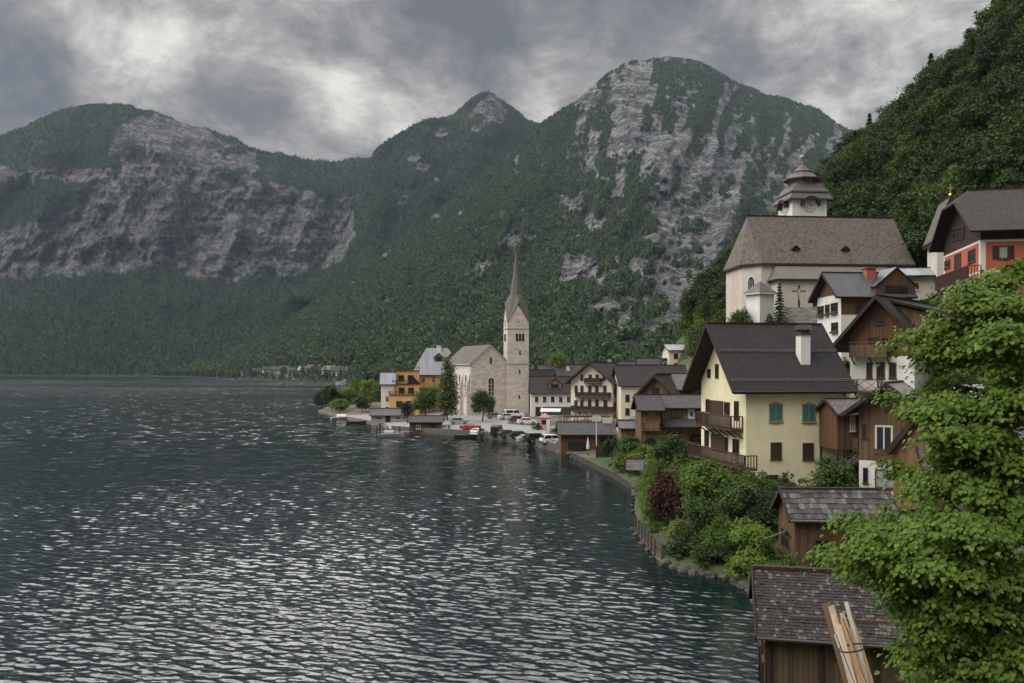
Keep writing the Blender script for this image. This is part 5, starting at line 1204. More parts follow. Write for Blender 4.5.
# its tower
tr = empty('tower_frame', (0, 0, 0)); bpy.data.objects.remove(tr)
d0 = Vector((X(507.5, 224.5), 224.5, 1.4)) - H.O; lx, ly = d0.dot(H.ex), d0.dot(H.ey); TW = 5.75
Mz = Matrix.Rotation(R(11 - 22), 3, 'Z')
def tp(x, y, z): v = Mz @ Vector((x, y, 0)); return (lx + v.x, ly + v.y, z)
zeL, zgL, ztip = Z(323, 226) - 1.4, Z(304.5, 226) - 1.4, Z(243.5, 228) - 1.4
b = MB(); sq = [(0, 0), (TW, 0), (TW, TW), (0, TW)]
b.rings([[tp(x, y, z) for x, y in sq] for z in (-1, zeL)])
for i in range(4):
    p, q = sq[i], sq[(i + 1) % 4]; m_ = ((p[0] + q[0]) / 2, (p[1] + q[1]) / 2); b.poly([tp(*p, zeL), tp(*q, zeL), tp(*m_, zgL)])
T = b.build('tower', STONE, H.root)
b = MB(); e = TW / 2; c = (e, e); k = .35
corner = [(-k * 0 - .12, -.12), (TW + .12, -.12), (TW + .12, TW + .12), (-.12, TW + .12)]; mid = [(e, -.25), (TW + .25, e), (e, TW + .25), (-.25, e)]
zc, zm = zeL - .25, zgL + .35; r1 = .85; z1 = zgL + 8.0
up = [(e + r1 * math.cos(a), e + r1 * math.sin(a)) for a in [math.pi * (-.75 + .25 * i) for i in range(8)]]
low = [tp(*corner[0], zc), tp(*mid[0], zm), tp(*corner[1], zc), tp(*mid[1], zm), tp(*corner[2], zc), tp(*mid[2], zm), tp(*corner[3], zc), tp(*mid[3], zm)]
r2 = 1.75; up0 = [(e + r2 * math.cos(a), e + r2 * math.sin(a)) for a in [math.pi * (-.75 + .25 * i) for i in range(8)]]
b.rings([low, [tp(x, y, zgL + 2.6) for x, y in up0], [tp(x, y, z1) for x, y in up], [tp(e + .04 * math.cos(i * .785), e + .04 * math.sin(i * .785), ztip) for i in range(8)]], cap=False)
b.build('spire', plain((0.125, 0.12, 0.105), .85, var=.35), T)
b = MB(); q = Vector(tp(e, e, ztip)); b.tube(q, q + Vector((0, 0, 2.0)), .07); b.beam(q + Vector((-.5, 0, 1.3)), q + Vector((.5, 0, 1.3)), .1, .1)
b.rings([[tuple(q + Vector((r_ * math.cos(a), r_ * math.sin(a), z_ + .2))) for a in [6.283 * i / 8 for i in range(8)]] for r_, z_ in ((.05, -.3), (.3, 0), (.05, .3))]); b.build('cross', GUTTER, T)
def tface(px_, py_): return (px_ - 508.3) / 21.0 * TW, Z(py_, 225.5) - 1.4
def towerbox(x0, x1, z0, z1, nm, m, dpt=.05, par=None, left=False):
    b = MB()
    if left: b.hexa([tp(-dpt, x1, z0), tp(-.004, x1, z0), tp(-.004, x0, z0), tp(-dpt, x0, z0), tp(-dpt, x1, z1), tp(-.004, x1, z1), tp(-.004, x0, z1), tp(-dpt, x0, z1)])
    else: b.hexa([tp(x0, -dpt, z0), tp(x1, -dpt, z0), tp(x1, -.004, z0), tp(x0, -.004, z0), tp(x0, -dpt, z1), tp(x1, -dpt, z1), tp(x1, -.004, z1), tp(x0, -.004, z1)])
    return b.build(nm, m, par or T)
for x in (517.6, 520.6, 523.6):
    x0, z1 = tface(x - 1.15, 333.8); x1, z0 = tface(x + 1.15, 341.2); towerbox(x0, x1, z0, z1, 'belfry_opening', PANE); towerbox(x0, x1, z0, z1, 'belfry_opening', PANE, left=True)
for x, y in ((520.6, 353), (520.2, 371.6), (520, 397)):
    x0, z1 = tface(x - .7, y - 2); x1, z0 = tface(x + .7, y + 2); towerbox(x0, x1, z0, z1, 'slit_window', PANE)
for y in (363.6, 328.5):
    z = Z(y, 225.5) - 1.4; b = MB(); b.rings([[tp(x, yy, zz) for x, yy in ((-.12, -.12), (TW + .12, -.12), (TW + .12, TW + .12), (-.12, TW + .12))] for zz in (z - .12, z + .12)]); b.build('string_course', GREYWALL, T)
x0, zc = tface(521, 323)
clock(Vector(tp(TW / 2, -.006, Z(322.5, 225.5) - 1.4)), Mz @ Vector((1, 0, 0)), Vector((0, 0, 1)), .95, T, 'f'); clock(Vector(tp(-.006, TW / 2, Z(322.5, 225.5) - 1.4)), Mz @ Vector((0, -1, 0)), Vector((0, 0, 1)), .95, T, 'l')

# ---------------------------------------------------------------- yellow terrace hotel on the point
H = House('parsonage', 'orange yellow house with broad grey hipped roof behind the cypress', 'house', 248, 414, 8, 14, 10, 1.5, 12.6, 19.6)
H.nogable = True; H.walls(ORANGE, depth=-1); H.make_roof(R_ZINC, .7, .7, hip=4.5, hq=5.7, hip2=4.5, trim=False)
for u in (2.2, 5.2, 8.2, 11.2):
    for z in (2, 5.2, 8.2): H.window('F', uv=(u, u + 1.0, z, z + 1.6), frame=FRAME_W)
H.dormer(7.3, 2.1, 2.6, 3, 1.3, GREYWOOD, R_ZINC); H.dormer(11.0, 2.1, 2.4, 3, 1.3, GREYWOOD, R_ZINC); H.chimney(7.5, 4.6, 1.3, 1.2, WHITE, WHITE, hood=False)
r_ = empty('terrace_hotel', (X(394, 238), 238, 1.2), R(6), 'orange terraced building with stacked brown railed decks by the lake', 'hotel')
b = MB(); b.span((0.6, 0, -1), (7.0, 8, Z(371, 238) - 1.2)); b.span((0, -3.2, -1), (7.2, -.01, Z(384.5, 235) - 1.2)); b.span((-.9, -6.4, -1), (7.0, -3.21, Z(395.5, 231) - 1.2)); b.build('wall', ORANGE, r_)
for (x0, y0, x1, y1, py_, d_) in ((.3, -.3, 7.2, 7, 371, 238), (-.3, -3.5, 7.4, -.3, 384.5, 235), (-1.2, -6.7, 7.2, -3.5, 395.5, 231)):
    z = Z(py_, d_) - 1.2 + .02; b = MB(); b.span((x0, y0, z), (x1, y1, z + .18)); o = b.build('deck', RAILWOOD, r_); b = MB()
    for (a, c) in (((x0, y0), (x1, y0)), ((x0, y0), (x0, y1))):
        n_ = int((abs(a[0] - c[0]) + abs(a[1] - c[1])) / 1.0)
        for zz in (.55, .85, 1.15): b.beam((*a, z + zz), (*c, z + zz), .07, .1)
        for i in range(n_ + 1): t_ = i / n_; b.beam((a[0] + (c[0] - a[0]) * t_, a[1] + (c[1] - a[1]) * t_, z + .18), (a[0] + (c[0] - a[0]) * t_, a[1] + (c[1] - a[1]) * t_, z + 1.2), .08, .08)
    b.build('railing', RAILWOOD, o)
for (u, y, z) in ((1.2, -.02, 9.4), (3.8, -.02, 9.4), (1.4, -3.22, 6.0), (4.0, -3.22, 6.0), (.8, -6.42, 2.4), (3.4, -6.42, 2.4)):
    b = MB(); b.span((u, y - .05, z - .3), (u + 1.6, y, z + 1.4)); w_ = b.build('window', FRAME_B, r_); b = MB(); b.span((u + .1, y - .07, z - .2), (u + 1.5, y - .04, z + 1.3)); b.build('pane', PANE, w_)
b = MB(); b.prism([(3.6, Z(384.5, 235) - 1.0), (7.2, Z(384.5, 235) - 1.0), (5.4, Z(377, 235) - 1.0)], 'y', -3.3, -.4); b.build('awning', R_BROWN, r_)
H = House('lakeside_house', 'cream house with light grey roof at the end of the terraces', 'house', 234, 381, 6, 3.6, 6, 1.2, 9.7, 12.6)
H.walls(CREAM, depth=-1); H.make_roof(R_ZINC, .4, .4, th=.15); H.window('F', uv=(1.2, 2.2, 3.5, 5)); H.window('F', uv=(1.2, 2.2, .8, 2.2))
H = House('low_pavilion', 'long low pavilion with grey roof at the water', 'pavilion', 208, 371, 4, 8.4, 4, .6, 2.6, 3.9)
H.walls(GREYWALL, depth=-1.5); H.make_roof(R_GREY, .5, .4, th=.12); H.door('F', (3.6, 4.6, 0, 1.9)); H.window('F', uv=(1.2, 2.6, .7, 1.6)); H.window('F', uv=(5.8, 7.2, .7, 1.6))
H = House('jetty_boathouse', 'small red brown boathouse with grey roof beside the jetty', 'boathouse', 179, 409.5, 2, 6.7, 5, .35, 2.7, 3.7)
H.walls(REDBROWN, depth=-2); H.make_roof(R_SLATE, .5, .4, th=.12); H.window('F', uv=(1.4, 2.4, .8, 1.7), frame=FRAME_W); H.door('F', (4.2, 5.6, 0, 1.9))
# ---------------------------------------------------------------- houses on the far shore
for i, (px_, py_, L_, W_, h_, wm, rm, lb) in enumerate((
    (252, 375.0, 11, 9, 5, WHITE, R_SLATE, 'tiny white house standing alone at the far tree line'),
    (262, 373.6, 12, 9, 5, CREAM, R_DARK, 'tiny cream house near the pale meadow on the far shore'),
    (272, 374.6, 13, 9, 6, OLDWHITE, R_SLATE, 'tiny grey house below the meadow across the lake'),
    (281, 373.0, 11, 10, 5, CREAM, R_BROWN, 'tiny cream house with brown roof across the lake'),
    (289, 375.2, 12, 9, 5, WHITE, R_SLATE, 'tiny white house with slate roof across the lake'),
    (298, 374.6, 12, 10, 5, GREYWALL, R_ZINC, 'tiny grey house with zinc roof across the lake'),
    (305, 373.0, 16, 11, 5, OLDWHITE, R_SLATE, 'long pale house with slate roof across the lake'),
    (314, 376.0, 12, 9, 5, RED, R_DARK, 'tiny reddish house with dark roof across the lake'),
    (322, 374.6, 12, 9, 5, OLDWHITE, R_GREY, 'tiny pale house with light roof behind the point'),
    (331, 376.6, 9, 8, 6, OLDWHITE, R_SLATE, 'tall white house above the dark bush on the point'),
    (341, 376.0, 12, 9, 5, CREAM, R_SLATE, 'tiny cream house half hidden behind the point trees'))):
    D_ = far_ground(px_, py_); z_ = Z(py_, D_) - .3; H = House('far_house', lb, 'house', D_, px_, random.uniform(-25, 25), L_, W_, z_, z_ + h_, z_ + h_ + 3.5, group='houses on the far shore')
    H.walls(wm, depth=-8); H.make_roof(rm, .8, .8, trim=False)
    for u in (.25, .65): H.window('F', uv=(L_ * u, L_ * u + 1.6, 2.0, 3.8), frame=FRAME_B, sill=False)
# ================================================================== TREES AND SHRUBS
G_NEAR = leafmat((0.082, 0.144, 0.027), 0.6, 0.38, 1.2); G_MID = leafmat((0.055, 0.098, 0.028), 0.5, 0.28); G_DARK = leafmat((0.030, 0.055, 0.022), 0.5, 0.2)
G_LIME = leafmat((0.12, 0.20, 0.035), 0.4, 0.35); G_BRIGHT = leafmat((0.105, 0.170, 0.034), 0.45, 0.32); G_RED = leafmat((0.075, 0.030, 0.030), 0.5, 0.2); G_SPRUCE = leafmat((0.022, 0.042, 0.026), 0.5, 0.1)
G_THUJA = leafmat((0.115, 0.180, 0.040), 0.4, 0.25); G_HILL = leafmat((0.036, 0.064, 0.020), 0.55, 0.25); G_HILL2 = leafmat((0.052, 0.088, 0.024), 0.5, 0.28); G_HILL3 = leafmat((0.028, 0.052, 0.020), 0.5, 0.18)
BARK = bark(); BARK2 = bark((0.14, 0.12, 0.10))

def norm(v): return v / np.maximum(np.linalg.norm(v, axis=-1, keepdims=True), 1e-9)
def leaf_quads(C, N, T, size, r, asp=0.62, fold=0.22):
    """folded diamond leaves at C, facing N, pointing along T"""
    n = len(C); N = norm(N); T = norm(T - N * (T * N).sum(-1, keepdims=True)); B = np.cross(N, T)
    s = (size * (0.65 + 0.7 * r.random(n)))[:, None]
    p0 = C - T * s * .5; p1 = C + B * s * asp * .5 + N * s * fold * .5; p2 = C + T * s * .5 - N * s * .08; p3 = C - B * s * asp * .5 + N * s * fold * .5
    V = np.stack([p0, p1, p2, p3], 1).reshape(-1, 3); i = np.arange(n)[:, None] * 4
    return V, np.concatenate([i + np.array([[0, 1, 2]]), i + np.array([[0, 2, 3]])], 0)
def cloud(blobs, n, size, seed, clumps=26, sig=0.26, up=0.55, shell=0.72, asp=.62):
    """leaves gathered in clumps over the shells of a few ellipsoids; returns leaf arrays and clump centres"""
    r = np.random.default_rng(seed); vol = np.array([b[3] * b[4] * b[5] for b in blobs]) ** .75; k = r.choice(len(blobs), n, p=vol / vol.sum())
    Cc = []; cen = []; 
    for bi, b in enumerate(blobs):
        m = int((k == bi).sum())
        if m == 0: continue
        c0 = np.array(b[:3]); rad = np.array(b[3:6])
        d = norm(r.normal(size=(clumps, 3))); d[:, 2] = np.where(d[:, 2] < -0.55, -d[:, 2], d[:, 2])
        cc = c0 + d * rad * (shell + (1 - shell) * r.random((clumps, 1)) - .28 * (r.random((clumps, 1)) < .25)); cen.append(cc)
        w_ = r.random(clumps) ** 0.7 + .15; q = r.choice(clumps, m, p=w_ / w_.sum())
        Cc.append((cc[q] + r.normal(size=(m, 3)) * rad * sig, np.repeat(c0[None], m, 0)))
    C = np.concatenate([a for a, b in Cc]); O = np.concatenate([b for a, b in Cc])
    out = norm(C - O); N = norm(out * .7 + np.array([0, 0, up]) + r.normal(size=C.shape) * .45); T = norm(r.normal(size=C.shape) + out * .6 + np.array([0, 0, -.55]))
    return leaf_quads(C, N, T, size, r, asp), np.concatenate(cen)
def woody(b, base, top, r0, cen, nl, seed, n=7):
    """tapered trunk with limbs that reach to clumps of the crown"""
    r = random.Random(seed); base = Vector(base); top = Vector(top); pts = []; K = 7
    for i in range(K + 1):
        t_ = i / K; p = base.lerp(top, t_); w_ = (top - base).length * .02 * (1 if 0 < i < K else 0); pts.append(p + Vector((r.uniform(-w_, w_), r.uniform(-w_, w_), 0)))
    rad = [r0 * (1.25 if i == 0 else 1) * (1 - .85 * i / K) for i in range(K + 1)]; b.path(pts, rad, n)
    for i in range(min(nl, len(cen))):
        e = Vector(cen[r.randrange(len(cen))]); t_ = min(.92, max(.25, ((e.z - base.z) / max(.1, top.z - base.z)) * .75)); s_ = base.lerp(top, t_); m_ = s_.lerp(e, .5) + Vector((0, 0, (e - s_).length * .10))
        q = r0 * (1 - .8 * t_) * .55; b.path([s_, m_, e], [q, q * .6, q * .18], 5)
def tree(name, label, cat, px, D, h, w, lm, n, leaf, group=None, trunk=None, low=0.22, py=None, blobs=None, seed=None, barkm=None, nl=10, clumps=26, sig=.26, kind='round', x=None, base=None):
    seed = seed if seed is not None else int(px * 7 + D * 13) % 9973; r = random.Random(seed)
    x = X(px, D) if x is None else x; z = base if base is not None else (Z(py, D) if py is not None else g1(x, D)); root = empty(name, (x, D, z), 0, label, cat, group)
    if blobs is None:
        if kind == 'round':
            blobs = [(0, 0, h * (low + (1 - low) * .52), w * .34, w * .34, h * (1 - low) * .36)]
            for i in range(6):
                a = i * 1.05 + r.random(); zz = h * (low + (1 - low) * r.uniform(.22, .80)); q = w * .30 * (1 - .4 * abs(zz / h - .5)); s_ = w * r.uniform(.20, .27)
                blobs.append((q * math.cos(a), q * math.sin(a), zz, s_, s_, s_ * h * .8 / max(w, .1) if h > w else s_ * .85))
            blobs.append((0, 0, h * .86, w * .2, w * .2, h * .12))
        elif kind == 'column':
            blobs = [(r.uniform(-.06, .06) * w, r.uniform(-.06, .06) * w, h * (low + (1 - low) * (i + .5) / 7), w * .5 * f, w * .5 * f, h * .11) for i, f in enumerate((.72, .95, 1, .92, .8, .6, .36))]
        elif kind == 'bush':
            blobs = [(r.uniform(-.28, .28) * w, r.uniform(-.28, .28) * w, h * r.uniform(.3, .66), w * r.uniform(.2, .3), w * r.uniform(.2, .3), h * r.uniform(.22, .34)) for i in range(7)]
            blobs += [(math.cos(i * .7 + r.random()) * w * r.uniform(.3, .52), math.sin(i * .7 + r.random()) * w * r.uniform(.3, .52), h * r.uniform(.15, .6), w * r.uniform(.07, .12), w * r.uniform(.07, .12), h * r.uniform(.08, .2)) for i in range(9)] + [(r.uniform(-.25, .25) * w, r.uniform(-.25, .25) * w, h * r.uniform(.8, 1.0), w * .07, w * .07, h * r.uniform(.1, .2)) for i in range(6)]
    (V, Fq), cen = cloud(blobs, n, leaf, seed, clumps, sig)
    b = MB(); tr = trunk or w * .035; woody(b, (0, 0, -.6), (0, 0, h * (.88 if kind != 'bush' else .5)), tr, cen, nl, seed, 6); b.build('trunk', barkm or BARK, root, smooth=True)
    link_mesh('crown', np_mesh('crown', V, Fq, lm), root); return root
def spruce(name, label, cat, px, D, h, w, lm, n, leaf, py=None, seed=1, group=None, base=None):
    r = np.random.default_rng(seed); x = X(px, D); z = base if base is not None else (Z(py, D) if py is not None else g1(x, D)); root = empty(name, (x, D, z), 0, label, cat, group)
    b = MB(); b.path([(0, 0, -.6), (0, 0, h * .5), (0, 0, h)], [w * .06, w * .04, .02], 7); C = []; N = []; T = []
    tiers = int(h / .45)
    for i in range(tiers):
        f = i / tiers; zz = h * (.06 + .92 * f); R0 = w * .5 * (1 - f) ** .85 * r.uniform(.85, 1.12); nb = max(5, int(11 * (1 - f) + 4))
        for k in range(nb):
            a = 6.283 * k / nb + r.random() * .7 + i; L_ = R0 * r.uniform(.75, 1.12); m = max(3, int(n / tiers / nb)); t_ = r.random(m) ** .7
            if L_ > .3: b.tube((0, 0, zz), (L_ * .9 * math.cos(a), L_ * .9 * math.sin(a), zz - L_ * .25), .025, .008, 4)
            d = np.array([math.cos(a), math.sin(a), 0]); s_ = np.array([-math.sin(a), math.cos(a), 0])
            c = np.array([0, 0, zz]) + d * (L_ * t_)[:, None] + s_ * (r.normal(size=m) * .13 * L_)[:, None] + np.array([0, 0, 1]) * (-.32 * L_ * t_ ** 1.6 + r.normal(size=m) * .05)[:, None]
            C.append(c); N.append(np.repeat(np.array([[0, 0, 1]]) + d * .5, m, 0) + r.normal(size=(m, 3)) * .35); T.append(np.repeat(d[None] + np.array([[0, 0, -.6]]), m, 0) + r.normal(size=(m, 3)) * .3)
    V, Fq = leaf_quads(np.concatenate(C), np.concatenate(N), np.concatenate(T), leaf, r, .45)
    b.build('trunk', BARK, root); link_mesh('crown', np_mesh('crown', V, Fq, lm), root); return root

# ---------------------------------------------------------------- garden shrubs on the shore
tree('columnar_thuja', 'tall bright green columnar thuja at the water edge', 'tree', 650, 72.0, 6.3, 2.1, G_THUJA, 8500, .13, kind='column', low=.02, clumps=60, sig=.16, x=11.75)
tree('columnar_thuja', 'slimmer thuja leaning against the tall columnar one', 'tree', 658, 73.5, 5.0, 1.5, G_THUJA, 5000, .13, kind='column', low=.02, clumps=60, sig=.16, x=12.9)
tree('copper_shrub', 'dark reddish purple shrub behind the plank garden wall', 'shrub', 667, 71.0, 4.4, 3.2, G_RED, 5200, .2, kind='bush')
tree('garden_tree', 'large bright green bushy tree in front of the yellow house', 'tree', 706, 68, 5.4, 4.6, G_BRIGHT, 8500, .26, low=.05)
tree('garden_tree', 'rounded mid green tree right of the bright green bushy tree', 'tree', 733, 66, 4.0, 4.4, G_MID, 6500, .26, low=.05)
tree('garden_shrub', 'green shrub hanging over the water under the garden trees', 'shrub', 700, 62.5, 3.4, 3.8, G_MID, 5000, .22, kind='bush')
tree('garden_shrub', 'yellowish flowering shrub on the corner of the garden wall', 'shrub', 677, 64, 1.8, 2.2, leafmat((0.15, 0.165, 0.06), .5), 2000, .16, kind='bush')
tree('garden_shrub', 'light green shrub beside the cabin at the water', 'shrub', 748, 58.5, 2.6, 3.2, G_LIME, 4200, .2, kind='bush')
tree('garden_shrub', 'dense dark shrub between garden and cabin', 'shrub', 765, 64, 3.3, 3.6, G_DARK, 4200, .2, kind='bush')
tree('garden_shrub', 'bright round shrub above the little cove', 'shrub', 722, 60.0, 2.4, 3.0, G_BRIGHT, 3800, .2, kind='bush')
tree('garden_shrub', 'broad shrub drooping to the water in the middle of the cove', 'shrub', 712, 58.3, 1.9, 3.4, G_MID, 4200, .2, kind='bush', x=14.2, base=.2)
tree('garden_shrub', 'bright shrub touching the water close to the boathouse', 'shrub', 742, 55.5, 1.8, 2.6, G_BRIGHT, 3600, .2, kind='bush', x=15.4, base=.2)
tree('garden_shrub', 'dark low shrub at the water by the plank wall end', 'shrub', 690, 60.8, 1.6, 2.4, G_DARK, 2600, .2, kind='bush', x=12.3, base=.2)
tree('garden_shrub', 'tall green shrub against the foot of the yellow house', 'shrub', 757, 73, 3.0, 3.6, G_MID, 3800, .22, kind='bush')
tree('garden_shrub', 'leafy climber below the front windows of the yellow house', 'shrub', 738, 77.5, 3.4, 2.0, leafmat((0.11, 0.13, 0.05), .5), 1500, .2, kind='bush')
tree('garden_shrub', 'dark leafy bush under the lower balcony of the yellow house', 'shrub', 712, 79, 2.4, 3.2, G_DARK, 2600, .22, kind='bush')
tree('garden_bush', 'big dense green bush between yellow house and narrow chalet', 'bush', 833, 71, 3.9, 4.6, G_MID, 6500, .24, kind='bush')
tree('garden_bush', 'small dark bush beside the steps of the yellow house', 'bush', 786, 74, 2.6, 2.6, G_DARK, 2400, .2, kind='bush')
tree('shore_tree', 'leafy dark green tree in front of the loggia house', 'tree', 673, 99, 4.9, 5.0, G_MID, 6000, .3, low=.05)
tree('shore_tree', 'small green tree beside the tan hut', 'tree', 627, 112, 4.0, 4.0, G_MID, 4500, .3, low=.05)
tree('shore_tree', 'round green tree under the timber houses at the shore', 'tree', 645, 106, 3.2, 4.0, G_BRIGHT, 4500, .3, low=.05)
tree('shore_shrub', 'shrub between the boat shelter and the thuja', 'shrub', 664, 88, 2.4, 3.0, G_DARK, 3000, .25, kind='bush')
tree('shore_shrub', 'pale green shrub beside the long boathouse', 'shrub', 612, 121, 3.0, 3.0, G_DARK, 2600, .25, kind='bush')
for k_, (x_, D_, h_, w_, m_, lb) in enumerate(((13.6, 83, 2.2, 3, G_BRIGHT, 'light green shrub on the shore wall under the timber houses'), (14.9, 89, 2.6, 3.2, G_DARK, 'dark shrub spilling over the shore wall'), (13.8, 108, 2.2, 2.8, G_BRIGHT, 'bright little shrub on the shore wall before the tan hut'), (16.5, 84, 3.6, 4.2, G_MID, 'large shrub behind the shore wall beside the yellow house'))):
    tree('shore_shrub', lb, 'shrub', 0, D_, h_, w_, m_, 3000, .22, kind='bush', x=x_, seed=300 + k_)
for k_, (x_, D_, h_, w_, m_, lb) in enumerate(((30.5, 128, 6, 6, G_MID, 'tree on the steep bank under the church terrace'), (28, 118, 5, 6, G_DARK, 'dark tree behind the roof ridge of the yellow house'), (33, 131, 4.6, 5, G_BRIGHT, 'bright bush on the bank below the porch tower'), (31.5, 141, 6.5, 6, G_MID, 'green tree below the apse on the bank'), (33, 150, 7, 6, G_DARK, 'tall dark tree beside the apse on the bank'), (30, 134, 4.5, 5, G_MID, 'spreading tree low on the bank under the church'), (36, 124, 4, 6, G_MID, 'wide bush on the bank under the spruce'))):
    tree('bank_tree', lb, 'tree', 0, D_, h_, w_, m_, 3000, .34, low=.03, x=x_, seed=340 + k_)
tree('shore_shrub', 'low bush next to the boat shelter roof', 'shrub', 652, 97, 1.6, 2.2, G_BRIGHT, 2200, .25, kind='bush')
# ---------------------------------------------------------------- village trees
tree('cypress', 'tall narrow dark tree by the orange house', 'tree', 448, 198, 14.2, 4.6, leafmat((0.105, 0.125, 0.048), .55), 5200, .5, kind='column', low=.08, clumps=24, sig=.34)
tree('village_tree', 'round green tree in front of the lakeside church', 'tree', 483, 194, 7.0, 5.8, G_MID, 5200, .36, low=.05)
tree('village_tree', 'broad green tree beside the orange terraced building', 'tree', 425, 210, 8.4, 7.6, G_MID, 5200, .45, low=.08)
tree('village_tree', 'dark little tree at the corner of the jetty boathouse', 'tree', 407, 196, 5.0, 3.4, leafmat((0.05, 0.035, 0.025), .5), 1300, .35, low=.2)
tree('village_tree', 'lime green treetop above the roofs beside the church tower', 'tree', 556, 246, 14.5, 7.0, G_LIME, 3600, .5, low=.3)
tree('village_bush', 'clipped bright green bush at the car park edge', 'bush', 557, 152, 2.1, 3.4, G_LIME, 2600, .24, kind='bush')
tree('village_bush', 'low hedge bush by the pink kiosk', 'bush', 537, 172, 1.5, 2.4, G_MID, 1200, .24, kind='bush')
for px_, D_, h_, w_, m_, lb in ((322, 280, 6.5, 5, G_DARK, 'dark tree at the very tip of the lake point'), (332, 268, 8.0, 5.8, G_DARK, 'taller dark green tree near the tip of the point'), (345, 272, 7, 7, G_BRIGHT, 'bright green tree beside the tall dark tree on the point'),
        (358, 282, 9.5, 7.5, G_MID, 'tall green tree in the middle of the point'), (370, 270, 8.6, 7, G_BRIGHT, 'light green tree before the cream end house'), (382, 262, 7.0, 5.6, G_MID, 'green tree at the foot of the terraces'),
        (340, 258, 4.0, 5.5, G_LIME, 'low yellow green bush above the white boat'), (362, 254, 4.6, 5, G_MID, 'rounded bush behind the low pavilion')):
    tree('point_tree', lb, 'tree', px_, D_, h_, w_, m_, 3000, .5, low=.06)
# ---------------------------------------------------------------- around the upper church
spruce('spruce', 'dark spruce standing before the parish church wall', 'tree', 779.5, 130.5, Z(280, 130.5) - 17.0, 3.6, G_SPRUCE, 5200, .3, base=17.0, seed=5)
tree('terrace_bush', 'round dark green bush at the corner of the church apse', 'bush', 741, 133, 3.6, 3.5, G_MID, 3000, .26, kind='bush', base=19.6)
tree('terrace_bush', 'bush between the white porch tower and the spruce', 'bush', 770, 131.5, 3.4, 2.6, G_MID, 2200, .26, kind='bush', base=18.6)
for px_, D_, h_, w_, m_, lb in ((721, 214, 10, 8, G_MID, 'tree beside the apse at the edge of the slope'), (710, 206, 9, 8, G_BRIGHT, 'light green tree left of the upper church'), (727, 190, 9, 8, G_MID, 'dark tree close behind the church apse'),
        (709, 216, 7, 6.5, G_DARK, 'dark tree above the cream slope house'), (713, 188, 7, 7, G_BRIGHT, 'low bright tree under the church terrace'), (706, 194, 6, 6, G_MID, 'small tree right of the cream slope house'), (722, 172, 7, 6.5, G_MID, 'green tree just under the apse'), (706, 176, 6, 6, G_DARK, 'dark bushy tree behind the ridge of the yellow house')):
    tree('slope_tree', lb, 'tree', px_, D_, h_, w_, m_, 2600, .42, low=.05)
for px_, D_, h_, w_, m_, lb in ((930, 96, 3.4, 4, G_LIME, 'yellow green bush under the red house balcony'), (915, 104, 3.6, 4.5, G_MID, 'green bush between chalet roof and red house'), (905, 118, 3.2, 4.5, G_MID, 'bush on the bank above the metal roofed house'), (945, 92, 3.2, 4.2, G_BRIGHT, 'bright bush at the foot of the red house'), (960, 88, 3.4, 4.2, G_MID, 'mid green bush on the bank below the red house'),
        (985, 86, 3.6, 4.6, G_MID, 'bushy green clump in front of the red house corner'), (1010, 84, 3.8, 4.6, G_DARK, 'dark clump under the shuttered red house window')):
    tree('bank_bush', lb, 'bush', px_, D_, h_, w_, m_, 2200, .3, kind='bush')
# ---------------------------------------------------------------- the wooded slope
def crown_proto(seed, m, n=2800, conifer=False):
    r = random.Random(seed)
    if conifer:
        q = np.random.default_rng(seed); k = 1100; t_ = q.random(k) ** .75; a = q.random(k) * 6.283; rr = .19 * (1 - t_) ** .9 * (.55 + .5 * q.random(k)); lay = np.floor(t_ * 11) / 11; zz = .08 + .92 * (lay * .6 + t_ * .4) - rr * .4
        C = np.stack([rr * np.cos(a), rr * np.sin(a), zz], 1); d = np.stack([np.cos(a), np.sin(a), 0 * a], 1)
        V, Fq = leaf_quads(C, d * .6 + np.array([0, 0, 1]) + q.normal(size=(k, 3)) * .3, d + np.array([0, 0, -.7]), .075, q, .5)
    else:
        bl = [(0, 0, .55, .22, .22, .3)] + [(.24 * math.cos(i * 1.05 + r.random()), .24 * math.sin(i * 1.05 + r.random()), r.uniform(.3, .78), .15, .15, .14) for i in range(6)] + [(0, 0, .86, .14, .14, .12)]
        (V, Fq), c = cloud(bl, n, .046, seed, 24, .25)
    return np_mesh('slope_crown', V, Fq, m)
meshes = [crown_proto(40 + i, (G_HILL, G_HILL2, G_HILL3, G_HILL)[i % 4]) for i in range(6)] + [crown_proto(60, G_HILL3, conifer=True), crown_proto(61, G_SPRUCE, conifer=True)]
tb = MB(); tb.path([(0, 0, -.08), (0.01, 0, .35), (0, .01, .8)], [.022, .016, .005], 6); tme = tb.build('x', BARK2); trunk_me = tme.data; bpy.data.objects.remove(tme); trunk_me.name = 'slope_trunk'
hr = np.random.default_rng(77); n = 16000
hx = 40 + 190 * hr.random(n); hy = 90 + 335 * hr.random(n); hz = gz(hx, hy); hpx = 512 + hx / hy * F; hpy = HY - (hz - HC) / hy * F
ok = (hz > 19) & (((hy > 170) & (hz > 21)) | ((hy > 128) & (hpx > 905)) | ((hy > 126) & (hx > 68))) & (hpx > 690) & (hpx < 1130)
ok &= ~((hpx < 692) & (hy < 240)) & ~((hpx < 735) & (hy < 186)) & ~((hx > 28) & (hx < 70) & (hy > 126) & (hy < 168)) & ~((hpx < 735) & (hy > 232) & (hy < 260))
hx, hy, hz = hx[ok], hy[ok], hz[ok]
keep = []; cell = {}
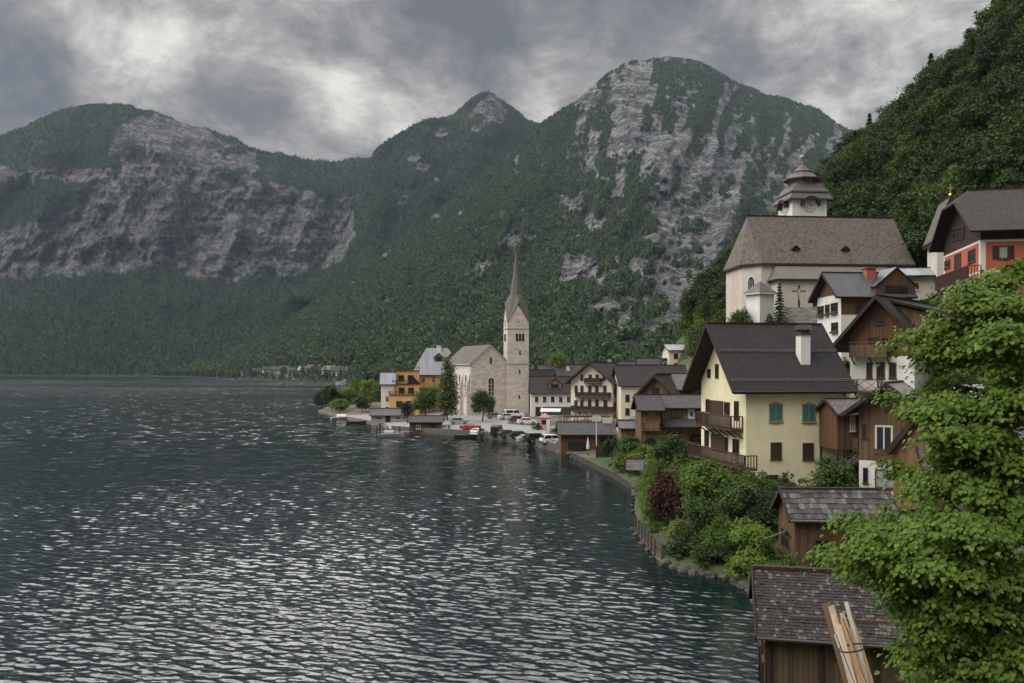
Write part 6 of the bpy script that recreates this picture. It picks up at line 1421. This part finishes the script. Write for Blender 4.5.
for i in range(len(hx)):
    c = (int(hx[i] // 4.2), int(hy[i] // 4.2)); bad = False
    for dx in (-1, 0, 1):
        for dy in (-1, 0, 1):
            for j in cell.get((c[0] + dx, c[1] + dy), ()):
                if (hx[i] - hx[j]) ** 2 + (hy[i] - hy[j]) ** 2 < 3.6 ** 2: bad = True
    if not bad: cell.setdefault(c, []).append(i); keep.append(i)
keep = np.array(keep); hx, hy, hz = hx[keep], hy[keep], hz[keep]
hh = 8.5 + 6.5 * hr.random(len(hx)); con = hr.random(len(hx)) < .13
order = np.argsort(hy); vis = [i for i in order if 512 + hx[i] / hy[i] * F < 1040 + 20]
front = set(vis[:150])
for i in sorted(front):
    c_ = bool(con[i]); o = empty('slope_tree', (hx[i], hy[i], hz[i] - .3), hr.random() * 6.28, 'dark conifer pointing out of the dense wood on the steep slope' if c_ else 'broadleaved tree in the dense wood covering the steep slope', 'tree', 'conifers in the wood on the slope' if c_ else 'broadleaved trees in the wood on the slope')
    o.scale = (hh[i],) * 3; link_mesh('trunk', trunk_me, o); link_mesh('crown', meshes[6 + i % 2] if c_ else meshes[i % 6], o)
rest = np.array([i for i in range(len(hx)) if i not in front])
protos = [proto('slope_form', m_) for m_ in meshes]
a_ = rest[~con[rest]]; c_ = rest[con[rest]]
scatter('slope_forest', np.stack([hx[a_], hy[a_], hz[a_] - .3], 1), hh[a_], hr.random(len(a_)) * 6.28, protos[:6])
scatter('slope_forest', np.stack([hx[c_], hy[c_], hz[c_] - .3], 1), hh[c_] * 1.15, hr.random(len(c_)) * 6.28, protos[6:])
# low undergrowth over the bank between the buildings
ur = np.random.default_rng(5); n = 9000; ux = 8 + 92 * ur.random(n); uy = 24 + 105 * ur.random(n); s_ = ux - shore(uy); uz = gz(ux, uy); upx = 512 + ux / uy * F
ok = (s_ > .8) & (s_ < 85) & (fbm(ux / 6, uy / 6, 3, 8) > .44) & ~((upx < 640) & (uy > 100)); ux, uy, uz = ux[ok], uy[ok], uz[ok]
def tuft(seed, m):
    (V, Fq), c = cloud([(0, 0, .3, .5, .5, .3), (.3, .1, .25, .3, .3, .25)], 220, .2, seed, 12, .3); return proto('tuft_form', np_mesh('tuft', V, Fq, m))
scatter('undergrowth', np.stack([ux, uy, uz - .05], 1), (.35 + .8 * ur.random(len(ux))) * np.where(ux > 34, 1.9, 1.0), ur.random(len(ux)) * 6.28, [tuft(1, G_MID), tuft(2, G_DARK), tuft(3, G_BRIGHT), tuft(4, G_MID)])

# ---------------------------------------------------------------- the big leafy tree close to the camera
mr = np.random.default_rng(21); TX, TY = 9.35, 16.2; tz0 = g1(TX, TY)
root = empty('maple', (TX, TY, tz0), 0, 'big bright green leafy tree with drooping layered branches', 'tree'); OFF = Vector((TX, TY, tz0))
b = MB(); tops = [Vector((0, 0, -.5)), Vector((.05, 0, 3)), Vector((-.05, .1, 7)), Vector((.1, 0, 11)), Vector((.05, .1, 15.6 - tz0 + .2))]; b.path(tops, [.34, .27, .20, .12, .03], 10)
tips = [(822, 553, 15.6), (858, 530, 15.2), (844, 566, 16.6), (892, 333, 16.2), (918, 354, 16.6), (924, 388, 17), (906, 405, 15.6), (918, 474, 15.6), (890, 512, 16.2), (960, 291, 15.6), (930, 322, 16.2), (994, 279, 16), (1022, 270, 16.4), (886, 578, 15.2),
        (900, 608, 15.6), (906, 648, 15), (922, 684, 15), (940, 432, 14.6), (950, 522, 14.2), (930, 562, 14.2), (982, 602, 14), (1010, 332, 14.6), (1000, 522, 14), (1022, 642, 14), (950, 642, 14.6), (925, 400, 15.2), (915, 540, 14.6),
        (965, 318, 16.8), (960, 570, 14), (915, 524, 15), (945, 600, 14.4), (990, 670, 14), (935, 480, 14.8), (975, 530, 13.9), (1010, 580, 13.9), (985, 300, 15.2), (1015, 300, 15.2), (925, 622, 14.6), (960, 690, 14.2), (870, 548, 15), (900, 560, 14.8), (1004, 402, 14.8), (984, 436, 14.6), (1016, 462, 14.4), (958, 446, 15), (1002, 360, 15), (975, 490, 14.4), (1018, 505, 14.2), (935, 455, 15.6), (1020, 385, 15), (965, 405, 15.6)]
ends = [Vector(P(*t_)) - OFF for t_ in tips]
for i in range(46):
    zz = 5.2 + 9.4 * (i + .5) / 46; rad = 3.3 * math.sin(math.pi * min(1, (zz - 3.0) / 13.5)) ** .7 * mr.uniform(.72, 1.05); a = i * 2.399 + mr.uniform(-.2, .2); v = Vector((rad * math.cos(a), rad * math.sin(a), zz - tz0 + 1.0))
    if (v.x < -1.2 and v.y < 1.5): continue
    ends.append(v)
C = []; N = []; T = []; SZ = []
for e in ends:
    hd = math.hypot(e.x, e.y); zb_ = max(2.0, e.z - hd * mr.uniform(.15, .45)); s0 = Vector((0, 0, zb_)); mid = s0.lerp(e, .55) + Vector((0, 0, hd * .13 + .12)); L_ = (e - s0).length
    def bez(t_): return s0 * (1 - t_) ** 2 + mid * 2 * t_ * (1 - t_) + e * t_ * t_
    ra = .035 + .012 * L_; b.path([bez(t_ / 5) for t_ in range(6)], [ra * (1 - .17 * t_) for t_ in range(6)], 5)
    dirh = Vector((e.x, e.y, 0)).normalized(); side = Vector((-dirh.y, dirh.x, 0)); nclu = int(7 + L_ * 5)
    for k in range(nclu):
        t_ = mr.uniform(.30, 1.03) ** .8; sp_ = .62 * (1.12 - t_ * .75) * min(1.3, .5 + L_ * .3); off = mr.uniform(-1, 1) * sp_
        c0 = bez(min(t_, 1.0)) + side * off + Vector((0, 0, -.22 * abs(off) + mr.normal() * .075))
        if k % 2 == 0: b.tube(bez(min(t_, 1) * .93), c0, .012, .005, 4)
        m = int(mr.integers(38, 76)); od = (dirh * .7 + side * (off / max(sp_, .01)) * .8).normalized()
        q = mr.normal(size=(m, 3)) * np.array([.16, .16, .06]); q[:, 2] -= .55 * (q[:, 0] ** 2 + q[:, 1] ** 2) ** .5 - .05
        C.append(np.array(c0) + q); dd = norm(np.array([[od.x, od.y, 0]]) * .8 + q * np.array([3.2, 3.2, 0]) + mr.normal(size=(m, 3)) * .25); T.append(dd + np.array([[0, 0, -.75]])); N.append(np.array([[0, 0, 1.0]]) + dd * .75 + mr.normal(size=(m, 3)) * .22); SZ.append(.045 + .075 * mr.random(m) ** 1.1)
C, N, T, SZ = map(np.concatenate, (C, N, T, SZ)); N = norm(N); T = norm(T - N * (T * N).sum(-1, keepdims=True)); B = np.cross(N, T); S = SZ[:, None]; nl_ = len(C)
cur = (mr.random(nl_) * .25)[:, None]
pts = [C, C + T * S * .22 + B * S * .44 + N * S * .10, C + T * S * .62 + B * S * .36 + N * S * (.06 - cur * .4), C + T * S * 1.0 - N * S * cur, C + T * S * .5 - N * S * .03, C + T * S * .62 - B * S * .36 + N * S * (.06 - cur * .4), C + T * S * .22 - B * S * .44 + N * S * .10]
V = np.stack(pts, 1).reshape(-1, 3); i7 = np.arange(nl_)[:, None] * 7
link_mesh('crown', np_mesh('crown', V, np.concatenate([i7 + np.array([[0, 1, 2, 3, 4]]), i7 + np.array([[0, 4, 3, 5, 6]])], 0), G_NEAR), root)
b.build('trunk', BARK, root, smooth=True)
# ================================================================== SMALLER THINGS
TYRE = plain((0.015, 0.015, 0.016), .8); RIM = plain((0.35, 0.36, 0.37), .35, .6); LAMP = plain((0.5, 0.5, 0.48), .2); TAIL = plain((0.35, 0.02, 0.02), .3); PLATE = plain((0.6, 0.6, 0.6), .5); TRIMB = plain((0.02, 0.02, 0.022), .5)
def car(label, px, py, D, head, color, kind='car', name='parked_car', cat='car'):
    x = X(px, D); z = g1(x, D) + .17; r_ = empty(name, (x, D, z), R(head), label, cat, 'vehicles parked by the lakeside church')
    paint = plain(color, .28, 0.0, .6, .05)
    if kind == 'van': pr = [(-2.4, .35), (2.35, .35), (2.4, .75), (2.2, 1.1), (1.55, 1.22), (.95, 1.95), (.6, 2.05), (-2.25, 2.05), (-2.4, 1.8)]; gl = [(1.38, 1.28), (.88, 1.88), (-.2, 1.9), (-.2, 1.25)]; g2 = [(-.4, 1.3), (-.4, 1.88), (-2.0, 1.88), (-2.1, 1.3)]; fr = ((1.5, 1.27), (.98, 1.9)); bk = ((-2.405, 1.2), (-2.39, 1.8)); wb, hw = 1.5, .92
    elif kind == 'suv': pr = [(-2.2, .4), (2.2, .4), (2.25, .85), (2.0, 1.02), (1.1, 1.12), (.45, 1.7), (-1.75, 1.72), (-2.15, 1.1), (-2.25, .9)]; gl = [(.95, 1.14), (.42, 1.62), (-.5, 1.64), (-.5, 1.12)]; g2 = [(-.6, 1.12), (-.6, 1.64), (-1.65, 1.64), (-1.95, 1.14)]; fr = ((1.06, 1.16), (.49, 1.66)); bk = ((-2.12, 1.16), (-1.8, 1.68)); wb, hw = 1.35, .92
    else: pr = [(-2.05, .3), (2.05, .3), (2.1, .65), (1.9, .85), (.95, .95), (.3, 1.42), (-1.1, 1.44), (-1.75, 1.0), (-2.1, .92)]; gl = [(.8, .97), (.27, 1.36), (-.35, 1.37), (-.35, .96)]; g2 = [(-.45, .96), (-.45, 1.37), (-1.05, 1.36), (-1.5, 1.0)]; fr = ((.9, .98), (.34, 1.39)); bk = ((-1.7, 1.03), (-1.15, 1.41)); wb, hw = 1.28, .86
    b = MB(); top = max(p[1] for p in pr); ring = lambda yy: [(p[0], yy * (1.0 if p[1] < 1.0 else 1.0 - .16 * (p[1] - 1.0) / max(.3, top - 1.0) - .0), p[1]) for p in pr]
    b.rings([ring(-hw), ring(-hw * .96 - .001), ring(hw * .96), ring(hw)]); b.build('body', paint, r_)
    g = MB()
    for sgn in (-1, 1):
        for poly in (gl, g2):
            o = hw * sgn; k_ = lambda p: 1.0 - .16 * max(0, p[1] - 1.0) / max(.3, top - 1.0)
            g.rings([[(p[0], o * k_(p) + sgn * e, p[1]) for p in poly] for e in (.0, .012)])
    for (a, c), s_ in ((fr, 1), (bk, -1)):
        w0, w1 = hw * .88, hw * .74; off = .02
        g.hexa([(a[0], -w0, a[1]), (a[0] + s_ * off, -w0, a[1] + .01), (a[0] + s_ * off, w0, a[1] + .01), (a[0], w0, a[1]), (c[0], -w1, c[1]), (c[0] + s_ * off, -w1, c[1] + .01), (c[0] + s_ * off, w1, c[1] + .01), (c[0], w1, c[1])])
    g.build('window', PANE, r_)
    wr = .33 if kind != 'suv' else .37
    for sx in (-1, 1):
        for sy in (-1, 1):
            w_ = MB(); w_.tube((sx * wb, sy * (hw - .2), wr - .0), (sx * wb, sy * (hw + .015), wr), wr, n=16); o = w_.build('wheel', TYRE, r_)
            w_ = MB(); w_.tube((sx * wb, sy * (hw + .016), wr), (sx * wb, sy * (hw + .03), wr), wr * .6, n=12); w_.build('rim', RIM, o)
    zf = .68 if kind == 'car' else .85; xf = pr[2][0]
    for sy in (-1, 1):
        l = MB(); l.box((xf - .03, sy * hw * .74, zf), (.1, .3, .15)); l.build('headlight', LAMP, r_); l = MB(); l.box((pr[-1][0] + .03, sy * hw * .80, zf + .12), (.1, .2, .2)); l.build('tail_light', TAIL, r_)
    
    for xb in (xf - .02, pr[0][0]): l = MB(); l.box((xb, 0, pr[0][1] + .12), (.12, hw * 1.9, .2)); l.build('bumper', TRIMB if kind != 'car' else paint, r_)
    return r_
car('red hatchback parked at the lake wall near the round tree', 470, 427, 176, 150, (0.36, 0.02, 0.02)); car('white estate car at the water wall beside the mooring post', 479, 432, 169, 60, (0.72, 0.72, 0.71))
car('black van seen from behind at the lake wall', 497, 432, 167, 80, (0.012, 0.012, 0.014), 'van', 'parked_van', 'van'); car('grey car under the church gable beside the white cars', 495, 419, 204, 20, (0.20, 0.21, 0.23))
car('white hatchback next to the white van below the church', 507, 420, 200, 25, (0.72, 0.72, 0.70)); car('white van against the church tower', 514, 419, 206, 12, (0.74, 0.74, 0.72), 'van', 'parked_van', 'van')
car('small brown red car in the middle row', 518, 424.5, 190, 15, (0.16, 0.045, 0.03)); car('white car in the middle of the car park', 527, 425, 184, 10, (0.74, 0.73, 0.72))
car('dark grey saloon by the quay railing', 509, 434, 162.5, 15, (0.06, 0.065, 0.07)); car('black estate car between dark saloon and black off-roader', 521, 434.5, 158.5, 10, (0.012, 0.012, 0.014)); car('silver car with its nose to the railing', 528, 438, 152.5, 25, (0.30, 0.31, 0.32))
car('black off-roader beside the railing', 537, 436.5, 152, 25, (0.010, 0.010, 0.011), 'suv'); car('white delivery car next to the long boathouse', 553, 438.5, 147, 20, (0.76, 0.76, 0.75), 'suv'); car('silver grey car behind the cypress by the lake', 459, 424, 186, 10, (0.33, 0.34, 0.35))

# quay wall with coping, railing along it
def strip(y0, y1, n, z0, z1, o0, o1, name, m, label, cat):
    b = MB(); yy = np.linspace(y0, y1, n); xx = shore(yy)
    b.rings([[(x + o0, y, z0), (x + o1, y, z0), (x + o1, y, z1), (x + o0, y, z1)] for x, y in zip(xx, yy)]); return tag(b.build(name, m), label, cat)
strip(138, 185, 40, -1.5, 1.42, -.42, .0, 'quay_wall', masonry((0.12, 0.11, 0.10), .9, .4, .9, .5), 'long stone quay wall below the parked cars', 'wall')
strip(88, 136, 36, -1.5, .8, -.5, -.02, 'shore_wall', masonry((0.055, 0.053, 0.043), .8, .35, .9, .5), 'low stone shore wall below the timber houses', 'wall')
r_ = empty('quay_railing', (shore(150), 150, 0), 0, 'dark railing along the quay between the cars and the lake', 'railing'); yy = np.linspace(141, 166, 15); xx = shore(yy) + .25; pts = [Vector((x - shore(150), y - 150, g1(x + .4, y) + .17)) for x, y in zip(xx, yy)]
for p in pts: b = MB(); b.beam(p - Vector((0, 0, .2)), p + Vector((0, 0, 1.05)), .09, .09); b.build('post', DARKWOOD, r_)
for h in (.5, 1.0):
    b = MB()
    for a, c in zip(pts[:-1], pts[1:]): b.beam(a + Vector((0, 0, h)), c + Vector((0, 0, h)), .05, .08)
    b.build('rail', DARKWOOD, r_)
# garden wall of planks at the cove
r_ = empty('garden_wall', (11, 66, 0), 0, 'weathered plank retaining wall around the shore garden', 'wall'); yy = np.linspace(61.4, 74, 9); xx = shore(yy) - .05; q = [Vector((x - 11, y - 66, 0)) for x, y in zip(xx, yy)]
b = MB()
for a, c in zip(q[:-1], q[1:]):
    for k in range(7): b.beam(a + Vector((0, 0, -.3 + k * .22)), c + Vector((0, 0, -.3 + k * .22)), .06, .2)
b.build('planking', planks((0.085, 0.072, 0.058), 0.16, False, wear=0.35), r_)
for p in q: b = MB(); b.beam(p + Vector((-.07, 0, -1.5)), p + Vector((-.07, 0, 1.35)), .13, .13); b.build('post', planks((0.085, 0.072, 0.058), 0.16, False, wear=0.35), r_)
rr_ = random.Random(4)
for k in range(46):
    y_ = 47.5 + 13.5 * rr_.random() if k < 26 else rr_.uniform(61, 135); s_ = rr_.uniform(.25, .6) if k < 26 else rr_.uniform(.2, .45); x_ = float(shore(y_)) - rr_.uniform(.05, .5)
    b = MB(); n_ = 9; b.rings([[(s_ * q_ * rr_.uniform(.75, 1.2) * math.cos(6.283 * i_ / n_), s_ * q_ * rr_.uniform(.75, 1.2) * math.sin(6.283 * i_ / n_), s_ * z_) for i_ in range(n_)] for q_, z_ in ((.7, -1.0), (1.05, -.25), (.9, .25), (.45, .55))])
    tag(b.build('shore_rock', masonry((0.075, 0.072, 0.06), 3, 3, .3, .9), loc=(x_, y_, .05 + rr_.uniform(-.1, .12)), rz=rr_.random() * 6), 'weathered grey rock lying at the waterline of the garden shore', 'rock', 'rocks along the waterline')
# jetty, posts, boats
r_ = empty('jetty', (X(394, 176.5), 176.5, 0), R(4), 'grey wooden jetty with mooring posts before the red brown boathouse', 'jetty'); b = MB()
for i in range(28): b.box((-3.4 + i * .26, 0, .75), (.23, 2.4, .08))
b.build('deck', GREYWOOD, r_)
for x in (-3.4, -1.2, 1.2, 3.4):
    for y in (-1.25, 1.25): b = MB(); b.tube((x, y, -2), (x, y, 2.0 if y < 0 else 1.4), .13, .11, 9); b.build('post', WEATHERED, r_)
for px_, D_, h_, lb in ((480, 164, 2.9, 'tall weathered mooring post in front of the white estate car'), (380, 174, 2.6, 'thick dark mooring post at the outer end of the jetty'), (449, 178, 2.0, 'short mooring post near the foot of the cypress'), (467, 174, 2.0, 'short mooring post before the red hatchback')):
    o = empty('mooring_post', (X(px_, D_), D_, 0), 0, lb, 'post', 'mooring posts'); b = MB(); b.tube((0, 0, -2), (0, 0, h_), .2, .16, 10); b.build('pole', WEATHERED, o); b = MB(); b.tube((0, 0, h_ * .8), (0, 0, h_ * .8 + .12), .21, .21, 10); b.build('band', GUTTER, o)
def boat(label, px, D, rz, L_, color, canopy=None, name='moored_boat'):
    r_ = empty(name, (X(px, D), D, 0), R(rz), label, 'boat', None); b = MB(); st = []
    for t_ in (0, .12, .35, .6, .8, .93, 1.0):
        w_ = L_ * .17 * (1 - max(0, (t_ - .45) / .55) ** 2.2) * (.88 if t_ < .1 else 1) + .01; x = -L_ / 2 + L_ * t_; sh = .55 + .25 * t_ ** 2
        st.append([(x, -w_, sh), (x, -w_ * .72, .0), (x, 0, -.22), (x, w_ * .72, 0), (x, w_, sh), (x, w_ * .86, sh - .02), (x, w_ * .7, .18), (x, -w_ * .7, .18), (x, -w_ * .86, sh - .02)])
    b.rings(st); b.build('hull', plain(color, .4), r_)
    for x in (-.18, .1): b = MB(); b.box((x * L_, 0, .42), (.3, L_ * .27, .05)); b.build('seat', WEATHERED, r_)
    if canopy:
        b = MB(); b.rings([[(L_ * a, L_ * .15 * math.cos(t_), .55 + .75 * math.sin(t_)) for t_ in [math.pi * i / 8 for i in range(9)]] for a in (-.25, .1)]); b.build('canopy', plain(canopy, .7), r_)
    return r_
boat('white motor boat with grey cover beside the jetty', 391, 173.5, 8, 5.4, (0.42, 0.42, 0.42), (0.30, 0.31, 0.33)); pass
boat('white cabin boat with raised canopy at the tip of the point', 343, 233, 20, 6.5, (0.5, 0.5, 0.5), (0.6, 0.6, 0.58)); boat('dark wooden rowing boat near the low pavilion', 357, 214, -10, 5, (0.07, 0.04, 0.03)); pass
boat('flat dark boat moored under the quay wall', 468, 170.5, -10, 5.5, (0.05, 0.045, 0.04))
# things round the car park and the boathouse terrace
r_ = empty('kiosk', (X(545, 172), 172, g1(X(545, 172), 172)), R(-15), 'small pink kiosk with pointed roof by the car park', 'kiosk'); b = MB(); b.span((-.9, -.9, -.3), (.9, .9, 2.6)); b.build('wall', stucco((0.55, 0.27, 0.27), .3), r_)
b = MB(); e = 1.15
for i, (p, s_) in enumerate((((-e, -e), (e, -e)), ((e, -e), (e, e)), ((e, e), (-e, e)), ((-e, e), (-e, -e)))): b.poly([(*p, 2.58), (*s_, 2.58), (0, 0, 3.5)])
b.poly([(-e, -e, 2.57), (e, -e, 2.57), (e, e, 2.57), (-e, e, 2.57)]); b.build('roof', plain((0.4, 0.2, 0.2), .8), r_); b = MB(); b.span((-.5, -.94, 1.2), (.5, -.904, 2.1)); b.build('window', PANE, r_)
r_ = empty('banner', (X(546, 160), 160, g1(X(546, 160), 160)), 0, 'narrow white vertical banner on a pole beside the bush', 'banner'); b = MB(); b.tube((0, 0, 0), (0, 0, 3.0), .04); b.build('pole', GUTTER, r_); b = MB(); b.span((.05, -.015, .9), (.75, .015, 2.95)); b.build('cloth', PLASTERBAND, r_)
r_ = empty('canopy', (X(551, 185), 185, g1(X(551, 185), 185)), R(-10), 'low pale canopy roof in front of the low white building', 'canopy'); b = MB(); b.prism([(-1.6, 2.5), (0, 3.1), (1.6, 2.5), (1.6, 2.6), (0, 3.22), (-1.6, 2.6)], 'x', -2.2, 2.2); b.build('roof', plain((0.45, 0.46, 0.47), .5), r_)
for x in (-2, 2):
    for y in (-1.4, 1.4): b = MB(); b.tube((x, y, -.3), (x, y, 2.6), .05); b.build('post', GUTTER, r_)
r_ = empty('pergola', (X(588, 158), 158, g1(X(588, 158), 158)), R(4), 'dark timber pergola terrace before the guesthouse', 'pergola'); b = MB()
for y in (0, 3.6): b.beam((-4.2, y, 2.7), (4.2, y, 2.7), .16, .2)
for i in range(12): b.beam((-4 + i * .73, -.5, 2.88), (-4 + i * .73, 4.1, 2.88), .09, .14)
b.build('beam_frame', WEATHERED, r_)
for x in (-4, -2, 0, 2, 4):
    for y in (0, 3.6): b = MB(); b.beam((x, y, -.8), (x, y, 2.6), .15, .15); b.build('post', WEATHERED, r_)
b = MB(); b.span((-4.1, -.1, .1), (4.1, -.02, 1.0)); b.build('parapet', REDBROWN, r_)
for px_, D_, w_, lb in ((596.5, 134, 1.4, 'white square board on a tall white pole by the long boathouse'), (607.5, 139, 1.6, 'white square panel on the terrace behind the long boathouse')):
    r_ = empty('signboard', (X(px_, D_), D_, 1.0), R(6), lb, 'board'); zt_ = Z(415.5 if px_ < 600 else 417.5, D_) - 1.0; b = MB(); b.tube((0, .06, -1.2), (0, .06, zt_ - .1), .07); b.build('pole', PLASTERBAND, r_); b = MB(); b.span((-w_ / 2, -.05, zt_ - .95), (w_ / 2, 0, zt_)); b.build('panel', FRAME_W, r_)
r_ = empty('parasol', (X(588, 131.5), 131.5, .75), 0, 'closed white parasol on the boathouse deck', 'parasol'); b = MB(); b.tube((0, 0, -.3), (0, 0, 2.5), .04); b.build('pole', GREYWOOD, r_); b = MB(); b.rings([[(q_ * math.cos(a), q_ * math.sin(a), z_) for a in [6.283 * i / 8 for i in range(8)]] for q_, z_ in ((.24, .75), (.26, 1.1), (.15, 1.9), (.04, 2.5))]); b.build('folded_canopy', FRAME_W, r_)
b = MB(); b.tube((0, 0, -.1), (0, 0, .08), .3, .25, 10); b.build('base', GUTTER, r_)
r_ = empty('wooden_screen', (X(606, 128), 128, .6), R(-6), 'dark board screen standing beside the closed parasol', 'fence'); b = MB(); b.span((-1.5, -.04, -.6), (1.5, .04, 1.6)); b.build('board_panel', DARKWOOD, r_)
for x in (-1.5, 0, 1.5): b = MB(); b.beam((x, .1, -.9), (x, .1, 1.75), .1, .1); b.build('post', DARKWOOD, r_)
# leaning pole over the shrubs near the cabin
a, c = Vector(P(749, 545, 57.5)), Vector(P(786, 531, 56.6)); o = empty('clothes_pole', c, 0, 'thin pale pole slanting from the cabin wall over the shrubs', 'pole'); b = MB(); b.tube(a - c, (0, 0, 0), .05, .05, 8); b.build('rod', GREYWOOD, o); b = MB(); b.beam((.0, 0, .1), (.35, .1, -.5), .08, .08); b.build('bracket', WEATHERED, o)
# timber leaning by the boathouse
FRESH = [planks(c_, .5, True, .4) for c_ in ((0.58, 0.40, 0.25), (0.68, 0.52, 0.36), (0.46, 0.30, 0.18), (0.68, 0.62, 0.55), (0.18, 0.12, 0.08))]
bz = g1(X(872, 28.5), 28.5); r_ = empty('timber_bundle', (X(872, 28.5), 28.5, bz), 0, 'bundle of pale sawn planks leaning upright in front of the boathouse', 'timber'); O_ = Vector(r_.location)
for i, (px0, py0, px1, D0, D1, w_, m_) in enumerate(((826, 603, 862, 29.8, 28.9, .22, 4), (831, 606, 870, 29.7, 28.7, .16, 0), (841, 613, 874, 29.7, 28.6, .15, 1), (846, 602, 880, 29.8, 28.7, .10, 3), (838, 625, 868, 29.5, 28.5, .15, 1), (843, 618, 884, 29.6, 28.5, .14, 0), (852, 616, 888, 29.7, 28.6, .09, 2), (836, 634, 876, 29.4, 28.4, .12, 3), (848, 628, 872, 29.5, 28.4, .13, 2), (833, 615, 864, 29.6, 28.75, .12, 1))):
    t_ = Vector(P(px0, py0, D0)); f_ = Vector((X(px1 + 6, D1), D1 - .25, bz)); b = MB(); b.beam(f_ - O_, t_ - O_, w_ * 1.35, .05, up=(.15 * (i % 3 - 1), -1, .1)); b.build('plank', FRESH[m_], r_)
s_ = Vector(P(853, 648, 29.0)) - O_; b = MB()
b.rings([[tuple(s_ + Vector((.46 * math.cos(a), .34 * math.sin(a), h_ + .10 * math.cos(a)))) for a in [6.283 * i / 16 for i in range(16)]] for h_ in (-.03, .03)], cap=False); b.build('strap', GUTTER, r_)
# fence boards and flowers at the lower edge
r_ = empty('board_fence', (X(800, 31), 31, g1(X(800, 31), 31)), R(-38), 'short fence of dark vertical boards beside the boathouse wall', 'fence')
for i in range(7): b = MB(); b.box((i * .24, 0, .75 + .05 * (i % 2)), (.2, .03, 1.7)); b.build('board', WEATHERED, r_)
b = MB(); b.span((-.1, .02, .4), (1.6, .07, .5)); b.span((-.1, .02, 1.1), (1.6, .07, 1.2)); b.build('rail', DARKWOOD, r_)
FLW = plain((0.75, 0.73, 0.7), .7)
for px_, D_, h_, w_, m_, lb in ((812, 31, 1.7, 1.3, G_MID, 'leafy plant with white flowers by the boathouse door'), (884, 30, 1.9, 1.7, G_DARK, 'flowering bush right of the leaning planks'), (838, 31.5, 1.3, 1.1, G_BRIGHT, 'small green bush behind the leaning planks'), (775, 33, 1.2, .9, G_BRIGHT, 'green plant at the lake corner of the boathouse')):
    o = tree('flower_bush', lb, 'plant', px_, D_, h_, w_, m_, 1500, .10, kind='bush', trunk=.03)
    q = np.random.default_rng(int(px_)); C_ = np.stack([(q.random(14) - .5) * w_, -np.abs(q.random(14)) * w_ * .5, h_ * (.35 + .6 * q.random(14))], 1)
    for k in range(6):
        b = MB(); c0 = Vector(C_[k])
        for j in range(5): a = 1.256 * j; b.poly([c0, c0 + Vector((.045 * math.cos(a - .4), -.02, .045 * math.sin(a - .4))), c0 + Vector((.07 * math.cos(a), -.03, .07 * math.sin(a))), c0 + Vector((.045 * math.cos(a + .4), -.02, .045 * math.sin(a + .4)))])
        b.build('flower', FLW, o)
# ================================================================== HAZE
hb = MB(); hb.span((-2400, -60, -5), (2600, 3700, 1500))
hm = bpy.data.materials.new('haze'); ht = NT(hm)
pv = ht.n('VolumePrincipled'); pv.inputs['Color'].default_value = (0.56, 0.72, 0.92, 1); pv.inputs['Density'].default_value = HAZE
ht.l(pv.outputs[0], ht.out.inputs['Volume'])
tag(hb.build('haze', hm), kind='stuff')
